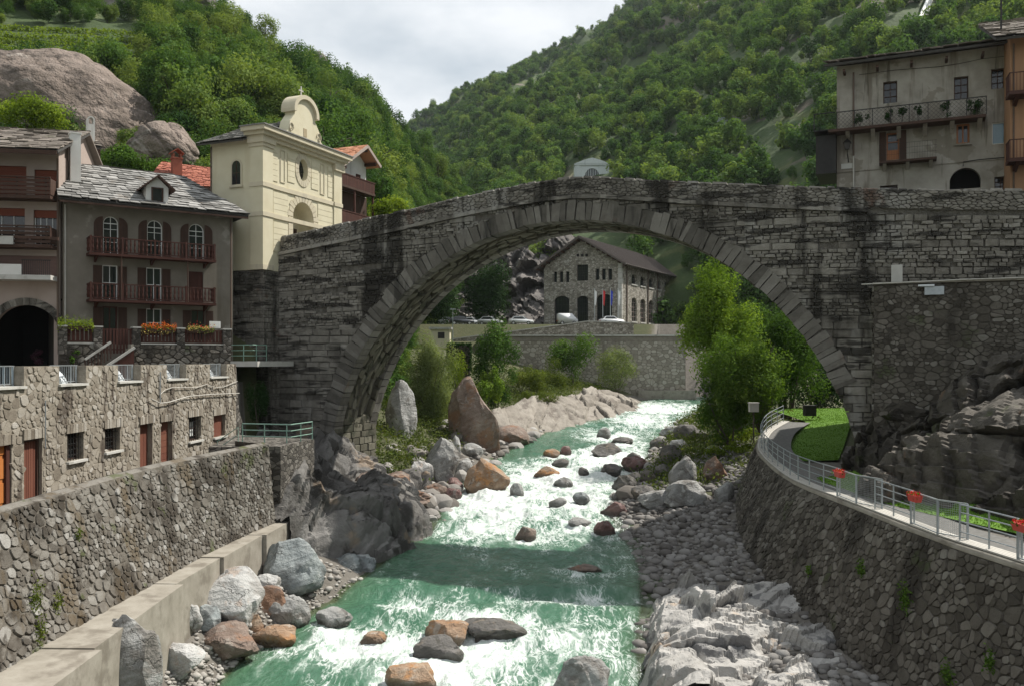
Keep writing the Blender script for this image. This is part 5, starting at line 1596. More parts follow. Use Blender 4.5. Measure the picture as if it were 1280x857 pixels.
def build_terrace():
    rng = random.Random(33)
    ang = math.atan2(TW_LINE[2][1]-TW_LINE[1][1], TW_LINE[2][0]-TW_LINE[1][0])
    B = -5.3
    F = Frame('terrace_wall', 'sunlit rubble terrace wall with doors, small windows and merlons above the path', 'wall', -18.55, 16.0, B, ang)
    R = F.root
    Lw = 36.6
    ztop, zsill = -.22-B, -1.02-B
    ops = []
    for a, b in ((-60, 30), (74, 107.5), (147.5, 176), (208.5, 233), (262.5, 283.5)):
        ops.append((max(.0, F.x(a)), F.x(b), zsill, ztop+1))
    gaps = list(ops)
    doors = []
    for a, b, c, d, k in ((-6, 14.5, 556, 632, 'orange'), (30, 52.5, 548, 622, 'brown1'), (84, 104.5, 540, 574.5, 'grille'), (131, 150, 534, 563, 'window'), (175, 190.5, 529, 588, 'brown2'), (201, 215.5, 526, 583, 'plank'), (236, 251.5, 520, 550, 'iron'), (267, 281.5, 518, 545, 'hatch')):
        r = list(F.rect(a, b, c, d))
        if k in ('orange', 'brown1', 'brown2', 'plank'): r[2] = .05
        ops.append(tuple(r)); doors.append((r, k))
    m = wall_cells(MB(), 0, Lw, -.6, ztop, 0, .55, ops)
    m.build('wall_core', 'terrace_mortar', R)
    # the sloping dark end towards the bridge
    MB().prism([(Lw, -.6), (Lw+2.6, -.6), (Lw+.5, ztop*.45), (Lw, ztop-.1)], .0, .55).build('buttress', 'dark_rubble', R)
    cells = voronoi_cells(Lw, ztop, .24, .19, .47, rng, .2, .05)
    def skip(u, v):
        return any(a-.12 < u < b+.12 and c-.10 < v < d+.12 for a, b, c, d in ops)
    def surf(u, v, h): return (u, -h + .01, v)
    def tn(c, r): return min(1, max(0, r.betavariate(2, 2)))
    masonry(R, cells, surf, .03, .045, 'terrace_stone', 300, rng, skip, tonefn=tn, world=F.W)
    # lintels of upright stones over the openings
    for r, k in doors:
        n = max(5, int((r[1]-r[0]) / .16))
        for i in range(n):
            a, b = lerp(r[0]-.12, r[1]+.12, i/n), lerp(r[0]-.12, r[1]+.12, (i+1)/n)
            MB().box(a+.012, b-.012, -.06-rng.random()*.03, .1, r[3]+.005, r[3]+.34+rng.random()*.06, rng.random()).build('lintel_stone', 'terrace_stone', R)
    for a, b, c, d in gaps:
        MB().box(a-.05, b+.05, -.10, .66, zsill, zsill+.09).build('sill', 'pale_concrete', R)
    for r, k in doors:
        a, b, c, d = r
        if k == 'orange':
            D_ = MB().box(a, b-.22, .16, .22, c, d).build('door', 'door_orange', R)
            for j in range(3):
                for i in range(2): MB().box(a+.2+i*.7, a+.8+i*.7, .13, .159, c+.25+j*.85, c+.95+j*.85).build('door_panel', 'door_orange', D_)
            MB().box(b-.219, b, .05, .25, c, d).build('door_frame', 'red_wood', D_)
        elif k == 'brown1':
            D_ = MB().box(a+.12, b-.12, .2, .26, c, d-.1).build('door', 'door_brown', R)
            for i in range(6): MB().box(lerp(a+.12, b-.12, i/6)+.01, lerp(a+.12, b-.12, (i+1)/6)-.01, .18, .199, c, d-.1, rng.random()).build('plank', 'door_brown', D_)
            MB().ring([(a,c),(a,d),(b,d),(b,c)], [(a+.11,c+.001),(a+.11,d-.1),(b-.11,d-.1),(b-.11,c+.001)], .12, .3).build('door_frame', 'dark_wood', D_)
        elif k in ('brown2', 'plank'):
            D_ = MB().box(a, b, .26, .32, c, d).build('door', 'door_brown', R)
            n = 3 if k == 'brown2' else 7
            for i in range(n):
                if k == 'brown2': MB().box(lerp(a, b, i/n)+.008, lerp(a, b, (i+1)/n)-.008, .24, .259, c, d, rng.random()).build('plank', 'door_brown', D_)
                else: MB().box(a, b, .24, .259, lerp(c, d, i/n)+.008, lerp(c, d, (i+1)/n)-.008, rng.random()).build('plank', 'door_brown', D_)
            MB().box(a+.1, a+.16, .2, .239, (c+d)/2-.15, (c+d)/2).build('handle', 'iron', D_)
        else:
            MB().box(a-.02, b+.02, .40, .45, c-.02, d+.02).build('window_back', 'void' if k != 'hatch' else 'red_wood', R)
            if k == 'hatch':
                w = MB().box(a, (a+b)/2-.01, .20, .25, c, d).box((a+b)/2+.01, b, .20, .25, c, d).build('hatch_door', 'door_brown', R)
            else:
                w = window(R, a, b, c, d, .30, 'dark_wood', 'glass', (1, 1), .06)
                for i in range(1, 6): MB().box(lerp(a, b, i/6)-.012, lerp(a, b, i/6)+.012, .08, .104, c, d).build('grille_bar', 'iron', w)
                for j in range(1, 5): MB().box(a, b, .106, .122, lerp(c, d, j/5)-.012, lerp(c, d, j/5)+.012).build('grille_bar', 'iron', w)
                if k == 'iron': MB().box(a+.3, b-.3, .34, .36, c+.2, d-.3).build('curtain', 'curtain', w)
            MB().box(a-.1, b+.1, -.14, .18, c-.10, c-.005).build('sill', 'pale_concrete', R)
    # railings with upright bars in the gaps, hoops behind
    lab = ['beside the blue car at the left edge', 'left of the second merlon', 'below the stair of the grey house', 'below the orange flowers', 'nearest to the bridge']
    for k, (a, b, c, d) in enumerate(gaps):
        if k == 0: a = F.x(-20)
        p = F.W @ Vector(((a+b)/2, .38, zsill+.09))
        rr = thing('terrace_railing', 'galvanised bar railing in the terrace gap ' + lab[k], 'railing', p, ang, 'railings in the terrace gaps')
        h, w = ztop-zsill-.06, (b-a)/2
        MB().box(-w, w, -.02, .02, h-.04, h).build('top_rail', 'galvanised', rr)
        MB().box(-w, w, -.015, .015, .06, .09).build('bottom_rail', 'galvanised', rr)
        for xx in (-w+.05, w*.5, w-.05): MB().box(xx-.02, xx+.02, -.021, .021, 0, h-.041).build('post', 'galvanised', rr)
        base = None
        for xx in np.arange(-w+.12, w-.05, .13):
            if base is None: base = MB().box(-.007, .007, -.007, .007, .09, h-.04).build('bar', 'galvanised', rr); base.location.x = xx
            else:
                q = base.copy(); COL.objects.link(q); q.location.x = xx
        if k > 0:
            p = F.W @ Vector((lerp(a, b, .72), 1.35, -1.44-B))
            hp = thing('metal_hoop', 'curved pale grey metal hoop behind the railing ' + lab[k], 'hoop', p, math.radians(-10), 'hoops on the terrace')
            m = MB(); n = 14
            P1, P2 = arc(0, 0, .95, 1.15, 176, 20, n), arc(0, 0, .72, .92, 176, 20, n)
            for i in range(n):
                m.add([(p[0], y, p[1]+.01) for y in (-.16, .16) for p in (P1[i], P1[i+1], P2[i+1], P2[i])], [(0,1,2,3), (7,6,5,4), (0,4,5,1), (1,5,6,2), (2,6,7,3), (3,7,4,0)])
            m.build('hoop_band', 'pale_metal', hp)
            m = MB().prism([(p[0]*.75, p[1]*.78) for p in arc(0, 0, .9, 1.1, 180, 0, 12)], -.03, .03)
            m.build('hoop_panel', 'galvanised', hp)
    # loose cables on the wall
    cb = [F.xz(px, py, -.14) for px, py in ((189, 498), (200, 503.5), (212, 502), (235, 495), (262, 492.5), (299, 491))]
    MB().tube([(p[0], -.14, p[1]) for p in cb], .028, 6).build('cable', 'cable', R)
    cb = [F.xz(px, py, -.10) for px, py in ((200, 493), (206, 487), (215, 484), (245, 484), (258, 480), (270, 484), (280, 483), (297, 476))]
    MB().tube([(p[0], -.10, p[1]) for p in cb], .02, 5).build('cable', 'cable', R)
    x, z = F.xz(200, 480, -.08); MB().tube([(x, -.09, z+.6), (x, -.09, z-.9)], .035, 6).build('downpipe', 'galvanised', R)
    x, z = F.xz(55.5, 530, -.06); MB().tube([(x, -.10, z+.9), (x, -.10, z-.9)], .025, 6).build('downpipe', 'galvanised', R)
    return F
TF = build_terrace()

def make_rail(name, label, pts, h, mat, rails=(.45, .8), post_r=.03, rail_r=.025, post_step=1.6, group=None, posts=None):
    """tube railing along pts (world): posts and rails are parts"""
    o = Vector(pts[0])
    root = thing(name, label, 'railing', o, 0, group)
    P = [Vector(p) - o for p in pts]
    f, L = polyline(P)
    n = max(1, round(L / post_step))
    for i in range(n + 1):
        q = f(L * i / n)
        MB().tube([q, q + Vector((0, 0, h))], post_r, 6).build('post', mat, root)
    for z in tuple(rails) + (h,):
        MB().tube([p + Vector((0, 0, z)) for p in P], rail_r if z < h else rail_r*1.25, 6).build('rail', mat, root)
    return root
# lower green railing on its landing at the end of the path
zl_ = -4.45
MBl = MB().prism([(-15.6, 44.9), (-12.0, 45.3), (-11.2, 49.5), (-16.6, 52.4)], -9.2, zl_, 'z')
tag(MBl.build('landing', 'dark_rubble'), kind='structure')
make_rail('green_railing', 'green tube railing on the landing at the end of the left path', [at(303, 552, 47.4) * 1, Vector((-11.9, 47.0, zl_)), Vector((-11.25, 49.2, zl_))], 1.0, 'green_rail', (.33, .66), .03, .03, 1.3)
st = thing('landing_steps', 'short stone steps with a green handrail by the terrace end', 'steps', (-15.3, 46.2, -5.25))
for i in range(4): MB().box(-.2+i*.28, .08+i*.28, -.3, .8, 0, .2*(i+1)).build('step', 'pale_concrete', st)
MB().tube([(-.2, -.25, .3), (-.2, -.25, 1.0), (.9, -.25, 1.75), (.9, -.25, .8)], .03).tube([(-.2, -.25, .6), (.9, -.25, 1.35)], .022).build('handrail', 'green_rail', st)
# upper green railing beside the house
up = [at(287, 451, 57.5), at(316, 451, 56.6), at(333, 450.5, 58.2)]
zu = up[0].z
tag(MB().prism([(-19.5, 56.6), (-16.2, 55.6), (-15.2, 60.8), (-19.4, 61.5)], zu-.35, zu-.01, 'z').build('upper_landing', 'pale_concrete'), kind='structure')
make_rail('green_railing', 'green tube railing high beside the grey house at the abutment', [Vector((p.x, p.y, zu)) for p in up], 1.05, 'green_rail', (.35, .7), .03, .03, 1.3)

def build_garden_wall():
    rng = random.Random(35)
    F = GH
    yo = -2.7
    o = F.W @ Vector((0, yo, 0))
    root = thing('garden_wall', 'stone garden wall with pillars and wooden panels before the grey house', 'wall', o, F.a)
    # x in house coordinates
    def X(px): return F.x(px, yo)
    zt = F.xz(200, 430.5, yo)[1]
    zp = F.xz(200, 411.5, yo)[1]
    x0, x1 = X(74), X(289)
    sx0, sx1 = X(128.5), X(166)          # stair opening
    base = wall_cells(MB(), x0, x1, 0, zt, 0, .4, [(sx0, sx1, -1, zt+1)]).build('wall_core', 'darkwall_mortar', root)
    cells = voronoi_cells(x1-x0, zt, .38, .27, .4, rng)
    masonry(root, cells, lambda u, v, h: (x0+u, -h+.01, v), .04, .07, 'darkwall_stone', 150, rng, lambda u, v: sx0-.1 < x0+u < sx1+.1, world=Matrix.Translation(o) @ Matrix.Rotation(F.a, 4, 'Z'), tone=(.3, 1))
    for a, b in ((73.5, 83.5), (117, 127.8), (166.3, 175.5), (221, 230.5), (279, 288.5)):
        p = MB().box(X(a), X(b), -.08, .5, zt-.6, zp+.05).build('pillar', 'dark_rubble', root)
        MB().box(X(a)-.04, X(b)+.04, -.12, .54, zp+.05, zp+.13).build('pillar_cap', 'pale_concrete', p)
    for a, b in ((84, 116.7), (176, 220.7), (231, 278.7)):
        xa, xb = X(a), X(b)
        MB().box(xa, xb, -.06, .46, zt+.001, zt+.07).build('coping', 'pale_concrete', root)
        p = MB().box(xa, xb, .14, .22, zp-.08, zp).box(xa, xb, .14, .22, zt+.12, zt+.2).build('wooden_panel', 'red_wood', root)
        n = int((xb-xa)/.2)
        for i in range(n):
            MB().box(lerp(xa, xb, i/n)+.03, lerp(xa, xb, (i+1)/n)-.03, .15, .21, zt+.201, zp-.081, rng.random()).build('board', 'red_wood', p)
    # stair: rises from right to left in front of the wall
    zs = F.xz(150, 455, yo-.6)[1]
    st = MB()
    xs0, zs0 = F.xz(138, 457, yo-.9); xs1, zs1 = F.xz(167.5, 434, yo-.9)
    MB().prism([(xs0-.1, 0), (xs1, 0), (xs1, zs1-.12), (xs0-.1, max(.05, zs0-.15))], -.9, -.82).build('stair_side', 'red_wood', root)
    MB().bar((xs0-.25, -.86, zs0-.05), (xs1+.05, -.86, zs1), .2, .14).build('stair_coping', 'pale_concrete', root)
    nst = 9
    for i in range(nst):
        xa = lerp(xs0, xs1, i/nst); MB().box(xa, xs1, -.8, .2, i*zt/nst+.001, (i+1)*zt/nst).build('step', 'concrete', root)
    # second flight with railing on the left side
    xa0, za0 = F.xz(106, 449, yo-.4); xa1, za1 = F.xz(138, 428, yo-.4)
    MB().bar((xa0, -.5, za0), (xa1, -.5, za1+.02), .18, .12).build('stair_coping', 'pale_concrete', root)
    for i in range(9):
        t = i/8; x = lerp(xa0, xa1, t); z = lerp(za0, za1, t)
        MB().box(x-.03, x+.03, -.53, -.47, max(0, z-.95), z-.06).build('baluster', 'dark_wood', root)
    # gate of boards behind the stair
    g = MB().box(sx0, sx1, .2, .26, zp-.1, zp-.02).box(sx0, sx1, .2, .26, zt-.35, zt-.27).build('gate', 'red_wood', root)
    for i in range(9): MB().box(lerp(sx0, sx1, i/9)+.03, lerp(sx0, sx1, (i+1)/9)-.03, .19, .199, zt-.55, zp-.0).build('board', 'red_wood', g)
    # plants on it
    Wm = Matrix.Translation(o) @ Matrix.Rotation(F.a, 4, 'Z')
    def fl(name, label, pa, pb, zc, mats, seed, n, cat='flowers', dz=.16):
        a, b = X(pa), X(pb)
        r = np.random.RandomState(seed)
        p0 = Wm @ Vector(((a+b)/2, .05, zc))
        rt = thing(name, label, cat, p0, F.a)
        tr = MB().box(-(b-a)/2, (b-a)/2, -.12, .1, -.22, -.02).build('trough', 'dark_wood', rt)
        for q, (mt, frac, up) in enumerate(mats):
            k = int(n*frac)
            C = np.stack([r.uniform(-(b-a)/2, (b-a)/2, k), -.08+.12*r.normal(size=k), up + dz*r.normal(size=k)*.7], 1)
            link('blossom' if 'flower' in mt else 'foliage', leaf_mesh('f', C, .09 if 'flower' in mt else .10, seed+q), mt, rt)
    fl('flower_trough', 'trough of orange-red flowers on the garden wall, left of two', 176, 220, zp+.06, (('leaf_mid', .6, -.02), ('orange_flower', .9, .12), ('yellow_flower', .25, -.18)), 3, 420)
    fl('flower_trough', 'trough of yellow and red flowers on the garden wall, right of two', 234, 268, zp+.04, (('leaf_mid', .5, -.02), ('yellow_flower', .6, .06), ('red_flower', .12, .14)), 4, 330)
    fl('climbing_ivy', 'yellow-green creeper over the left end of the garden wall', 72, 117, zp+.12, (('leaf_vine', 1.6, .1),), 5, 500, 'plant', .25)
    x, z = F.xz(269, 410, yo+.2)
    q = Wm @ Vector((x, .25, zp+.13)); 
    tag(MB().box(-.35, .35, -.03, .03, 0, .45).box(-.3, .3, -.034, -.03, .05, .40, .9).build('white_notice', 'white_paint'), 'small white notice board at the right end of the garden wall', 'sign')
    bpy.data.objects['white_notice'].location = q; bpy.data.objects['white_notice'].rotation_euler.z = F.a
build_garden_wall()

# ---------------------------------------------------------------- cars
def make_car(name, label, loc, rz, paint, L=4.1, Wd=1.7, H=1.45, group=None, van=False):
    root = thing(name, label, 'car', loc, rz, group)
    hw = Wd/2
    if van: prof = [(-L/2, .3), (-L/2, H*.95), (-L/2+.1, H), (L/2-1.0, H), (L/2-.35, H*.62), (L/2, H*.5), (L/2, .3)]
    else: prof = [(-L/2, .32), (-L/2-.02, .75), (-L/2+.15, .92), (-L/2+.55, .96), (L/2-1.15, .92), (L/2-.2, .78), (L/2, .6), (L/2, .32)]
    m = MB()
    n = len(prof)
    vs = [(x, y*(1 if z < .8 else .96), z) for y in (-hw, hw) for x, z in prof]
    m.add(vs, [tuple(range(n)), tuple(range(2*n-1, n-1, -1))] + [(i, i+n, (i+1) % n+n, (i+1) % n) for i in range(n)])
    body = m.build('body', paint, root, True)
    if not van:
        cab = [(-L/2+.35, .95), (-L/2+.85, H-.04), (-L/2+1.2, H), (L/2-1.75, H-.01), (L/2-1.0, .93)]
        n = len(cab)
        vs = [(x, s*hw*(.95 if z < 1 else .76), z) for s in (-1, 1) for x, z in cab]
        MB().add(vs, [tuple(range(n)), tuple(range(2*n-1, n-1, -1))] + [(i, i+n, (i+1) % n+n, (i+1) % n) for i in range(n)]).build('cabin', paint, root)
        g = [(-L/2+.62, 1.0), (-L/2+.95, H-.12), (L/2-1.85, H-.1), (L/2-1.3, .99)]
        for s in (-1, 1):
            MB().add([(x, s*hw*(.96 if z < 1.1 else .80)+s*.012, z) for x, z in g], [(0, 1, 2, 3)]).build('side_window', 'glass', root)
        MB().add([(L/2-1.02, -hw*.88, .97), (L/2-1.02, hw*.88, .97), (L/2-1.66, hw*.72, H-.07), (L/2-1.66, -hw*.72, H-.07)], [(0, 1, 2, 3)]).build('windscreen', 'glass', root).location = (.03, 0, .02)
        MB().add([(-L/2+.40, -hw*.88, .99), (-L/2+.40, hw*.88, .99), (-L/2+.83, hw*.72, H-.09), (-L/2+.83, -hw*.72, H-.09)], [(0, 1, 2, 3)]).build('rear_window', 'glass', root).location = (-.03, 0, .02)
    else:
        MB().add([(L/2-.98, -hw*.9, H*.96), (L/2-.98, hw*.9, H*.96), (L/2-.37, hw*.9, H*.64), (L/2-.37, -hw*.9, H*.64)], [(0, 1, 2, 3)]).build('windscreen', 'glass', root).location = (.03, 0, .03)
    for x in (-L*.31, L*.31):
        for s in (-1, 1):
            w = MB().tube([(x, s*(hw-.18), .32), (x, s*(hw+.01), .32)], .32, 14).build('wheel', 'tyre', root)
            MB().tube([(x, s*(hw-.02), .32), (x, s*(hw+.025), .32)], .19, 10).build('rim', 'silver_paint', w)
    for s in (-1, 1):
        MB().box(L/2-.06, L/2+.015, s*hw*.62-.15, s*hw*.62+.15, .58, .72).build('headlight', 'white_paint', root)
        MB().box(-L/2-.03, -L/2+.03, s*hw*.72-.12, s*hw*.72+.12, .62, .8).build('tail_light', 'planter_red', root)
    return root
p = TF.W @ Vector((TF.x(8) - 1.2, 2.0, -1.44+5.3))
make_car('parked_car', 'light blue car parked on the terrace behind the railing at left edge', p, math.radians(80), 'blue_paint')
# ================================================================== ROCK SURFACES
def facet(P, n, seed, amp, tilt, aniso=(1, 1, 1), crack=.25, cw=.12, box=None):
    """fractured rock: every point belongs to a tilted block; cracks sink between blocks. Returns offset and block tone"""
    r = np.random.RandomState(seed)
    P = np.asarray(P, float)
    lo, hi = P.min(0), P.max(0)
    S = lo + (hi - lo) * r.rand(n, 3)
    A = np.asarray(aniso, float)
    W_ = P * 1.0
    W_ = W_ + .25 * np.stack([fbm(P[:, 0]*.8, P[:, 1]*.8, P[:, 2]*.8 + k*7, 2) for k in range(3)], 1)
    off = np.empty(len(P)); ton = np.empty(len(P))
    so, st, sg = r.uniform(-1, 1, n)*amp, r.rand(n), r.normal(size=(n, 3))*tilt
    for a in range(0, len(P), 20000):
        Q = W_[a:a+20000]
        d = np.zeros((len(Q), n))
        for k in range(3): d += ((Q[:, k:k+1] - S[None, :, k]) / A[k]) ** 2
        i = np.argpartition(d, 1, axis=1)[:, :2]
        d2 = np.sqrt(np.take_along_axis(d, i, 1))
        sw = d2[:, 0] > d2[:, 1]
        i0 = np.where(sw, i[:, 1], i[:, 0]); f1 = d2.min(1); f2 = d2.max(1)
        o_ = so[i0] + np.clip((sg[i0] * (Q - S[i0])).sum(1), -amp*1.6, amp*1.6)
        off[a:a+20000] = o_ - crack * np.exp(-((f2 - f1) / cw) ** 2)
        ton[a:a+20000] = st[i0]
    return off, ton
def strata(P, d, h, amp, seed, warp=.5):
    """saw-tooth ledges along direction d"""
    s = P @ np.asarray(d, float) + warp*fbm(P[:, 0]*.5 + seed, P[:, 1]*.5, P[:, 2]*.5, 3)
    k = s / h
    return amp * ((k - np.floor(k)) - .5) * (.35 + .65*vnoise(np.floor(k)*3.1 + seed, P[:, 0]*.25, P[:, 1]*.25) * 1.6)
def boulder_mesh(name, seed, dims, planes=14, rough=.07, sub=3, cut=(.62, .92)):
    """angular boulder: a sphere cut by random planes, then roughened; base at z = 0 roughly"""
    bm = bmesh.new(); bmesh.ops.create_icosphere(bm, subdivisions=sub, radius=1)
    V = np.array([v.co[:] for v in bm.verts]); F = np.array([[v.index for v in f.verts] for f in bm.faces]); bm.free()
    r = np.random.RandomState(seed)
    for k in range(planes):
        n = r.normal(size=3); n /= np.linalg.norm(n)
        o = r.uniform(*cut)
        d = V @ n - o
        V = V - np.clip(d, 0, None)[:, None] * n * .94
    k = seed * 3.7
    V = V * (1 + rough * 1.6 * fbm(V[:, 0]*1.5+k, V[:, 1]*1.5, V[:, 2]*1.5, 5, .6)[:, None])
    if sub > 3: V = V * (1 + strata(V, r.normal(size=3)*.6, .42, .07, seed, .3)[:, None])
    dims = np.asarray(dims, float)
    lo, hi = V.min(0), V.max(0)
    V = (V - (lo + hi) / 2) / (hi - lo) * dims
    t = .5 + .35 * fbm(V[:, 0]*.9+k, V[:, 1]*.9, V[:, 2]*.9, 3)
    me = np_mesh(name, V, F, t, None, True)
    return me
def sharp(me, deg=28):
    me.polygons.foreach_set('use_smooth', np.ones(len(me.polygons), bool))
    try: me.set_sharp_from_angle(angle=math.radians(deg))
    except Exception: pass
    return me

# ================================================================== RIGHT BANK
def build_right_river_wall():
    rng = random.Random(41)
    top, Lt = polyline(spline(RW_TOP, 5)); foot, Lf = polyline(spline(RW_FOOT, 5))
    off = Vector((12.4, 37, -11.3))
    root = thing('river_wall', 'shaded dark rubble river wall below the railed walkway on the right bank', 'wall', off)
    U, V = Lt, 5.4
    def P(u, v):
        q = foot(u / U * Lf).lerp(top(u / U * Lt), v / V)
        return q + Vector((-.14 * float(fbm(u*.3, v*.3, 2.5, 2)), 0, 0))
    nrm = {}
    def surf(u, v, h):
        q = P(u, v); d = top(min(U, u+.5)) - top(max(0, u-.5))
        n = Vector((-d.y, d.x, 0)).normalized()
        return (q.x + n.x*h - off.x, q.y + n.y*h - off.y, q.z - off.z)
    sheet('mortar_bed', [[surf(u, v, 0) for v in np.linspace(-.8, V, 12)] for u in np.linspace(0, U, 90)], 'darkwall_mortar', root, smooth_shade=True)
    rows = []
    for u in np.linspace(0, U, 90):
        a, b = Vector(surf(u, V, .06)), Vector(surf(u, V, -.45))
        rows.append([a - Vector((0, 0, .16)), a + Vector((0, 0, .0)), b + Vector((0, 0, .01)), b - Vector((0, 0, .9))])
    sheet('coping', rows, 'concrete', root)
    cells = voronoi_cells(U, V - .16, .26, .21, .47, rng, .2, .07)
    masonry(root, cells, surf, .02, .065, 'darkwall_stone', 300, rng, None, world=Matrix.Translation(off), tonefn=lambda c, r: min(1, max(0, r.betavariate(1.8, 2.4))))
    for k, (u, v, s) in enumerate(((19.5, 3.4, .55), (16.2, 3.2, .8), (13.0, 1.9, .6), (10.5, 1.6, .9), (11.5, 2.8, .5), (23.5, 2.2, .35))):
        q = off + Vector(surf(u, v, .12)); n = int(240*s); r = np.random.RandomState(k+70)
        C = np.stack([-.15*r.rand(n), r.normal(size=n)*.26*s, r.normal(size=n)*.34*s], 1)
        t = thing('wall_weed', 'green weed in the dark right river wall, %s' % ['below the farther flower pot', 'below the nearer flower pot', 'low down near the right rock', 'low at the right edge', 'under the walkway at right', 'small one near the wall corner'][k], 'weed', q, 0, 'weeds in the right river wall')
        link('foliage', leaf_mesh('foliage', C, .12, k, None, .3, None, 1.8), 'leaf_mid', t)
    return top, Lt
RTOP, RLEN = build_right_river_wall()

def rail_pt(u, inset=0.0, dz=0.0):
    q = RTOP(u); d = RTOP(min(RLEN, u+.3)) - RTOP(max(0, u-.3))
    n = Vector((-d.y, d.x, 0)).normalized()
    return q - n * inset + Vector((0, 0, dz))
def u_of_px(px, dlo=20, dhi=56):
    best = min((abs((q.x / q.y * FPX + CX) - px), u) for u in np.linspace(0, RLEN, 900) for q in (RTOP(u),) if dlo < q.y < dhi)
    return best[1]
def build_walkway():
    rng = random.Random(43)
    # paved path and slatted edge
    us = np.linspace(0, RLEN, 100)
    rows = [[rail_pt(u, i, .015 + .0*i) for i in (.40, .9, 1.5, 2.1)] for u in us]
    tag(sheet('path', rows, 'paving'), kind='structure')
    wk = thing('slatted_edge', 'pale slatted strip along the edge of the right walkway', 'walkway', rail_pt(15))
    o = rail_pt(15)
    for k in range(4):
        a = .02 + k * .15
        m = MB()
        for i in range(len(us)-1):
            p, q = rail_pt(us[i], a) - o, rail_pt(us[i+1], a) - o
            p2, q2 = rail_pt(us[i], a+.12) - o, rail_pt(us[i+1], a+.12) - o
            z0, z1 = Vector((0, 0, .03)), Vector((0, 0, .075))
            m.add([p+z0, q+z0, q2+z0, p2+z0, p+z1, q+z1, q2+z1, p2+z1], [(3,2,1,0),(4,5,6,7),(0,1,5,4),(2,3,7,6)], rng.random())
        m.build('slat', 'slat_wood', wk)
    # railing: straight runs and mesh bays with flower pots
    bays = [(u_of_px(1044), u_of_px(1070), u_of_px(1087)), (u_of_px(1135), u_of_px(1171), u_of_px(1192)), (u_of_px(1268), u_of_px(1310), u_of_px(1335))]
    h = 1.18
    pts = []          # fence line with inset, far to near
    runs = []
    far = RLEN - .3
    cur = far
    for (a, b, c) in bays:
        runs.append((cur, a)); cur = c
    runs.append((cur, max(.5, cur - 8)))
    names = ['far curved stretch up to the first pot', 'between the two flower pots', 'right of the nearer flower pot', 'beyond the right picture edge']
    for k, (u0, u1) in enumerate(runs):
        n = max(2, int(abs(u1-u0)/.5))
        P = [rail_pt(lerp(u0, u1, i/n), .22, .07) for i in range(n+1)]
        make_rail('metal_railing', 'galvanised tube railing of the walkway, ' + names[k], P, h, 'galvanised', (.28, .62, .92), .03, .021, 1.7, 'railings of the right walkway')
    for k, (a, b, c) in enumerate(bays):
        o = rail_pt(a, .1, .07)
        rt = thing('mesh_panel', 'V-shaped metal mesh bay of the walkway railing, %s' % ['farthest', 'middle one', 'at the right edge'][k], 'railing panel', o, 0, 'mesh bays of the walkway railing')
        A, Bp, C = rail_pt(a, .10, .07), rail_pt(b, .02, .07), rail_pt(c, .5, .07)
        for (p, q) in ((A, Bp), (Bp, C)):
            p, q = p - o, q - o
            MB().bar(p + Vector((0, 0, h)), q + Vector((0, 0, h)), .05).build('panel_rail', 'galvanised', rt); MB().bar(p + Vector((0, 0, .05)), q + Vector((0, 0, .05)), .04).build('panel_rail', 'galvanised', rt)
            m = MB(); L = (q-p).length
            for i in range(1, int(L/.075)):
                e = p.lerp(q, i*.075/L); m.bar(e + Vector((0, 0, .05)), e + Vector((0, 0, h)), .006)
            for j in range(1, 15): m.bar(p + Vector((0, 0, .05+j*.075)), q + Vector((0, 0, .05+j*.075)), .006)
            m.build('mesh', 'galvanised', rt)['kind'] = 'stuff'
        for e in (A, Bp, C): MB().bar(e-o, e-o + Vector((0, 0, h)), .06).build('panel_post', 'galvanised', rt)
        e = A.lerp(Bp, .28); d = (Bp - A).normalized()
        pot = thing('flower_pot', 'red flower pot with red blossoms hung on the walkway railing, %s' % ['far one', 'middle one', 'at the right picture edge'][k], 'flower pot', e + Vector((-.12, 0, h-.28)), math.atan2(d.y, d.x), 'flower pots on the walkway railing')
        MB().add([(-.26,-.11,0), (.26,-.11,0), (.26,.11,0), (-.26,.11,0), (-.33,-.15,.24), (.33,-.15,.24), (.33,.15,.24), (-.33,.15,.24)], [(3,2,1,0),(4,5,6,7),(0,1,5,4),(1,2,6,5),(2,3,7,6),(3,0,4,7)]).build('pot', 'planter_red', pot)
        r = np.random.RandomState(k+9)
        C_ = np.stack([r.uniform(-.32, .32, 150), r.normal(size=150)*.09, .28+r.normal(size=150)*.04], 1)
        link('blossom', leaf_mesh('blossom', C_, .065, k, None, .4), 'red_flower', pot)
        C_ = np.stack([r.uniform(-.33, .33, 60), r.normal(size=60)*.11, .24+r.normal(size=60)*.05], 1)
        link('foliage', leaf_mesh('foliage', C_, .10, k+5), 'leaf_mid', pot)
build_walkway()

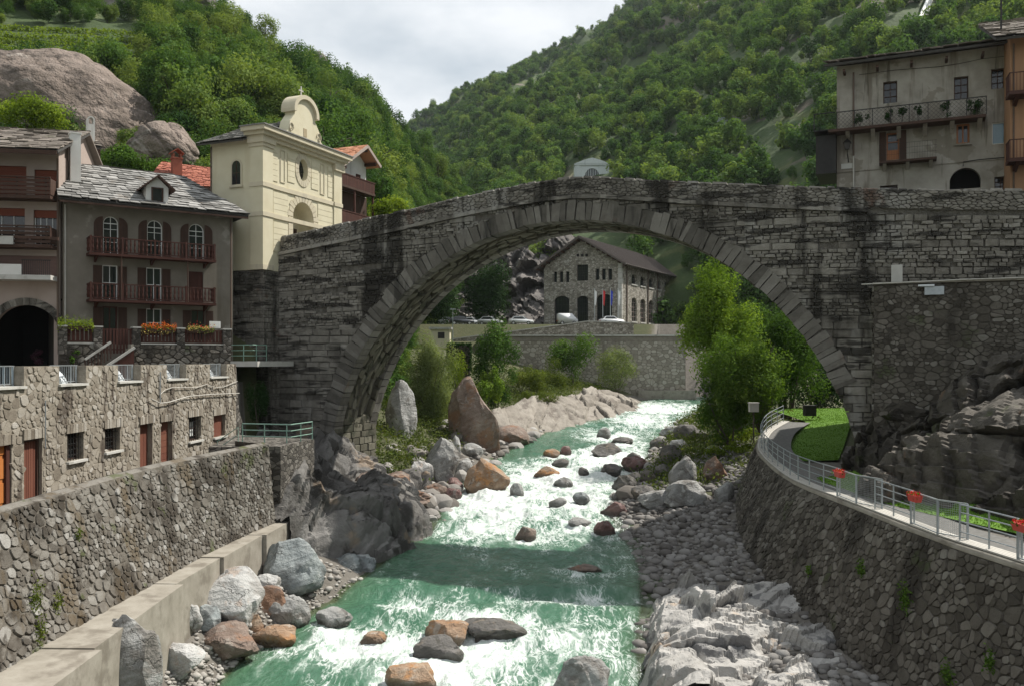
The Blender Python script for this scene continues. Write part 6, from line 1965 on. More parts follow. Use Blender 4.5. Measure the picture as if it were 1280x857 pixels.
CLIFF_FOOT = [(24, 14), (21.5, 21), (19.6, 27), (18.4, 31.4), (17.5, 34.2), (16.95, 36.4), (16.8, 39.6), (16.6, 43.2), (17.3, 46.4), (18.3, 48.6)]
def build_lawn():
    # grass strip along the cliff and the lawn beyond the arch
    rows = []
    for d in np.arange(20, 45, .6):
        xc = float(np.interp(d, [p[1] for p in CLIFF_FOOT], [p[0] for p in CLIFF_FOOT])) + .6
        xr_ = float(_ix(RW_TOP, d)); z = float(_iz(RW_TOP, d))
        w = min(1.9, xc - xr_ - .8)
        rows.append([(lerp(xc - w, xc, t), d, z + .03 + .10*t + .25*t*t*t) for t in (0, .25, .5, .75, 1)])
    tag(sheet('grass_verge', rows, 'lawn', smooth_shade=True), kind='structure')
    V1 = np.array(rows).reshape(-1, 3)
    rows = []
    for d in np.arange(52.5, 80, .7):
        x0 = float(_ix(RW_TOP, d)) + np.interp(d, [52.5, 53.5, 56, 60, 80], [2.4, 1.9, 1.6, 1.5, 3.0])
        x1 = np.interp(d, [52.5, 60, 80], [19.6, 23, 32])
        z = float(_iz(RW_TOP, d)) + float(smooth(54, 78, d)) * .35
        rows.append([(lerp(x0, x1, t), d, z - .17 + .06*t) for t in np.linspace(0, 1, 9)])
    tag(sheet('lawn', rows, 'lawn', smooth_shade=True), kind='structure')
    V2 = np.array(rows)
    r = np.random.RandomState(4)
    def scatter(R, n):
        R = np.array(R); i = r.rand(n)*(R.shape[0]-1.001); j = r.rand(n)*(R.shape[1]-1.001)
        a, b = i.astype(int), j.astype(int); fa, fb = (i-a)[:, None], (j-b)[:, None]
        return R[a, b]*(1-fa)*(1-fb)+R[a+1, b]*fa*(1-fb)+R[a, b+1]*(1-fa)*fb+R[a+1, b+1]*fa*fb
    P = np.concatenate([scatter(V2, 14000), scatter(V1.reshape(-1, 5, 3), 8000)])
    P[:, 2] += .03; P[:, :2] += r.normal(size=(len(P), 2))*.12
    N = np.tile([[0, 0, .15]], (len(P), 1)) + r.normal(size=(len(P), 3))*[.6, .6, .05]
    tag(link('grass', leaf_mesh('grass', P, .085, 2, None, 0, N, 3.0), 'leaf_grasslawn'), 'short green grass on the lawn under the arch and along the cliff', 'grass', kind='stuff')
leaf_mat('leaf_grasslawn', (.05,.11,.010), (.09,.19,.018), (.15,.27,.03), .35, 0)
build_lawn()

def build_cliff():
    rng = random.Random(44)
    foot, Lf = polyline([(x, d, -6.5) for x, d in CLIFF_FOOT])
    TOP = [(48, 24, 3.5), (40, 34, 3.6), (33, 40, 3.0), (28, 42, 1.6), (25.6, 42.8, .6), (24.2, 43.4, -1.0), (22.6, 44.2, -2.3), (21.2, 44.9, -2.7), (20.0, 45.6, -2.3), (19.6, 47.2, -1.8)]
    top, Lt = polyline(TOP)
    nu, nv = 240, 110
    P = np.zeros((nu, nv, 3)); 
    for i in range(nu):
        t = i/(nu-1)
        a, b = foot(t*Lf), top((t**.8)*Lt)
        for j in range(nv):
            v = j/(nv-1)
            hx = v**1.7
            P[i, j] = (lerp(a.x, b.x, hx), lerp(a.y, b.y, hx), lerp(a.z, b.z+.35, v**.85))
    Q = P.reshape(-1, 3)
    o1, t1 = facet(Q, 90, 4, .75, .42, (1.6, 1.6, 1.0), .55, .10)
    o2, t2 = facet(Q, 700, 5, .20, .35, (1.2, 1.2, .8), .16, .12)
    o3 = .22*fbm(Q[:, 0]*1.3, Q[:, 1]*1.3, Q[:, 2]*1.3, 5, .62) + strata(Q, (.25, .2, .95), .75, .34, 3.0) + strata(Q, (.75, -.6, .25), 1.15, .42, 8.0)
    off = o1 + o2 + o3
    # keep the upper edge tucked under the wall
    v = np.tile(np.linspace(0, 1, nv), nu)
    off = off * (1 - .55*smooth(.85, 1, v))
    n = np.array([-.72, -.62, .31])
    Q = Q + off[:, None] * n
    me = np_mesh('rock_cliff', Q, grid_faces(nu, nv), np.clip(.55*t1+.35*t2+.1, 0, 1))
    o = link('rock_cliff', sharp(me, 32), 'cliff')
    tag(o, 'dark fractured rock cliff under the retaining wall beside the walkway', 'cliff')
build_cliff()

def build_wing_wall():
    rng = random.Random(45)
    root = thing('retaining_wall', 'dark rubble retaining wall standing proud of the bridge on the right cliff', 'wall', bw(33.5, -1.25, -3.5), -BA)
    B = -3.5
    L, H = 30.0, 3.95 - B
    W_ = Matrix.Translation(bw(33.5, -1.25, B)) @ Matrix.Rotation(-BA, 4, 'Z')
    MB().box(0, L, .03, 1.3, -2.5, H).build('wall_core', 'darkwall_mortar', root)
    cells = voronoi_cells(L, H + .8, .27, .18, .46, rng, .2, .05)
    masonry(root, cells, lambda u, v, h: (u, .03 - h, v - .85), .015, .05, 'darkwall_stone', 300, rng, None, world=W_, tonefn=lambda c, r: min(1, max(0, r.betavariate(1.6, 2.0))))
    cells = voronoi_cells(1.2, H, .4, .3, .4, rng)
    masonry(root, cells, lambda u, v, h: (-h, .05+u, v), .05, .09, 'darkwall_stone', 0, rng, None, world=W_)
    MB().box(-.06, L, -.10, 1.25, H, H+.10).build('coping', 'concrete', root)
    MB().tube([(-.6, -.13, H+.02), (4, -.14, H+.10), (L, -.14, H+.16)], .035, 6).build('service_pipe', 'cable', root)
    x0 = 2.4
    MB().box(x0, x0+.9, -.22, .0, H-.62, H-.2).build('junction_box', 'galvanised', root)
    MB().box(x0-.3, x0+.45, -.35, -.05, H-.19, H-.10).build('floodlight', 'pale_metal', root)
    MB().box(.85, 1.4, 1.05, 1.10, H+.12, H+1.1).build('stone_plaque', 'pale_concrete', root)
build_wing_wall()

# ---------------------------------------------------------------- old house above the bridge
def build_old_house():
    rng = random.Random(46)
    ang = math.atan2(-.408, .913); B = 6.6
    F = Frame('old_house', 'weathered grey-beige house with iron balconies above the right bridge end', 'house', Xat(1046, 55), 55.0, B, ang)
    R = F.root
    Wd = F.x(1262.5)
    H = F.xz(1046, 84)[1]
    ops, L = [], []
    def op(a, b, c, d, k):
        r = F.rect(a, b, c, d); ops.append(r); L.append((r, k))
    op(1104, 1121.5, 102, 129, 'dark'); op(1192.5, 1210.5, 96, 124, 'dark'); op(1239, 1256, 86, 111, 'dark')
    op(1108, 1124, 166, 200, 'french'); op(1195.5, 1212, 155, 180, 'honey'); op(1240, 1260, 153, 180, 'blue')
    op(1187, 1226, 210, 236, 'arch'); op(1243, 1260, 221, 238, 'dark'); op(1100, 1122, 232, 240, 'dark')
    m = wall_cells(MB(), 0, Wd, 0, H, 0, .45, ops)
    r = L[6][0]
    arch_fill(m, r[0], r[1], r[3]-(r[1]-r[0])/2, r[3], .002, .448, 12)
    m.box(0, .45, .451, 9, 0, H).box(Wd-.45, Wd, .451, 9, 0, H).box(.451, Wd-.451, 8.6, 9, 0, H).box(.452, Wd-.452, 1.3, 1.4, 0, H-.3)
    m.build('wall', 'old_plaster', R)
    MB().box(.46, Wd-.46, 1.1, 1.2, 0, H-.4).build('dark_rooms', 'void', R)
    for r, k in L:
        a, b, c, d = r
        if k == 'dark':
            window(R, a, b, c, d, .22, 'dark_wood', 'glass', (1, 2), .06)
        elif k == 'honey':
            w = window(R, a, b, c, d, .12, 'honey_wood', 'glass', (1, 0), .10)
            MB().box(a+.16, (a+b)/2-.1, .19, .195, c+.12, d-.12).box((a+b)/2+.1, b-.16, .19, .195, c+.12, d-.12).build('curtain', 'curtain', w)
            MB().box(a-.12, b+.12, -.14, .1, c-.1, c-.002).build('sill', 'old_plaster', w)
        elif k == 'blue': window(R, a, b, c, d, .1, 'white_paint', 'blue_glass', (0, 0), .05)
        elif k == 'french':
            w = window(R, a, b, c, d, .15, 'honey_wood', 'glass', (0, 2), .08)
            MB().box(a+.08, b-.08, .12, .149, c, c+.62).build('door_panel', 'honey_wood', w)
            MB().box(a+.1, b-.1, .222, .226, c+.65, d-.1).build('curtain', 'curtain', w)
            s = F.x(1134)-F.x(1125)
            shutter(R, a-s, a-.02, c-.1, d+.08, 'dark_wood', -.06); shutter(R, b+.02, b+s, c-.1, d+.08, 'dark_wood', -.06)
    # long iron balcony with diamond mesh
    bx0, bx1 = F.x(1046, -1.1), F.x(1233, -1.1)
    zf = F.xz(1140, 152, -1.1)[1]
    b = MB().box(bx0-.5, bx1, -1.15, 0, zf-.16, zf).build('balcony', 'dark_wood', R)
    h = 1.05
    MB().box(bx0, bx1, -1.12, -1.07, zf+h-.05, zf+h).build('handrail', 'iron', b)
    m = MB(); st = .24
    x = bx0
    while x < bx1 - .01:
        for q in range(4):
            z0 = zf + q*(h-.05)/4; z1 = zf + (q+1)*(h-.05)/4
            m.bar((x, -1.095, z0), (min(x+st, bx1), -1.095, z1), .012).bar((x, -1.095, z1), (min(x+st, bx1), -1.095, z0), .012)
        x += st
    m.build('mesh', 'iron', b)['kind'] = 'stuff'
    for xx in np.linspace(bx0, bx1, 9): MB().box(xx-.02, xx+.02, -1.115, -1.075, zf, zf+h).build('post', 'iron', b)
    for xx in np.linspace(bx0+.6, bx1-.3, 6): MB().prism([(-.9, zf-.161), (0, zf-.161), (0, zf-.75), (-.25, zf-.5)], xx-.12, xx+.12, 'x').build('corbel', 'old_plaster', b)
    # small balcony
    sx0, sx1 = F.x(1099, -.8), F.x(1171, -.8)
    z2 = F.xz(1135, 199, -.8)[1]
    b2 = MB().box(sx0, sx1, -.85, 0, z2-.12, z2).build('balcony', 'dark_wood', R)
    for xx in np.linspace(sx0+.3, sx1-.3, 3): MB().prism([(-.6, z2-.121), (0, z2-.121), (0, z2-.5)], xx-.1, xx+.1, 'x').build('corbel', 'old_plaster', b2)
    m = MB()
    for q in (.35, .7, 1.0): m.tube([(sx0, 0, z2+q), (sx0, -.82, z2+q), (sx1, -.82, z2+q), (sx1, 0, z2+q)], .008, 4)
    for xx in np.arange(sx0, sx1, .14): m.bar((xx, -.82, z2), (xx, -.82, z2+1.0), .008)
    m.build('railing', 'iron', b2)
    # gallery at the left corner
    MB().box(-1.2, -.02, -.6, 3, zf-2.6, zf-.2).build('gallery', 'iron', R)
    MB().box(-1.3, -.05, -1.0, 3, zf+.0, zf+.06).box(-1.3, -1.24, -1.0, -.94, zf+.07, zf+h).box(-1.3, -.05, -1.0, -.95, zf+h+.001, zf+h+.05).build('gallery_rail', 'iron', R)
    # roof: slabs seen edge-on
    oe = 1.0
    rf, surf, U, V = roof_plane(R, 'roof', (-.7, -oe, H-.05), (Wd+.6, -oe, H-.05), (Wd+.6, 5, H+1.5), (1.5, 5, H+1.5), 'slate_bed', .14)
    slates(rf, surf, U, V, .7, .5, rng, 'slate_warm', 100, lift=.12)
    roof_plane(R, 'back_roof', (Wd+.6, 10, H-.05), (-.7, 10, H-.05), (1.5, 5, H+1.5), (Wd+.6, 5, H+1.5), 'slate_warm')
    for xx in np.arange(.4, Wd, 1.9): MB().box(xx, xx+.14, -.9, -.001, H-.62, H-.46).build('beam_end', 'dark_wood', R)
    MB().box(0, Wd, -.06, -.002, F.xz(1160, 206)[1]-.05, F.xz(1160, 206)[1]+.03).build('string_course', 'old_plaster', R)
    x, z = F.xz(1067, 200); MB().tube([(x, -.08, .1), (x, -.08, z+.2)], .05, 7).build('downpipe', 'cable', R)
    MB().tube([(x, -.08, z+.25), (x, -.08, H-.5)], .05, 7).build('downpipe', 'copper_pipe', R)
    pts = [F.xz(px, py) for px, py in ((1074, 94), (1120, 88), (1173, 84), (1200, 80), (1228, 74), (1255, 71))]
    MB().tube([(p[0], -.04, p[1]) for p in pts], .014, 4).build('wall_cable', 'iron', R)
    pts = [F.xz(px, py) for px, py in ((1204, 208), (1204, 203), (1225, 200), (1260, 197))]
    MB().tube([(p[0], -.06, p[1]) for p in pts], .03, 5).build('wall_cable', 'iron', R)
    x, z = F.xz(1059, 208); MB().box(x-.35, x+.35, -.03, -.002, z-.16, z+.16).build('tile_sign', 'pale_concrete', R)
    # wall lantern
    x, z = F.xz(1059, 183, -.5)
    p = F.W @ Vector((x, -.45, z))
    t = thing('wall_lantern', 'black iron lantern on a curved bracket on the old house corner', 'lantern', p, ang)
    MB().add([(-.12,-.12,-.2), (.12,-.12,-.2), (.12,.12,-.2), (-.12,.12,-.2), (-.2,-.2,.2), (.2,-.2,.2), (.2,.2,.2), (-.2,.2,.2)], [(3,2,1,0),(4,5,6,7),(0,1,5,4),(1,2,6,5),(2,3,7,6),(3,0,4,7)]).build('lantern_glass', 'glass', t)
    MB().add([(-.24,-.24,.2), (.24,-.24,.2), (.24,.24,.2), (-.24,.24,.2), (0, 0, .5)], [(3,2,1,0),(0,1,4),(1,2,4),(2,3,4),(3,0,4)]).build('lantern_cap', 'iron', t)
    MB().tube([(0, 0, -.2), (0, .05, -.5), (.05, .3, -.8), (.05, .44, -.9)], .03, 6).build('bracket', 'iron', t)
    # plants on the balcony
    for k, (px, py, r) in enumerate(((1076, 134, .7), (1128, 137, .5), (1112, 136, .4), (1183, 122, .6), (1214, 118, .7), (1222, 126, .6), (1146, 134, .4))):
        x, z = F.xz(px, py, -1.0)
        q = F.W @ Vector((x, -.95, zf+.02))
        plant('balcony_plant', 'dark potted plant on the old house balcony, number %s from the left' % ['one', 'three', 'two', 'five', 'six', 'seven', 'four'][k], 'plant', q, q + Vector((0, 0, .55)), (r*.8, .35, .55), 220, .13, 'leaf_dark', 300+k, 'plants on the old house balcony', 2, 6, trunk_r=.02)
    return F
OH = build_old_house()

def build_orange_house():
    rng = random.Random(47)
    D = 49.5; B = 6.4
    F = Frame('orange_house', 'orange plastered house with brown balconies at the right picture edge', 'house', Xat(1263, D), D, B, math.radians(-20))
    R = F.root
    H = F.xz(1268, 42)[1]
    MB().box(0, 24, 0, 12, 0, H).build('wall', 'orange_plaster', R)
    rf, surf, U, V = roof_plane(R, 'roof', (-.9, -1.1, H-.5), (25, -1.1, H-.5), (25, 5, H+2.4), (-.9, 5, H+2.4), 'slate_bed', .14)
    slates(rf, surf, U, V, .7, .5, rng, 'slate_warm', 60)
    for py in (117, 200):
        z = F.xz(1268, py, -.6)[1]
        b = MB().box(-.25, 8, -1.2, 0, z-.2, z).build('balcony', 'rusty_iron', R)
        MB().box(-.25, 8, -1.2, -1.15, z+.98, z+1.03).box(-.25, -.2, -1.149, 0, z+.98, z+1.03).build('handrail', 'rusty_iron', b)
        for xx in np.arange(-.22, 4, .16): MB().box(xx, xx+.025, -1.19, -1.165, z, z+.98).build('bar', 'rusty_iron', b)
        for yy in np.arange(-1.05, 0, .16): MB().box(-.24, -.215, yy, yy+.025, z, z+.98).build('bar', 'rusty_iron', b)
        MB().prism([(-1.1, z-.201), (0, z-.201), (0, z-.6)], .1, .3, 'x').build('corbel', 'rusty_iron', b)
    MB().tube([(.15, -.07, 0), (.15, -.07, H-.6)], .05).build('downpipe', 'copper_pipe', R)
    # iron mast on the roof
    tag(MB().tube([F.W @ Vector((-.3, 1, H)), F.W @ Vector((-.3, 1, H+2.6))], .05).build('roof_mast', 'iron'), 'thin dark mast on the roof between the old and the orange house', 'mast')
build_orange_house()
# plateau under the houses on the right
P_ = [bw(33.2, BW-.3, 0), bw(75, BW-.3, 0), bw(75, 20, 0), bw(32.8, 20, 0)]
tag(MB().prism([(p.x, p.y) for p in P_], -9, 7.0, 'z').build('plateau', 'cliff'), kind='structure')

# ---------------------------------------------------------------- lookups on the hillsides
def on_hill(V, nD, px, py):
    """point of a hillside seen at a pixel (nearest depth first)"""
    col = int(np.argmin(np.abs(V[:, 5, 0] / V[:, 5, 1] * FPX + CX - px)))
    c = V[col, :nD]
    y = HY - c[:, 2] / c[:, 1] * FPX
    k = int(np.argmin(np.abs(y - py)))
    return Vector(c[k])
def build_pavilion():
    p = on_hill(MTN_V, MTN_N, 739, 218)
    s = p.y / FPX
    t = thing('pavilion', 'small pale pavilion with arched grille window behind the bridge crown', 'building', (Xat(739, p.y), p.y - 3, Zat(232, p.y)), 0)
    w, h = 21*s, 24*s
    ar = 8.5*s
    zs = 10*s
    m = wall_cells(MB(), -w, w, 0, h, 0, .5, [(-ar, ar, 2*s, zs+ar)])
    arch_fill(m, -ar, ar, zs, zs+ar, .002, .498, 12)
    m.box(-w, w, .501, 6, 0, h)
    m.build('wall', 'pavilion_paint', t)
    MB().prism([(-w-1.2*s, h), (w+1.2*s, h), (w*.45, h+5*s), (0, h+7.5*s), (-w*.45, h+5*s)], -.4, 6.2).build('gable', 'pavilion_paint', t)
    for sg in (-1, 1): MB().box(sg*w*.82-1.6*s, sg*w*.82+1.6*s, -.25, -.002, 0, h-.3).build('pilaster', 'pavilion_paint', t)
    MB().box(-w-.3, w+.3, -.35, -.003, h-1.6*s, h-.3*s).build('cornice', 'pavilion_paint', t)
    o1 = [(-ar-1.6*s, 2*s)] + arc(0, zs, ar+1.6*s, ar+1.6*s, 180, 0, 14) + [(ar+1.6*s, 2*s)]; i1 = [(-ar, 2*s)] + arc(0, zs, ar, ar, 180, 0, 14) + [(ar, 2*s)]
    MB().ring(o1, i1, -.15, -.004).build('arch_moulding', 'pavilion_paint', t)
    g = MB().box(-ar, ar, .3, .34, 2*s, zs+ar).build('window', 'glass', t)
    for i in range(1, 8): MB().box(-ar+i*ar/4-.06, -ar+i*ar/4+.06, .1, .2, 2*s, zs+ar*math.sin(math.acos(abs(i/4-1)))).build('grille_bar', 'pavilion_paint', g)
build_pavilion()
def build_penstock():
    for k, dx in enumerate((0, 5.0, 9.0)):
        a, b = on_hill(MTN_V, MTN_N, 1139+dx, 62), on_hill(MTN_V, MTN_N, 1168+dx, -8)
        q = MB().tube([a + Vector((0, 0, 2.2)), b + Vector((0, 0, 4.0))], .5, 8)
        o = q.build('penstock_pipe', 'white_paint')
        tag(o, 'white water pipe running up the wooded slope, %s of three' % ['left', 'middle', 'right'][k], 'pipe', 'pipes on the slope')
    a, b = on_hill(MTN_V, MTN_N, 878, 170), on_hill(MTN_V, MTN_N, 992, 170)
    w = thing('road_barrier', 'long grey concrete barrier of the road on the wooded slope', 'barrier', a + Vector((0, -2, 1.0)))
    b2 = Vector((b.x, a.y, a.z))
    n = 9
    for i in range(n):
        p, q = a.lerp(b2, i/n)-a, a.lerp(b2, (i+.96)/n)-a
        MB().bar(p + Vector((0, -1, 1.5)), q + Vector((0, -1, 1.5)), .4, 4.2).build('barrier_panel', 'galvanised', w)
build_penstock()
def build_bench_things():
    z = float(_iz(RW_TOP, 66)) + .3
    t = thing('black_bin', 'black box-shaped bin at the far end of the lawn', 'bin', (Xat(1012, 67), 67, z))
    MB().box(-.42, .42, -.3, .3, .06, .8).build('body', 'iron', t); MB().box(-.45, .45, -.33, .33, .8, .87).build('lid', 'iron', t)
    q = at(942, 509, 62.5)
    t = thing('wooden_box', 'small pale wooden box on a post beside the railing end', 'box', (q.x, q.y, -5.0))
    MB().tube([(0, 0, -.9), (0, 0, q.z+5-.3)], .05).build('post', 'bark', t); MB().box(-.32, .32, -.2, .2, q.z+5-.3, q.z+5+.3).build('box', 'slat_wood', t); MB().box(-.36, .36, -.25, .25, q.z+5+.3, q.z+5+.36).build('lid', 'slat_wood', t)
build_bench_things()
# ================================================================== POWER STATION AND ITS TERRACES UPSTREAM
power_stone_mat('power_stone', [(.17,.155,.13), (.27,.25,.215), (.37,.345,.30), (.45,.425,.38)], 1.9)
def build_power_station():
    rng = random.Random(51)
    ang = -math.radians(29.4); B = 5.85
    W0 = 15.0
    xr0 = Xat(777, 150)
    F = Frame('power_station', 'stone hall with brown gable roof and arched windows seen through the arch', 'building', xr0 - .871*W0, 150 + .491*W0, B, ang)
    R = F.root
    L = 31.5
    He = F.xz(777, 328)[1]
    ops, kinds = [], []
    def op(a, b, c, d, k): r = F.rect(a, b, c, d); ops.append(r); kinds.append((r, k))
    op(692.8, 711.5, 370, 409, 'arch'); op(721, 735, 370, 405, 'arch'); op(745.6, 765, 367.5, 405, 'arch'); op(721, 735, 328, 351, 'arch')
    for a, b in ((692, 696.2), (699.5, 704), (707.2, 711.5)): op(a, b, 339.5, 353, 'slit')
    for a, b in ((744.3, 749), (752.3, 757), (760.2, 765)): op(a, b, 336, 350, 'slit')
    za = F.xz(725, 300)[1]
    m = wall_cells(MB(), 0, W0, -1, He, 0, .6, ops)
    for r, k in kinds:
        if k == 'arch': arch_fill(m, r[0], r[1], r[3]-.28*(r[1]-r[0]), r[3], .002, .598, 8, .28*(r[1]-r[0]))
    xc = W0/2
    m.prism([(0, He+.001), (W0, He+.001), (xc, za)], 0, .6)
    # side wall with two rows of windows
    def yside(px):
        # plane x = W0
        o = Vector((F.o.x, F.o.y)) + F.e * W0; rx = (px-CX)/FPX
        return (o.y*rx - o.x) / (F.n.x - F.n.y*rx)
    sops, sk = [], []
    y = yside(789.5); w = yside(796)-y; st = yside(800.5)-y
    zl0, zl1, zu0, zu1 = .6, 5.3, 7.0, 8.9
    zl1 = (HY-371)/FPX*153-B; zu1 = (HY-341.5)/FPX*153-B; zu0 = (HY-354)/FPX*153-B; zl0 = (HY-401)/FPX*153-B
    while y + w < L - 1:
        sops += [(y, y+w, zl0, zl1), (y, y+w, zu0, zu1)]; y += st
    s = wall_cells(MB(), .601, L, -1, He, 0, .6, sops)
    for a, b, c, d in sops: arch_fill(s, a, b, d-.3*(b-a), d, .002, .598, 6, .3*(b-a))
    # turn into the side plane: (u, v, z) -> (W0 - v, u, z)
    m.add([(W0 - p[1], p[0], p[2]) for p in s.v], s.f)
    m.box(0, .6, .601, L, -1, He).box(.601, W0-.601, L-.6, L, -1, He)
    m.build('wall', 'power_stone', R)
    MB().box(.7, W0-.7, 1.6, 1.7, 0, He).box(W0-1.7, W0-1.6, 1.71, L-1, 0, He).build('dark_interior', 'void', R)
    for r, k in kinds:
        a, b, c, d = r
        if k == 'arch': window(R, a, b, c, d, .35, 'iron', 'glass', (4, 6), .07)
        else: window(R, a, b, c, d, .35, 'iron', 'glass', (0, 1), .05)
    for k, (a, b, c, d) in enumerate(sops):
        w = MB().box(W0-.42, W0-.38, a, b, c, d).build('window', 'glass', R)
        m = MB()
        for i in range(1, 3): m.box(W0-.375, W0-.33, lerp(a, b, i/3)-.03, lerp(a, b, i/3)+.03, c, d)
        for j in range(1, 5): m.box(W0-.36, W0-.345, a, b, lerp(c, d, j/5)-.03, lerp(c, d, j/5)+.03)
        m.build('glazing_bars', 'rose_plaster' if c < 4 else 'iron', w)
        MB().box(W0+.003, W0+.12, a-.1, b+.1, c-.25, c-.02).build('sill', 'pale_concrete', w)
    for z in range(12):
        dd = .35 if z % 2 else .6
        MB().box(W0-.62, W0+.05, -.05, dd, z*He/12+.03, (z+1)*He/12-.03, rng.random()).build('quoin', 'pale_concrete', R)
    for px in (720.8, 726.2, 731.7):
        a, b, c, d = F.rect(px, px+3.2, 317.5, 321); MB().box(a, b, -.02, .1, c, d).build('vent_hole', 'void', R)
    # roof
    ov = 1.3
    slope = (za - He) / xc
    for sg, nm in ((-1, 'roof'), (1, 'roof')):
        xe = xc + sg*(xc+ov); ze = He - slope*ov + .35
        A, Bq = (xe, -ov, ze), (xe, L+ov, ze); C, Dd = (xc, L+ov, za+.5), (xc, -ov, za+.5)
        rf, surf, U, V = roof_plane(R, nm, A, Bq, C, Dd, 'roof_metal', .25)
        n = int(U/.9)
        for i in range(n+1):
            u = U*i/n; MB().bar(surf(u, 0, .05), surf(u, V, .05), .08, .1).build('roof_seam', 'roof_metal', rf)
        for i in range(9):
            t = (i+.5)/9
            p = Vector((lerp(xe, xc, t), 0, lerp(ze, za+.5, t)))
            MB().box(p.x-.12, p.x+.12, -ov+.1, -.003, p.z-.62, p.z-.30).build('purlin_end', 'dark_wood', R)
    for yy in (2.2, 12.5, 17.5): MB().tube([(W0+.12, yy, 0), (W0+.12, yy, He-.4)], .1, 6).build('downpipe', 'copper_pipe', R)
    # flags on poles in front
    for k, (px, mt, lb) in enumerate(((743, 'flag_white', 'white'), (753.5, 'flag_red', 'red'), (763, 'flag_blue', 'blue'), (772.5, 'flag_white', 'white'))):
        q = at(px, 405, 147.5)
        t = thing('flag_pole', '%s flag hanging on a pole before the stone hall%s' % (lb, {0: ', left of four', 3: ', right of four'}.get(k, '')), 'flag', (q.x, q.y, 5.9))
        MB().tube([(0, 0, 0), (0, 0, 6.2)], .05, 6).build('pole', 'pale_metal', t)
        f = MB(); n = 6
        for i in range(n):
            z0, z1 = 5.9-i*.4, 5.9-(i+1)*.4
            f.add([(.05, .02*math.sin(i), z0), (.45-.03*i, .12*math.sin(i*1.3), z0-.3), (.45-.03*(i+1), .12*math.sin(i*1.3+1.3), z1-.3), (.05, .02*math.sin(i+1), z1)], [(0, 1, 2, 3)])
        f.build('cloth', mt, t)
    return F
build_power_station()
q = at(709, 404, 147)
make_car('white_van', 'white van parked before the left door of the stone hall', (q.x, 147, 5.9), math.radians(8), 'white_car', 3.3, 1.7, 1.9, None, True)
q = at(764, 402, 147); make_car('parked_car', 'white car parked by the flags before the stone hall', (q.x, 146.6, 5.9), 0.2, 'white_car')
for px, D, mt, lb in ((652, 147, 'white_car', 'white car parked left of the stone hall by the ramp'), (613, 148, 'silver_paint', 'silver car parked under the dark tree'), (577, 147, 'dark_car', 'dark car parked at the left of the far car park'), (590, 151, 'white_car', 'white car behind the dark parked car'), (563, 150, 'silver_paint', 'silver car at the far left of the car park')):
    q = at(px, 404, D); make_car('parked_car', lb, (q.x, D, 5.9), RNG.uniform(-.4, .4), mt, group='cars in the far car park')

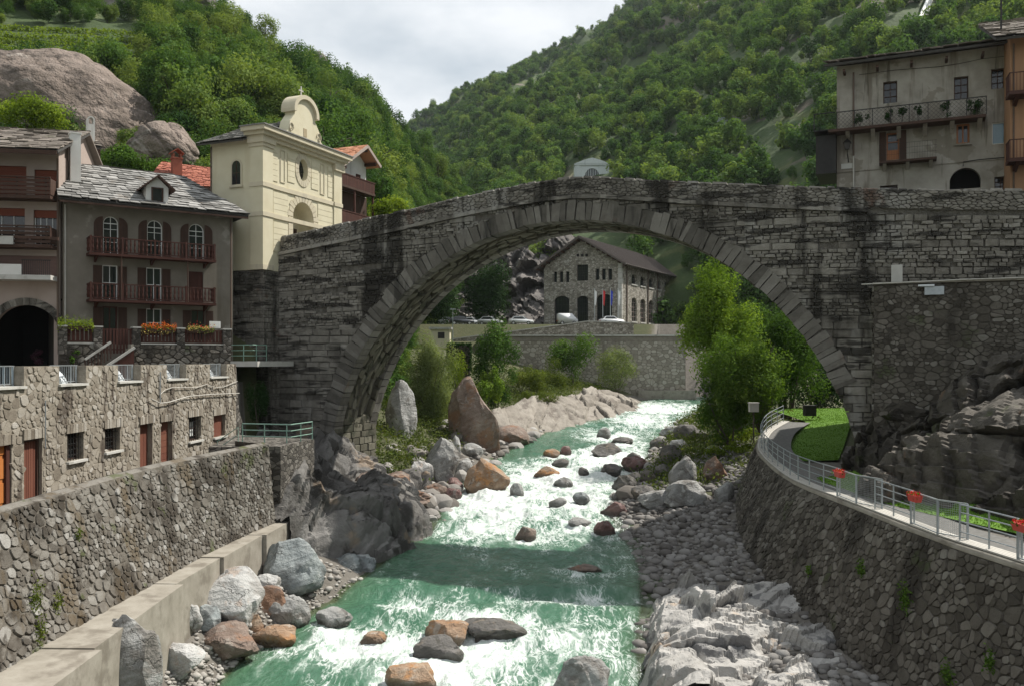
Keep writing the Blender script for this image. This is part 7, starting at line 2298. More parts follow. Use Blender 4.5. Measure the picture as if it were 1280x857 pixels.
def build_far_walls():
    rng = random.Random(52)
    D = 138.2
    x0, x1 = Xat(596, D), Xat(857, D)
    zt, zb = Zat(420, D), -6.6
    root = thing('embankment_wall', 'long pale rubble wall along the river below the stone hall', 'wall', (x0, D, zb))
    H = zt - zb
    MB().box(0, x1-x0, .02, 1.0, 0, H).build('wall_core', 'farwall_mortar', root)
    cells = voronoi_cells(x1-x0, H-.8, .62, .48, .4, rng)
    masonry(root, cells, lambda u, v, h: (u, .02-h, v), .05, .08, 'farwall_stone', 0, rng, None)
    for i in range(22):
        a, b = (x1-x0)*i/22, (x1-x0)*(i+1)/22
        MB().box(a+.01, b-.01, -.18, 1.05, H, H+.22, rng.random()).build('coping_stone', 'pale_concrete', root)
    MB().box(0, x1-x0, -.06, .019, H-.8, H-.55).build('string_course', 'farwall_mortar', root)
    q = Xat(797, D) - x0
    MB().box(q, x1-x0+1.5, -.9, -.1, 0, 1.9).build('concrete_foot', 'concrete', root)
    # sloping wall of the ramp above it
    pts = [at(566, 424, 142.2), at(640, 414.5, 142.2), at(690, 408, 142.6), at(735, 402, 143), at(792, 404, 143.2)]
    r2 = thing('ramp_wall', 'stepped pale stone wall of the ramp in front of the stone hall', 'wall', (pts[0].x, pts[0].y, 2.9))
    o = Vector((pts[0].x, pts[0].y, 2.9))
    for i in range(len(pts)-1):
        a, b = pts[i]-o, pts[i+1]-o
        MB().add([(a.x, a.y, -.4), (b.x, b.y, -.4), (b.x, b.y+.8, -.4), (a.x, a.y+.8, -.4), a, b, (b.x, b.y+.8, b.z), (a.x, a.y+.8, a.z)], [(3,2,1,0),(4,5,6,7),(0,1,5,4),(1,2,6,5),(2,3,7,6),(3,0,4,7)]).build('wall_panel', 'power_stone', r2)
        MB().bar(a+Vector((0, .35, .08)), b+Vector((0, .35, .08)), 1.0, .16).build('coping', 'pale_concrete', r2)
    # low wall with kiosk on the left, half hidden by the willow
    q = at(551, 434, 104)
    k = thing('kiosk', 'small cream kiosk with flat roof half hidden by the willow', 'kiosk', (q.x, 104, q.z))
    MB().box(-1.15, 1.05, 0, 2.2, 0, 2.15).build('wall', 'cream_plaster', k); MB().box(-1.4, 1.3, -.25, 2.4, 2.15, 2.4).build('roof', 'pale_concrete', k)
    MB().box(-.35, .45, -.03, -.002, 1.05, 1.8).build('window', 'glass', k)
    q2 = Vector((q.x, 104, q.z))
    h = thing('clipped_hedge', 'dark clipped hedge beside the cream kiosk', 'hedge', (Xat(574, 100.5), 100.5, -1.5))
    r = np.random.RandomState(8); n = 3500
    C = r.uniform(-1, 1, (n, 3)); ax = r.randint(0, 3, n); C[np.arange(n), ax] = np.sign(C[np.arange(n), ax]) * r.uniform(.85, 1.05, n)
    C = C * [1.35, .8, 1.5] + [0, 0, 1.9]
    link('foliage', leaf_mesh('foliage', C, .22, 3), 'leaf_dark', h)
    MB().box(-1.25, 1.25, -.7, .7, -.6, 3.2).build('branches', 'bark', h)
    # lamp post
    q = at(566, 420, 103)
    lp = thing('lamp_post', 'slim grey lamp post beside the kiosk', 'lamp', (q.x, 103, q2.z))
    MB().tube([(0, 0, 0), (0, 0, 4.4)], [.07, .04], 6).build('pole', 'galvanised', lp); MB().box(-.3, .3, -.12, .12, 4.4, 4.52).build('lamp_head', 'galvanised', lp)
build_far_walls()
def build_outcrop():
    # dark fractured rock left of the stone hall
    nu, nv = 120, 90
    u = np.linspace(0, 1, nu)[:, None] + 0*np.zeros((1, nv)); v = np.linspace(0, 1, nv)[None, :] + 0*u
    px = 540 + u*190
    D = 164 + 26*v + 10*np.abs(u-.6)
    ytop = np.interp(px, [540, 610, 645, 670, 700, 730], [330, 318, 300, 285, 282, 300])
    y = lerp(412, ytop, v)
    P = np.stack([(px-CX)/FPX*D, D, (HY-y)/FPX*D], -1).reshape(-1, 3)
    o1, t1 = facet(P, 150, 14, 1.2, .5, (1, 1, 1.8), .6, .3); o2, t2 = facet(P, 700, 15, .5, .5, (1, 1, 1.6), .3, .15); o2 = o2 + strata(P, (.75, .3, .6), 1.9, .9, 3.0, 1.5)
    P = P + (o1+o2)[:, None]*np.array([-.3, -.9, .2])
    tag(link('rock_outcrop', sharp(np_mesh('rock_outcrop', P, grid_faces(nu, nv), np.clip(.6*t1+.4*t2, 0, 1)), 30), 'dark_cliff'), 'dark streaked rock face left of the stone hall', 'rock')
build_outcrop()
# ================================================================== BOULDERS AND BEDROCK
def on_ground(px, py):
    D = np.linspace(24, 190, 4000)
    X = (px-CX)/FPX*D
    z = np.maximum(gz(X, D), np.where((X > xl(D)) & (X < xr(D)), wz0(D), -99))
    ray = (HY-py)/FPX*D
    k = np.argmax(z >= ray)
    return Vector((X[k], D[k], z[k]))
def boulder(label, px0, px1, py0, py1, mat, seed, name='boulder', group=None, planes=14, sink=.18, D=None, depth=.9, sub=3, rough=.07, rot=None, foam=True, cut=(.62, .92), taper=0.0):
    pxm = (px0+px1)/2
    p = on_ground(pxm, py1) if D is None else at(pxm, py1, D)
    s = p.y / FPX
    w, h = (px1-px0)*s, (py1-py0)*s
    hh = h*(1+sink)
    me = boulder_mesh(name, seed, (w, w*depth, hh), planes, rough, 4 if px1-px0 > 24 else sub, cut)
    if taper:
        for v in me.vertices:
            q = 1 - taper*(v.co.z/hh + .5); v.co.x = v.co.x*q - .12*w*(v.co.z/hh); v.co.y *= q
    zz = np.array([v.co.z for v in me.vertices]) + p.z + h - hh/2
    inr = xl(p.y) - .5 < p.x < xr(p.y) + .3
    wet = smooth(.30, .05, zz - float(wz0(p.y)) - .10) if inr else np.zeros(len(zz))
    aw = me.attributes.new('wet', 'FLOAT', 'POINT'); aw.data.foreach_set('value', np.asarray(wet, np.float32))
    o = link(name, sharp(me, 24), mat)
    o.location = (pxm*s - CX*s, p.y + w*depth*.38, p.z + h - hh/2)
    o.rotation_euler = (0, 0, 0)
    tag(o, label, 'boulder', group)
    Dd = o.location.y
    if foam and xl(Dd) < o.location.x < xr(Dd): ROCKFOAM.append((o.location.x, Dd, w*.6))
    return o
BL = [ # left bank, near
 ('tall angular brown boulder leaning on the concrete footing', 271, 336, 664, 722, 'rock_brown'), ('large blue-grey boulder right of the brown angular one', 320, 400, 677, 738, 'rock_blue'),
 ('rounded grey-brown boulder at the footing\'s far end', 336, 378, 657, 680, 'rock_brown'), ('largest pale grey boulder beside the footing', 231, 319, 719, 783, 'rock_white'),
 ('small white triangular boulder touching the footing', 214, 250, 755, 789, 'rock_white'), ('teal-grey boulder behind the white triangular one', 234, 272, 758, 787, 'rock_blue'),
 ('broad dark red-brown boulder at the water\'s edge', 239, 319, 785, 828, 'rock_brown'), ('flat whitish boulder on the gravel at lower left', 186, 250, 806, 844, 'rock_white'),
 ('big grey boulder with dark side on the near footing', 112, 192, 771, 852, 'rock_grey'), ('round grey-brown boulder at the water below the red one', 331, 385, 748, 788, 'rock_grey'),
 ('flat orange boulder at the water\'s edge', 309, 369, 784, 807, 'rock_orange'), ('small round orange stone between larger boulders', 306, 328, 769, 789, 'rock_orange'),
 ('reddish boulder behind the round grey-brown one', 311, 358, 735, 767, 'rock_brown'), ('small brown boulder under the angular brown one', 273, 306, 716, 738, 'rock_brown'),
 ('pale low boulder under the blue-grey one', 313, 347, 719, 742, 'rock_white'), ('low grey boulder awash near the left bank', 391, 438, 762, 784, 'rock_grey')]
BW_ = [ # in the lower water
 ('golden-brown wet boulder in the lower river, left of two', 527, 585, 779, 805, 'rock_orange'), ('dark flat boulder beside the golden one', 576, 662, 778, 799, 'rock_dark'),
 ('brown-grey boulder in front of the golden one', 513, 580, 800, 828, 'rock_dark'), ('tan boulder awash at the bottom edge', 478, 546, 836, 862, 'rock_orange'),
 ('grey boulder at the bottom edge right of the middle', 690, 766, 823, 872, 'rock_grey'), ('thin flat stone awash in the shaded pool', 708, 754, 708, 718, 'rock_brown'), ('submerged golden stone near the left bank', 448, 486, 793, 806, 'rock_orange')]
BR_ = [ # rapids
 ('big orange-brown boulder at the head of the white rapids', 579, 638, 573, 615, 'rock_orange'), ('brown boulder alone in the middle of the rapids', 643, 671, 659, 675, 'rock_brown'),
 ('flat grey stone in the rapids near the gravel bar', 710, 741, 648, 659, 'rock_grey'), ('red and grey boulder at the gravel bar\'s edge', 742, 771, 651, 669, 'rock_red'),
 ('dark red boulder at the head of the gravel bar', 751, 788, 628, 646, 'rock_red'), ('smooth dark purple-grey boulder in the right rapids', 766, 801, 594, 613, 'rock_dark'),
 ('dark grey boulder behind the purple-grey one', 751, 780, 580, 593, 'rock_dark'), ('red boulder in the upper right rapids', 778, 809, 570, 587, 'rock_red'),
 ('wide dark boulder pair in the upper rapids', 739, 780, 554, 570, 'rock_dark'), ('small dark boulder in mid rapids', 689, 712, 573, 582, 'rock_dark'),
 ('tan flat boulder in mid rapids', 667, 701, 583, 596, 'rock_orange'), ('small black boulder in mid rapids', 723, 737, 584, 595, 'rock_dark'),
 ('greenish grey boulder in the white water', 692, 717, 596, 608, 'rock_grey'), ('small dark red boulder in the upper pool', 699, 715, 557, 568, 'rock_red'),
 ('small tan boulder in the upper pool', 679, 700, 561, 571, 'rock_orange'), ('low greenish boulder at the pool outlet', 764, 793, 546, 555, 'rock_dark'),
 ('small grey boulder at the foot of the upper cascade', 746, 764, 534, 547, 'rock_grey'), ('grey boulder half drowned below the orange one', 637, 655, 603, 619, 'rock_grey'),
 ('drowned grey stone in the widest white water', 686, 709, 622, 632, 'rock_grey'), ('drowned pale green stone in the right rapids', 716, 738, 615, 627, 'rock_blue'),
 ('small dark stone below the purple-grey boulder', 765, 783, 616, 626, 'rock_dark'), ('small dark boulder above the red one', 783, 802, 565, 574, 'rock_dark')]
BK = [ # left bank under and behind the arch
 ('large grey faceted boulder beside the left pier', 522, 575, 548, 604, 'rock_grey'), ('smooth white boulder below the grey faceted one', 510, 541, 576, 607, 'rock_white'),
 ('grey boulder right of the faceted one', 562, 593, 573, 599, 'rock_grey'), ('small red stone at the left waterline', 552, 577, 610, 624, 'rock_red'),
 ('dark red stone above the small red one', 556, 579, 597, 614, 'rock_red'), ('low brown stones below the white boulder', 528, 558, 604, 620, 'rock_brown'),
 ('white upright stone under the willow', 563, 576, 544, 567, 'rock_white'), ('long grey stone at the pool under the willow', 573, 604, 554, 570, 'rock_grey'),
 ('brown boulder wedged above the base rock', 476, 512, 590, 616, 'rock_brown'), ('brown slab at the foot of the left pier', 440, 474, 590, 622, 'rock_brown')]
BQ = [ # right bank
 ('dark boulder at the upper right waterline', 825, 856, 556, 581, 'rock_dark'), ('upright grey block on the right bank', 838, 873, 570, 613, 'rock_grey'),
 ('dark wet boulder left of the grey block', 818, 842, 580, 598, 'rock_dark'), ('big dark boulder under the tree at the bank', 843, 878, 530, 552, 'rock_dark'),
 ('grey boulder at the cascade\'s right side', 825, 856, 532, 547, 'rock_grey'), ('small dark boulder below the cascade', 813, 834, 547, 559, 'rock_dark'),
 ('pale flat boulder under the dark ones', 838, 864, 549, 562, 'rock_white'), ('large smooth grey boulder at the top of the gravel bar', 831, 887, 601, 633, 'rock_grey'),
 ('long grey boulder at the gravel bar\'s waterline', 799, 842, 613, 636, 'rock_grey'), ('dark boulder pair at the waterline of the bar', 790, 824, 607, 625, 'rock_dark'),
 ('brownish boulder on the upper bank near the wall', 880, 912, 570, 600, 'rock_brown'), ('light boulder on the bank beneath the tree', 882, 906, 556, 574, 'rock_grey'), ('grey boulder close to the wall corner', 895, 921, 602, 628, 'rock_grey')]
sd = 100
for lst, gr in ((BL, 'boulders by the left footing'), (BW_, 'boulders in the lower river'), (BR_, 'boulders in the rapids'), (BK, 'boulders by the left pier'), (BQ, 'boulders on the right bank')):
    for b in lst:
        sd += 1
        kw = dict(D=27.0) if 'near footing' in b[0] else {}
        inw = lst in (BW_, BR_)
        boulder(*b, sd, group=gr, planes=14 if inw else 12, sink=(.7 if inw else .30) + (.9 if kw else 0), depth=.75 if inw else .85, rough=.15 if inw else .12, cut=(.60, .96) if inw else (.58, .94), **kw)

boulder('rounded grey rock behind the left pier', 478, 522, 474, 545, 'rock_grey', 309, taper=.15, rough=.18, group='boulders by the left pier', planes=12, sink=.5)
boulder('big pointed brown rock on the left bank behind the willow', 548, 632, 470, 560, 'rock_brown', 318, group='boulders by the left pier', planes=16, sink=.4, cut=(.5, .9), depth=.9, taper=.42, rough=.18)
boulder('brown rock ledge right of the pointed rock', 612, 662, 532, 556, 'rock_brown', 303, group='boulders by the left pier', planes=14, sink=.6)
def big_rock(name, label, centre, dims, seed, mat, nf=(22, 140), amp=(.022, .009), aniso=(1, 1, .7), planes=16, sub=5, rz=0.0, cat='rock', cut=(.5, .88)):
    """bedrock mass: faceted body broken by joints"""
    dims = np.asarray(dims, float)
    bm = bmesh.new(); bmesh.ops.create_icosphere(bm, subdivisions=sub, radius=1)
    V = np.array([v.co[:] for v in bm.verts]); F = np.array([[v.index for v in f.verts] for f in bm.faces]); bm.free()
    r = np.random.RandomState(seed)
    N = V.copy()
    for k in range(planes):
        n = r.normal(size=3); n /= np.linalg.norm(n); o = r.uniform(*cut)
        V = V - np.clip(V @ n - o, 0, None)[:, None] * n * .95
    V = V * dims / 2
    m = float(np.mean(dims))
    o1, t1 = facet(V, nf[0], seed+1, amp[0]*m, .35, aniso, amp[0]*m*.6, .03*m)
    o2, t2 = facet(V, nf[1], seed+2, amp[1]*m, .35, aniso, amp[1]*m*.6, .02*m)
    V = V + (o1 + o2 + .045*m*fbm(V[:, 0]*4/m + seed, V[:, 1]*4/m, V[:, 2]*4/m, 5, .6) + strata(V, r.normal(size=3)*.5, m*.14, m*.03, seed, .3))[:, None] * N
    me = np_mesh(name, V, F, np.clip(.5*t1 + .5*t2, 0, 1))
    o = link(name, sharp(me, 30), mat)
    o.location = centre; o.rotation_euler.z = rz
    return tag(o, label, cat)
def build_pier_rock():
    """the rock the left pier stands on, sloping down to the river"""
    nx, ny = 200, 230
    y = np.linspace(44.2, 67, ny)[None, :] + np.zeros((nx, 1))
    d = np.linspace(-.8, 10.5, nx)[:, None] + 0*y
    shore = np.interp(y, [44.2, 46, 48, 51, 54, 56, 59, 63, 67], [-10.2, -8.9, -7.0, -5.6, -4.9, -6.2, -6.8, -6.2, -6.0])
    x = shore - d
    hmax = np.interp(y, [44.2, 46, 48.5, 52, 56, 60, 67], [3.5, 5.0, 6.0, 4.2, 4.6, 5.2, 3.8])
    z = wz0(y) + np.interp(d, [-.8, 0, .35, 1.2, 2.6, 4.5, 7, 10.5], [-1.2, -.1, .9, 1.9, 2.5, 3.0, 5.0, 5.6])*hmax/5.2
    z += .55*fbm(x*.35, y*.35, 1.1, 3)*smooth(0, 1.5, d)
    z += 2.2*smooth(-10.2, -11.4, x)*smooth(-13.2, -12.2, x)*smooth(51, 47, y)
    P = np.stack([x, y, z], -1).reshape(-1, 3)
    o1, t1 = facet(P, 60, 44, .40, .30, (1.4, 1.0, .8), .40, .16); o2, t2 = facet(P, 420, 45, .13, .32, (1.3, .9, .8), .14, .10)
    k = smooth(0, .6, d.ravel()+.4)
    o = (o1+o2*.7 + strata(P, (.4, -.3, .85), .55, .26, 5.0) + strata(P, (.8, .55, .2), .9, .22, 9.0))*k + .10*fbm(P[:, 0]*1.6, P[:, 1]*1.6, P[:, 2]*1.6, 4, .6)
    P[:, 2] += o*.8; P[:, 0] += .5*o
    tag(link('bedrock', sharp(np_mesh('bedrock', P, grid_faces(nx, ny), np.clip(.5*t1+.4*t2, 0, 1)), 26), 'pier_rock'), 'dark rock shore under the left bridge pier down to the water', 'rock')
M('pier_rock', [(.035,.032,.029), (.09,.084,.078), (.17,.163,.155), (.29,.28,.27)], .8, .45, bump=.8, bscale=5, bdist=.10, stains=(((.035,.032,.028), .54, .70, .6, None, .8), ((.30,.22,.15), .64, .80, .45, None, .55)))
build_pier_rock()
big_rock('bedrock', 'dark blue-grey ledge sloping into the shaded water', at(425, 716, 45.5) + Vector((0, .8, -.6)), (5.4, 4.4, 2.8), 64, 'rock_blue', aniso=(1.2, 1, .5))
big_rock('bedrock', 'dark rock rib at the foot of the right pier', bw(33.5, -.9, -6.5), (3.0, 3.2, 6.5), 71, 'cliff')
big_rock('bedrock', 'low brown shelf on the left bank between the boulders', at(505, 622, 58), (4.5, 3, 1.6), 72, 'rock_brown', sub=4)

def build_slabs():
    # pale sloping slabs at the left of the upper cascade
    nu, nv = 200, 110
    u = np.linspace(0, 1, nu)[:, None] + np.zeros((1, nv)); v = np.linspace(0, 1, nv)[None, :] + 0*u
    D = lerp(86, 128, u) + 2
    xe = xl(D) + .9
    wdt = np.interp(u, [0, .3, .7, 1], [5.5, 9.5, 9.5, 5])
    X = xe - wdt*v
    Z = wz0(D) - .9 + 3.4*(v**.8)*np.interp(u, [0, .15, .8, 1], [.5, 1, 1.0, .5]) - 1.6*smooth(.8, 1, v)
    P = np.stack([X, D, Z], -1).reshape(-1, 3)
    o1, t1 = facet(P, 34, 24, .40, .12, (1.2, 4.5, 1), .5, .12); o2, t2 = facet(P, 200, 25, .10, .08, (.9, 3.4, 1), .16, .07)
    P[:, 2] += .7 + .5*o1 + .6*o2 + strata(P, (.9, .1, .4), 1.9, .30, 4.0, .5) + strata(P, (.8, .1, .5), .6, .07, 6.0, .25) + .1*fbm(P[:, 0]*1.2, P[:, 1]*.5, 0, 3)
    tag(link('bedrock', sharp(np_mesh('bedrock', P, grid_faces(nu, nv), np.clip(.6*t1+.4*t2, 0, 1)), 26), 'bedrock_slab'), 'long pale sloping rock slabs left of the upper cascade', 'rock')
build_slabs()
def build_foreground_rock():
    nx, ny = 210, 220
    x = np.linspace(3.6, 12.9, nx)[:, None] + np.zeros((1, ny)); y = np.linspace(29.0, 44.5, ny)[None, :] + 0*x
    # outline: waterside edge and far edge
    edge = np.interp(y, [29, 32, 35, 38, 40.5, 42, 43, 44.5], [4.0, 4.5, 5.2, 5.8, 6.3, 7.4, 9.2, 10.6])
    d = x - edge
    far = smooth(44.2, 41.4, y + .25*(x-8))
    base = wz0(y) - 1.2
    top = np.interp(d, [-.6, 0, .7, 2, 3.5, 6, 9], [-.4, .7, 1.9, 2.45, 2.4, 2.0, 1.5])
    z = base + top*far*1.0
    P = np.stack([x, y, z], -1).reshape(-1, 3)
    o1, t1 = facet(P, 46, 34, .30, .36, (1.3, 1.0, 1), .18, .05); o2, t2 = facet(P, 260, 35, .07, .26, (1.5, .8, 1), .07, .04); o3, t3 = facet(P, 1200, 36, .02, .2, (1.4, .8, 1), .03, .03)
    k = smooth(0, .5, (top*far).ravel())
    rt = .25 + .75*smooth(8.0, 9.8, P[:, 0]); o1 = o1 + rt*strata(P, (.62, -.62, .3), .8, .20, 2.0, .3) + .10*fbm(P[:, 0]*.9, P[:, 1]*.9, 0, 4, .55); o2 = o2 + rt*strata(P, (.62, -.62, .4), .27, .05, 12.0, .15)
    P[:, 2] += (o1 + o2 + o3)*k
    P[:, 0] += .25*o1*k; P[:, 1] -= .3*o1*k
    tag(link('bedrock', sharp(np_mesh('bedrock', P, grid_faces(nx, ny), np.clip(.45*t1+.35*t2+.2*t3, 0, 1)), 26), 'bedrock_bright'), 'bright fractured white-grey bedrock at the lower right', 'rock')
build_foreground_rock()

def build_cobbles():
    r = np.random.RandomState(77); rng = random.Random(77)
    protos = []
    for k in range(8):
        me = boulder_mesh('cobble', 500+k, (1, r.uniform(.7, .95), r.uniform(.5, .7)), 6, .06, 2, (.7, .97))
        me.materials.append(MAT['cobble']); protos.append(me)
        for j in range(3): pass
    base = [np.array([v.co[:] for v in m.vertices]) for m in protos]
    faces = [np.array([p.vertices[:] for p in m.polygons]) for m in protos]
    C = []
    tries = 0
    cell = {}
    while len(C) < 3900 and tries < 60000:
        tries += 1
        D = r.uniform(28, 76); a, b = float(xr(D)) - .9, float(_ix(RW_FOOT, D)) + .1
        X = r.uniform(a, b)
        near_w = max(0, 1 - (X-a)/2.5)
        s = r.choice([r.uniform(.15, .28), r.uniform(.26, .5), r.uniform(.5, 1.1)], p=[.46, .38, .16]) * (1 + .35*near_w)
        key = (int(X/.4), int(D/.4))
        if cell.get(key, 0) + s > .72: continue
        cell[key] = cell.get(key, 0) + s
        C.append((X, D, s))
    Xs, Ds, Ss = map(np.array, zip(*C))
    Zs = gz(Xs, Ds)
    vis = np.where((Ds > 39.5), Ss / Ds, 0)
    order = np.argsort(-vis)
    J = []; Fj = []; Tj = []; nb = 0
    for n, i in enumerate(order):
        k = i % 8; a = r.uniform(0, 6.28)
        if n < 260:
            o = bpy.data.objects.new('cobble', protos[k]); COL.objects.link(o)
            o.location = (Xs[i], Ds[i], Zs[i] + .12*Ss[i]); o.rotation_euler = (r.uniform(-.2, .2), r.uniform(-.2, .2), a); o.scale = (Ss[i]*1.25,)*3
            tag(o, 'grey river cobble on the shaded gravel bar by the right wall', 'cobble', 'cobbles on the gravel bar')
        else:
            ca, sa = math.cos(a), math.sin(a)
            v = base[k] @ np.array([[ca, sa, 0], [-sa, ca, 0], [0, 0, 1]]) * Ss[i]*1.25 + [Xs[i], Ds[i], Zs[i] + .1*Ss[i]]
            J.append(v); Fj.append(faces[k] + nb); nb += len(v); Tj.append(np.full(len(v), r.rand()))
    me = np_mesh('gravel', np.concatenate(J), np.concatenate(Fj), np.concatenate(Tj), None, True)
    tag(link('gravel', me, 'cobble'), 'small grey stones of the gravel bar along the right bank', 'gravel', kind='stuff')
    for m in protos:
        at_ = m.attributes['tone']; at_.data.foreach_set('value', np.full(len(m.vertices), rng.random(), np.float32))
    # pale pebbles between the left boulders
    J, Fj, Tj, nb = [], [], [], 0
    for i in range(1500):
        D = r.uniform(27, 45); X = r.uniform(-12.3, float(xl(D)) + .4)
        s = r.uniform(.07, .24) if r.rand() < .9 else r.uniform(.25, .45)
        k = i % 8; a = r.uniform(0, 6.28); ca, sa = math.cos(a), math.sin(a)
        v = base[k] @ np.array([[ca, sa, 0], [-sa, ca, 0], [0, 0, 1]]) * s + [X, D, float(gz(X, D)) + .2*s]
        J.append(v); Fj.append(faces[k] + nb); nb += len(v); Tj.append(np.full(len(v), r.rand()))
    me = np_mesh('pebbles', np.concatenate(J), np.concatenate(Fj), np.concatenate(Tj), None, True)
    tag(link('pebbles', me, 'gravel'), 'pale pebbles between the boulders on the left bank', 'pebbles', kind='stuff')
build_cobbles()
def build_boulder_field():
    r = np.random.RandomState(78)
    base = [boulder_mesh('b', 540+k, (1, r.uniform(.7, .95), r.uniform(.6, .8)), 9, .1, 2, (.62, .95)) for k in range(6)]
    bv = [np.array([v.co[:] for v in m.vertices]) for m in base]; bf = [np.array([p.vertices[:] for p in m.polygons]) for m in base]
    J, Fj, Tj, nb = [], [], [], 0
    for i in range(520):
        if i < 380: D = r.uniform(56, 100); X = float(xl(D)) - abs(r.normal())*3.2 + .5
        else: D = r.uniform(58, 108); X = float(xr(D)) + abs(r.normal())*2.6 - .4
        s = r.uniform(.3, .8) if r.rand() < .8 else r.uniform(.8, 1.9)
        k = i % 6; a = r.uniform(0, 6.28); ca, sa = math.cos(a), math.sin(a)
        v = bv[k] @ np.array([[ca, sa, 0], [-sa, ca, 0], [0, 0, 1]]) * s + [X, D, max(float(gz(X, D)), float(wz0(D))-.3) + .12*s]
        J.append(v); Fj.append(bf[k] + nb); nb += len(v); Tj.append(np.full(len(v), r.rand()))
    me = np_mesh('bank_stones', np.concatenate(J), np.concatenate(Fj), np.concatenate(Tj), None, True)
    tag(link('bank_stones', sharp(me, 28), 'bank_stone'), 'loose grey and brown stones strewn along both river banks', 'stones', kind='stuff')
M('bank_stone', [(.08,.07,.06), (.17,.155,.14), (.27,.255,.24), (.38,.37,.35)], 2, .8, bump=.6, bscale=8, bdist=.05)
build_boulder_field()
build_river()
# ================================================================== VEGETATION
# ---- trees and shrubs one can tell apart near the river
def veg(name, label, px0, px1, py0, py1, D, n, leaf, mat, seed, cat='shrub', group=None, base=None, clumps=18, depth=.9, **kw):
    s = D / FPX
    c = at((px0+px1)/2, (py0+py1)/2, D)
    rx, rz = (px1-px0)/2*s, (py1-py0)/2*s
    b = Vector((c.x, D, c.z - rz*1.0)) if base is None else at(base[0], base[1], D)
    return plant(name, label, cat, b, c, (rx*1.08, rx*depth, rz*1.08), n, leaf, mat, seed, group, clumps=clumps, **kw)
TR = ('crown', 'trunk')
leaf_mat('leaf_mid2', (.05,.10,.016), (.10,.18,.03), (.19,.27,.055), .38, .1)
veg('broadleaf_tree', 'tall bright yellow-green tree on the right bank inside the arch', 838, 950, 322, 470, 76, 26000, .22, 'leaf_bright', 401, 'tree', None, (925, 545), 70, 1.0, stems=7, parts=TR, trunk_r=.18, crad=.28, shell=.1)
veg('broadleaf_tree', 'broad mid-green tree reaching from the bright one to the right pier', 905, 1040, 360, 530, 82, 34000, .24, 'leaf_mid', 402, 'tree', None, (985, 545), 80, 1.0, stems=7, parts=TR, trunk_r=.16, crad=.27, shell=.1)
veg('broadleaf_tree', 'low green tree at the front of the right bank', 858, 1000, 400, 528, 70, 30000, .20, 'leaf_mid2', 403, 'tree', None, (950, 540), 70, .8, stems=7, parts=TR, trunk_r=.12, crad=.28, shell=.1)
veg('broadleaf_tree', 'dark leafy shrub tree overhanging the right bank boulders', 862, 945, 462, 560, 72, 6500, .24, 'leaf_mid', 404, 'tree', None, (915, 560), 18, .9, stems=4, parts=TR, trunk_r=.08)
veg('broadleaf_tree', 'dark bushy tree in shade behind the lawn', 985, 1065, 430, 525, 90, 5000, .3, 'leaf_dark', 405, 'tree', None, (1020, 530), 16, .9, stems=3, parts=TR, trunk_r=.1)
veg('willow', 'pale grey-green willow bush behind the left pier', 502, 574, 412, 545, 82, 22000, .22, 'leaf_willow', 410, 'willow', None, (540, 548), 26, .8, stems=7, aspect=3.2, trunk_r=.06, crad=.36, shell=.3)
veg('willow', 'low willow shoots beside the pointed brown rock', 555, 590, 438, 500, 95, 2600, .2, 'leaf_vine', 411, 'willow', None, None, 8, .8, stems=3, aspect=3)
veg('shrub', 'tall vivid green shrub behind the pointed brown rock', 588, 652, 402, 512, 98, 8500, .25, 'leaf_ivy', 412, 'shrub', None, (620, 525), 22, .8, stems=5, crad=.36)
veg('shrub', 'small bright shrub in front of the tall vivid one', 592, 630, 440, 505, 95, 3000, .22, 'leaf_bright', 413, 'shrub', None, None, 9, .8, stems=3)
veg('shrub', 'round green shrub against the long pale wall', 684, 748, 416, 480, 130, 5000, .3, 'leaf_mid', 414, 'shrub', None, None, 16, .8)
veg('shrub', 'grey-green shrub right of the round one at the pale wall', 738, 806, 432, 492, 131, 4800, .3, 'leaf_willow', 415, 'shrub', None, None, 16, .7, aspect=2.4)
veg('shrub', 'dry yellowish shrub on the bank left of the round one', 672, 714, 444, 494, 122, 2600, .26, 'leaf_grass', 416, 'shrub', None, None, 10, .8, aspect=2.5)
veg('shrub', 'yellow-green scrub under the pale wall\'s left end', 636, 690, 450, 490, 112, 3200, .26, 'leaf_grass', 417, 'shrub', None, None, 10, .8, aspect=2.5)
veg('shrub', 'dry low scrub at the upper edge of the pale slabs', 648, 700, 478, 508, 106, 1800, .22, 'leaf_grass', 418, 'shrub', None, None, 8, .8, aspect=2.5)
veg('broadleaf_tree', 'dark green dense tree above the far car park', 572, 650, 322, 416, 158, 9000, .42, 'leaf_dark', 420, 'tree', None, (612, 420), 26, .9, stems=3, parts=TR, trunk_r=.22, shell=.3)
veg('broadleaf_tree', 'dark tree beside the left soffit in the far car park', 520, 585, 318, 425, 152, 8000, .42, 'leaf_dark', 421, 'tree', None, (560, 425), 22, .9, stems=3, parts=TR, trunk_r=.2, shell=.3)
veg('shrub', 'ivy mass on the shaded abutment above the landing', 305, 338, 470, 535, 55.5, 2500, .13, 'leaf_dark', 422, 'plant', None, None, 10, .3, stems=1)
veg('shrub', 'bright yellow-green bush above the pink house roof', -20, 84, 118, 172, 84, 7000, .26, 'leaf_vine', 423, 'shrub', None, None, 22, .6, stems=3)
veg('shrub', 'round green tree between the white wing and red roof', 128, 208, 176, 232, 76, 6500, .26, 'leaf_mid', 424, 'tree', None, None, 20, .8, stems=3)
veg('shrub', 'light green bush right of the brown chalet', 458, 492, 212, 258, 92, 2500, .25, 'leaf_ivy', 425, 'shrub', None, None, 10, .8)
veg('shrub', 'yellow-green bush below the brown chalet at the parapet', 462, 512, 244, 276, 86, 2500, .25, 'leaf_vine', 426, 'shrub', None, None, 10, .8)
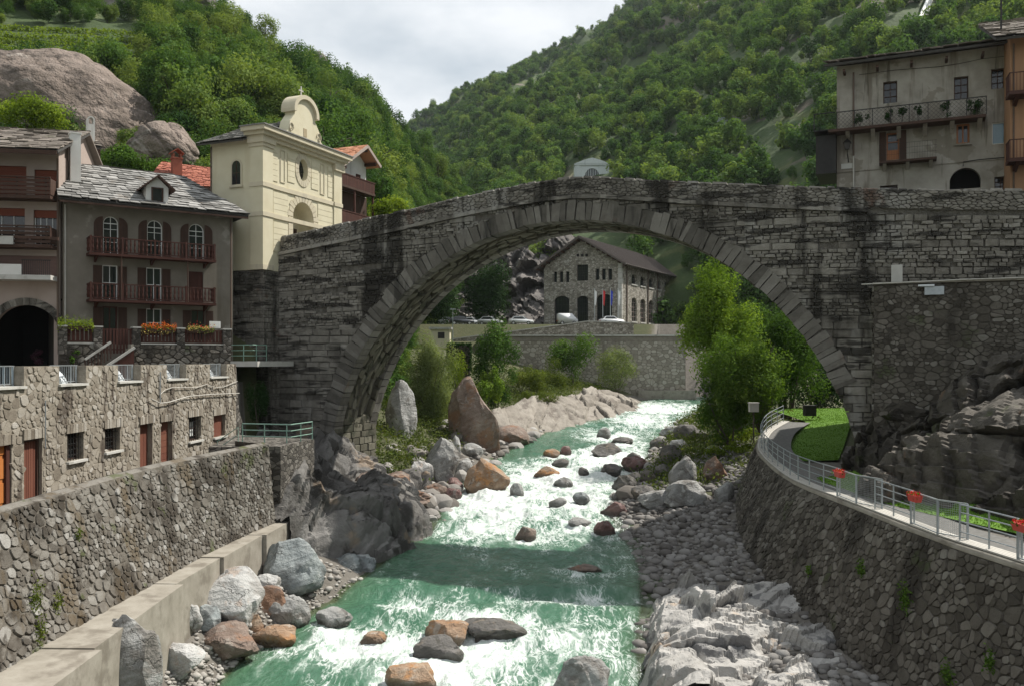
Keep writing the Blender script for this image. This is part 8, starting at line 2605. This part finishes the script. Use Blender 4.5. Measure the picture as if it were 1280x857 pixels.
veg('shrub', 'small bush in the garden wall beside the archway', 84, 102, 434, 457, 51, 500, .12, 'leaf_mid', 427, 'plant', None, None, 6, .7, stems=2, trunk_r=.02)
veg('shrub', 'purple-leaved plant in the dark archway', 37, 58, 436, 455, 53.5, 600, .12, 'leaf_purple', 428, 'plant', None, None, 6, .7, stems=2, trunk_r=.02)
veg('shrub', 'dark bush in front of the garden wall centre', 182, 203, 434, 457, 55, 600, .12, 'leaf_dark', 429, 'plant', None, None, 6, .6, stems=2, trunk_r=.02)
for k, (px, py, w) in enumerate(((905, 548, 26), (922, 560, 22), (895, 566, 16), (938, 545, 20))):
    D = on_ground(px, py + 8).y
    veg('fern', 'sunny yellow-green fern tuft on the right bank, %s' % ['nearest the tree', 'beside the wall corner', 'lowest one', 'next to the wooden box'][k], px-w, px+w, py-10, py+8, D, 700, .22, 'leaf_vine', 440+k, 'fern', 'ferns on the right bank', None, 6, .8, stems=1, aspect=3)

def build_bank_scrub():
    r = np.random.RandomState(31)
    C, T = [], []
    def spot(X, D, n, w, h):
        z = float(gz(X, D)); C.append(np.array([X, D, z])[None] + np.stack([r.normal(size=n)*w, r.normal(size=n)*w, h*r.rand(n)**1.5], 1)); T.append(np.clip(r.rand()*.6 + .4*r.rand(n), 0, 1))
    for i in range(1100):
        D = r.uniform(64, 137); X = float(xl(D)) - np.interp(D, [64, 86, 92, 128, 137], [3, 4, 8.5, 8.5, 5]) - abs(r.normal())*7
        spot(X, D, 34, .7, r.uniform(.3, 1.1))
    for i in range(600):
        D = r.uniform(60, 130); X = float(xr(D)) + 2.0 + abs(r.normal())*5
        if D < 66 and X > float(_ix(RW_TOP, D)) - .3: continue
        spot(X, D, 34, .7, r.uniform(.4, 1.3))
    tag(link('bank_scrub', leaf_mesh('bank_scrub', np.concatenate(C), .27, 6, np.concatenate(T), .3, None, 2.2), 'leaf_scrub'), 'grass and low scrub on the upper river banks', 'scrub', kind='stuff')
leaf_mat('leaf_scrub', (.04,.065,.015), (.085,.12,.03), (.15,.175,.055), .3, 0)
build_bank_scrub()
# ---- rocks, house and vineyard on the left hillside
def ellipsoid_rock(name, label, c, rad, seed, mat, strata=.5):
    bm = bmesh.new(); bmesh.ops.create_icosphere(bm, subdivisions=6, radius=1)
    V = np.array([v.co[:] for v in bm.verts]); F = np.array([[v.index for v in f.verts] for f in bm.faces]); bm.free()
    N = V.copy(); V = V * np.asarray(rad)
    sl = V[:, 2] + .35*V[:, 0]
    off = .9*fbm(V[:, 0]*.13, V[:, 1]*.13, V[:, 2]*.22 + seed, 4) * 1.2
    off += -strata*np.exp(-(((sl*.55 + .8*fbm(V[:, 0]*.1, V[:, 1]*.1, seed, 3)) % 1.0 - .5)/.05)**2)
    off += .25*fbm(V[:, 0]*.6, V[:, 1]*.6, V[:, 2]*1.2, 3)
    V = V + off[:, None]*N
    o = link(name, np_mesh(name, V, F, .5+.4*fbm(V[:, 0]*.1, V[:, 1]*.1, V[:, 2]*.3, 3), None, True), mat)
    o.location = c
    return tag(o, label, 'rock')
ellipsoid_rock('rock_dome', 'huge brownish granite dome on the hillside above the left houses', at(62, 205, 104), (15.5, 11, 12.8), 1.3, 'dome_rock', .34).rotation_euler = (0, math.radians(14), 0)
ellipsoid_rock('rock_dome', 'pale lower tongue of the granite dome by the red roof', at(205, 196, 92), (3.6, 4, 3.4), 2.3, 'dome_rock', .2).rotation_euler = (0, math.radians(30), 0)
for k, (px, py, w, h, D) in enumerate(((120, 14, 10, 7, 160), (163, 22, 7, 5, 158), (200, 12, 9, 7, 166), (242, 6, 6, 5, 174), (95, 0, 8, 5, 172), (375, 105, 6, 5, 196), (392, 92, 4, 5, 198))):
    big_rock('hill_rock', 'grey rock outcrop on the hill, %s' % ['above the vineyard', 'left of the hillside hut', 'behind the hillside hut', 'at the left skyline', 'at the top left corner', 'under the dark trees of the ridge', 'on the ridge above the chapel'][k], at(px, py, D), (w*2, 9, h*2), 700+k, 'far_rock', sub=4)
def build_hut():
    p = at(193, 40, 150)
    t = thing('hillside_hut', 'small brown-roofed stone hut on the hill above the vineyard', 'hut', p, math.radians(-25))
    MB().box(-2.4, 2.4, 0, 4, -2, 1.2).prism([(-2.4, 1.201), (2.4, 1.201), (0, 2.5)], 0, 4).build('wall', 'power_stone', t)
    for sg in (-1, 1):
        roof_plane(t, 'roof', (sg*3.1, -.7, .9), (sg*3.1, 4.6, .9), (0, 4.6, 2.7), (0, -.7, 2.7), 'red_tile', .2)
    MB().box(-.4, .4, -.03, -.002, -.9, .9).build('door', 'dark_wood', t)
build_hut()
def hill_pt(px, py): return on_hill(HILL_V, HILL_N, px, py)
def build_vineyard():
    r = np.random.RandomState(12)
    C, T = [], []
    rows = [(-20, 178, y, y+8) for y in np.arange(38, 100, 8.5)] + [(255, 300+2*k, 62+k*6, 70+k*7) for k in range(5)] + [(300, 372, 84+k*6, 98+k*5) for k in range(4)]
    for (x0, x1, y0, y1) in rows:
        for px in np.arange(x0, x1, 1.1):
            py = lerp(y0, y1, (px-x0)/(x1-x0)) + r.normal()*.4
            p = hill_pt(px, py)
            n = 8
            q = np.array([p.x, p.y, p.z])[None] + np.stack([r.normal(size=n)*.35, r.normal(size=n)*.16, .1+.75*r.rand(n)], 1)
            C.append(q); T.append(.3+.6*r.rand(n))
    tag(link('vineyard', leaf_mesh('vineyard', np.concatenate(C), .34, 6, np.concatenate(T)), 'leaf_vine'), 'rows of yellow-green vines on the left hillside', 'vineyard', kind='stuff')
build_vineyard()

# ---- hillside woods: individual trees in front, the rest as one wood
def proto_tree(k, n, leaf, mat, r, h, clumps=14, trunk=True):
    c = np.array([0, 0, h*.58])
    P, N, t = blob_points(n, c, (r, r, h*.48), 900+k, clumps, .45, .40)
    crown = leaf_mesh('crown', P, leaf, 900+k, t, .25, N)
    crown.materials.append(MAT[mat])
    tm = None
    if trunk:
        m = MB().tube([(0, 0, -1.5), (.1, 0, h*.25), (-.1, .1, h*.5), (.05, 0, h*.8)], [.2, .16, .11, .04], 6)
        rr = random.Random(k)
        for q in range(5):
            a = rr.uniform(0, 6.28); z = h*rr.uniform(.3, .55)
            m.tube([(0, 0, z), (math.cos(a)*r*.4, math.sin(a)*r*.4, z+h*.15), (math.cos(a)*r*.75, math.sin(a)*r*.75, z+h*.22)], [.08, .05, .02], 5)
        o = m.build('trunk', 'bark'); tm = o.data; bpy.data.objects.remove(o)
    return crown, tm
SHAPES = [(3.0, 7.5), (3.6, 8.0), (2.6, 7.0), (3.3, 9.0), (4.0, 8.2), (2.4, 5.5)]
NEAR = [proto_tree(k, 2600, .36, 'leaf_forest', *SHAPES[k], clumps=20) for k in range(6)]
FARP = [proto_tree(20+k, 700, .70, 'leaf_far', *SHAPES[k], clumps=12, trunk=False)[0] for k in range(6)]
MIDP = [proto_tree(40+k, 2300, .36, 'leaf_forest', *SHAPES[k], clumps=18, trunk=False)[0] for k in range(6)]
def build_hill_trees():
    """trees of the left hillside one can tell apart"""
    rng = random.Random(91)
    zones = [ # px0, px1, py0, py1, count, size, label
        (405, 600, 120, 255, 70, 1.0, 'leafy green tree on the wooded spur right of the chapel gable', 'trees on the spur right of the chapel'),
        (215, 400, 95, 190, 46, 1.0, 'leafy green tree on the slope left of the chapel gable', 'trees on the slope left of the chapel'),
        (130, 300, 60, 120, 26, .85, 'leafy green tree between vineyard and granite dome', 'trees around the vineyard'),
        (300, 450, 45, 120, 34, .95, 'dark leafy tree on the left skyline ridge', 'trees on the left skyline ridge'),
        (0, 262, -10, 34, 16, .55, 'scrubby tree among the rocks at the upper left', 'trees among the upper left rocks')]
    for (x0, x1, y0, y1, n, sc, lab, gr) in zones:
        k = 0; tries = 0; used = []
        while k < n and tries < 3000:
            tries += 1
            px, py = rng.uniform(x0, x1), rng.uniform(y0, y1)
            sky = np.interp(px, [c[0] for c in LEFT_COLS], [c[4] for c in LEFT_COLS])
            if py < sky - 2: continue
            p = hill_pt(px, py)
            if px < 175 and 35 < py < 100: continue
            if 250 < px < 375 and 62 + (px-250)*.2 < py < 95 + (px-250)*.2: continue
            if any((p.x-q.x)**2 + (p.y-q.y)**2 < 16 for q in used): continue
            used.append(p)
            crown, trunk = NEAR[rng.randrange(6)]
            t = thing('hillside_tree', lab, 'tree', p - Vector((0, 0, .3)), rng.uniform(0, 6.28), gr)
            s = sc * rng.uniform(.75, 1.3); t.scale = (s, s, s*rng.uniform(.85, 1.15))
            link('crown', crown, None, t); link('trunk', trunk, None, t)
            k += 1
build_hill_trees()
def scatter_forest(name, label, V, nD, spacing, protos, seed, smin, smax, mask=None, dmax=1e9):
    """one wood: instances of tree crowns on points (geometry nodes)"""
    r = np.random.RandomState(seed)
    A, B_, C_, D_ = V[:-1, :nD-1], V[1:, :nD-1], V[1:, 1:nD], V[:-1, 1:nD]
    ar = np.linalg.norm(np.cross((C_ - A), (D_ - B_)), axis=-1) / 2
    px = A[..., 0]/np.maximum(A[..., 1], 1)*FPX + CX
    ar = np.where((px > -260) & (px < 1560) & (A[..., 1] < dmax), ar, 0)
    n = int(ar.sum() / spacing ** 2)
    w = ar.ravel() / ar.sum()
    idx = r.choice(len(w), n, p=w)
    i, j = np.unravel_index(idx, ar.shape)
    s, t = r.rand(n, 1), r.rand(n, 1)
    P = A[i, j]*(1-s)*(1-t) + B_[i, j]*s*(1-t) + C_[i, j]*s*t + D_[i, j]*(1-s)*t
    keep = np.ones(n, bool)
    if mask is not None: keep = mask(P, r)
    P = P[keep]; n = len(P)
    me = bpy.data.meshes.new(name)
    me.vertices.add(n); me.vertices.foreach_set('co', P.astype(np.float32).ravel())
    me.update()
    for nm, vals in (('sz', r.uniform(smin, smax, n)), ('rot', r.uniform(0, 6.28, n))):
        a = me.attributes.new(nm, 'FLOAT', 'POINT'); a.data.foreach_set('value', vals.astype(np.float32))
    a = me.attributes.new('pick', 'INT', 'POINT'); a.data.foreach_set('value', r.randint(0, len(protos), n).astype(np.int32))
    o = link(name, me, None)
    cl = bpy.data.collections.new(name + '_kinds')
    for k, m in enumerate(protos):
        q = bpy.data.objects.new('%s_kind_%d' % (name, k), m); cl.objects.link(q)
    ng = bpy.data.node_groups.new(name + '_scatter', 'GeometryNodeTree')
    ng.interface.new_socket('Geometry', in_out='INPUT', socket_type='NodeSocketGeometry')
    ng.interface.new_socket('Geometry', in_out='OUTPUT', socket_type='NodeSocketGeometry')
    N = ng.nodes; L = ng.links
    gi, go = N.new('NodeGroupInput'), N.new('NodeGroupOutput')
    m2p = N.new('GeometryNodeMeshToPoints'); iop = N.new('GeometryNodeInstanceOnPoints'); ci = N.new('GeometryNodeCollectionInfo')
    ci.inputs['Collection'].default_value = cl; ci.inputs['Separate Children'].default_value = True; ci.inputs['Reset Children'].default_value = True
    def na(nm, ty):
        q = N.new('GeometryNodeInputNamedAttribute'); q.data_type = ty; q.inputs['Name'].default_value = nm
        return q.outputs['Attribute']
    cx = N.new('ShaderNodeCombineXYZ'); L.new(na('rot', 'FLOAT'), cx.inputs['Z'])
    L.new(gi.outputs[0], m2p.inputs['Mesh']); L.new(m2p.outputs['Points'], iop.inputs['Points'])
    L.new(ci.outputs[0], iop.inputs['Instance']); iop.inputs['Pick Instance'].default_value = True
    L.new(na('pick', 'INT'), iop.inputs['Instance Index']); L.new(cx.outputs[0], iop.inputs['Rotation'])
    L.new(na('sz', 'FLOAT'), iop.inputs['Scale']); L.new(iop.outputs['Instances'], go.inputs[0])
    md = o.modifiers.new('scatter', 'NODES'); md.node_group = ng
    tag(o, label, 'woods', kind='stuff')
    print(name, n)
def hill_mask(P, r):
    px = P[:, 0]/P[:, 1]*FPX + CX; py = HY - P[:, 2]/P[:, 1]*FPX
    vin = (px < 180) & (py > 33) & (py < 104) & (px > -40)
    vin |= (px > 250) & (px < 378) & (py > 60 + (px-250)*.2) & (py < 96 + (px-250)*.2)
    bare = (px > 100) & (px < 215) & (py < 36) & (fbm(P[:, 0]*.06, P[:, 1]*.06, 3, 3) > .05)
    low = ((P[:, 1] < 84) & (px < 430))
    return ~(vin | bare | low)
scatter_forest('hillside_wood', 'mixed green wood and scrub covering the left hillside', HILL_V, HILL_N, 2.7, MIDP, 5, .35, .9, hill_mask)
def mtn_mask(P, r):
    n = fbm(P[:, 0]*.012, P[:, 1]*.012, 7, 4, .6)
    px = P[:, 0]/P[:, 1]*FPX + CX; py = HY - P[:, 2]/P[:, 1]*FPX
    rock = (n > .26 + .35*r.rand(len(P)) - np.where(P[:, 1] > 380, .08, -.25))
    # bare bluffs seen in the photograph
    for (a, b, c, d, w) in ((735, 105, 870, 62, 9), (905, 75, 960, 92, 13), (1010, 60, 1060, 45, 10), (640, 118, 690, 92, 7)):
        t = np.clip((px-a)/(b if False else (c-a)), 0, 1)
        rock |= (px > a) & (px < c) & (np.abs(py - (b + (d-b)*t)) < w*(.5+r.rand(len(P))))
    road = (px > 872) & (px < 996) & (py > 160) & (py < 179)
    pav = (np.abs(px-739) < 30) & (py > 205) & (P[:, 1] < 300) 
    pipe = (np.abs(px - (1144 + (62-py)*.42)) < 15) & (py < 70) & (px > 1120)
    return ~(rock | road | pav | pipe)
scatter_forest('mountain_wood', 'green broadleaf wood covering the mountain behind the bridge', MTN_V, MTN_N, 4.7, FARP, 6, .32, 1.3, mtn_mask, 950)

# ---- thin summer haze in the valley air
def build_haze():
    m = bpy.data.materials.new('haze_air'); m.use_nodes = True
    nt = m.node_tree; nt.nodes.clear()
    o = nt.nodes.new('ShaderNodeOutputMaterial'); v = nt.nodes.new('ShaderNodeVolumePrincipled')
    v.inputs['Color'].default_value = (.80, .88, .95, 1); v.inputs['Density'].default_value = .00007; v.inputs['Anisotropy'].default_value = .3
    nt.links.new(v.outputs[0], o.inputs['Volume'])
    MAT['haze_air'] = m
    b = MB().box(-1600, 1600, -1600, 1900, -16, 620).build('haze', 'haze_air')
    tag(b, 'thin pale haze filling the valley air', 'haze', kind='stuff')
build_haze()
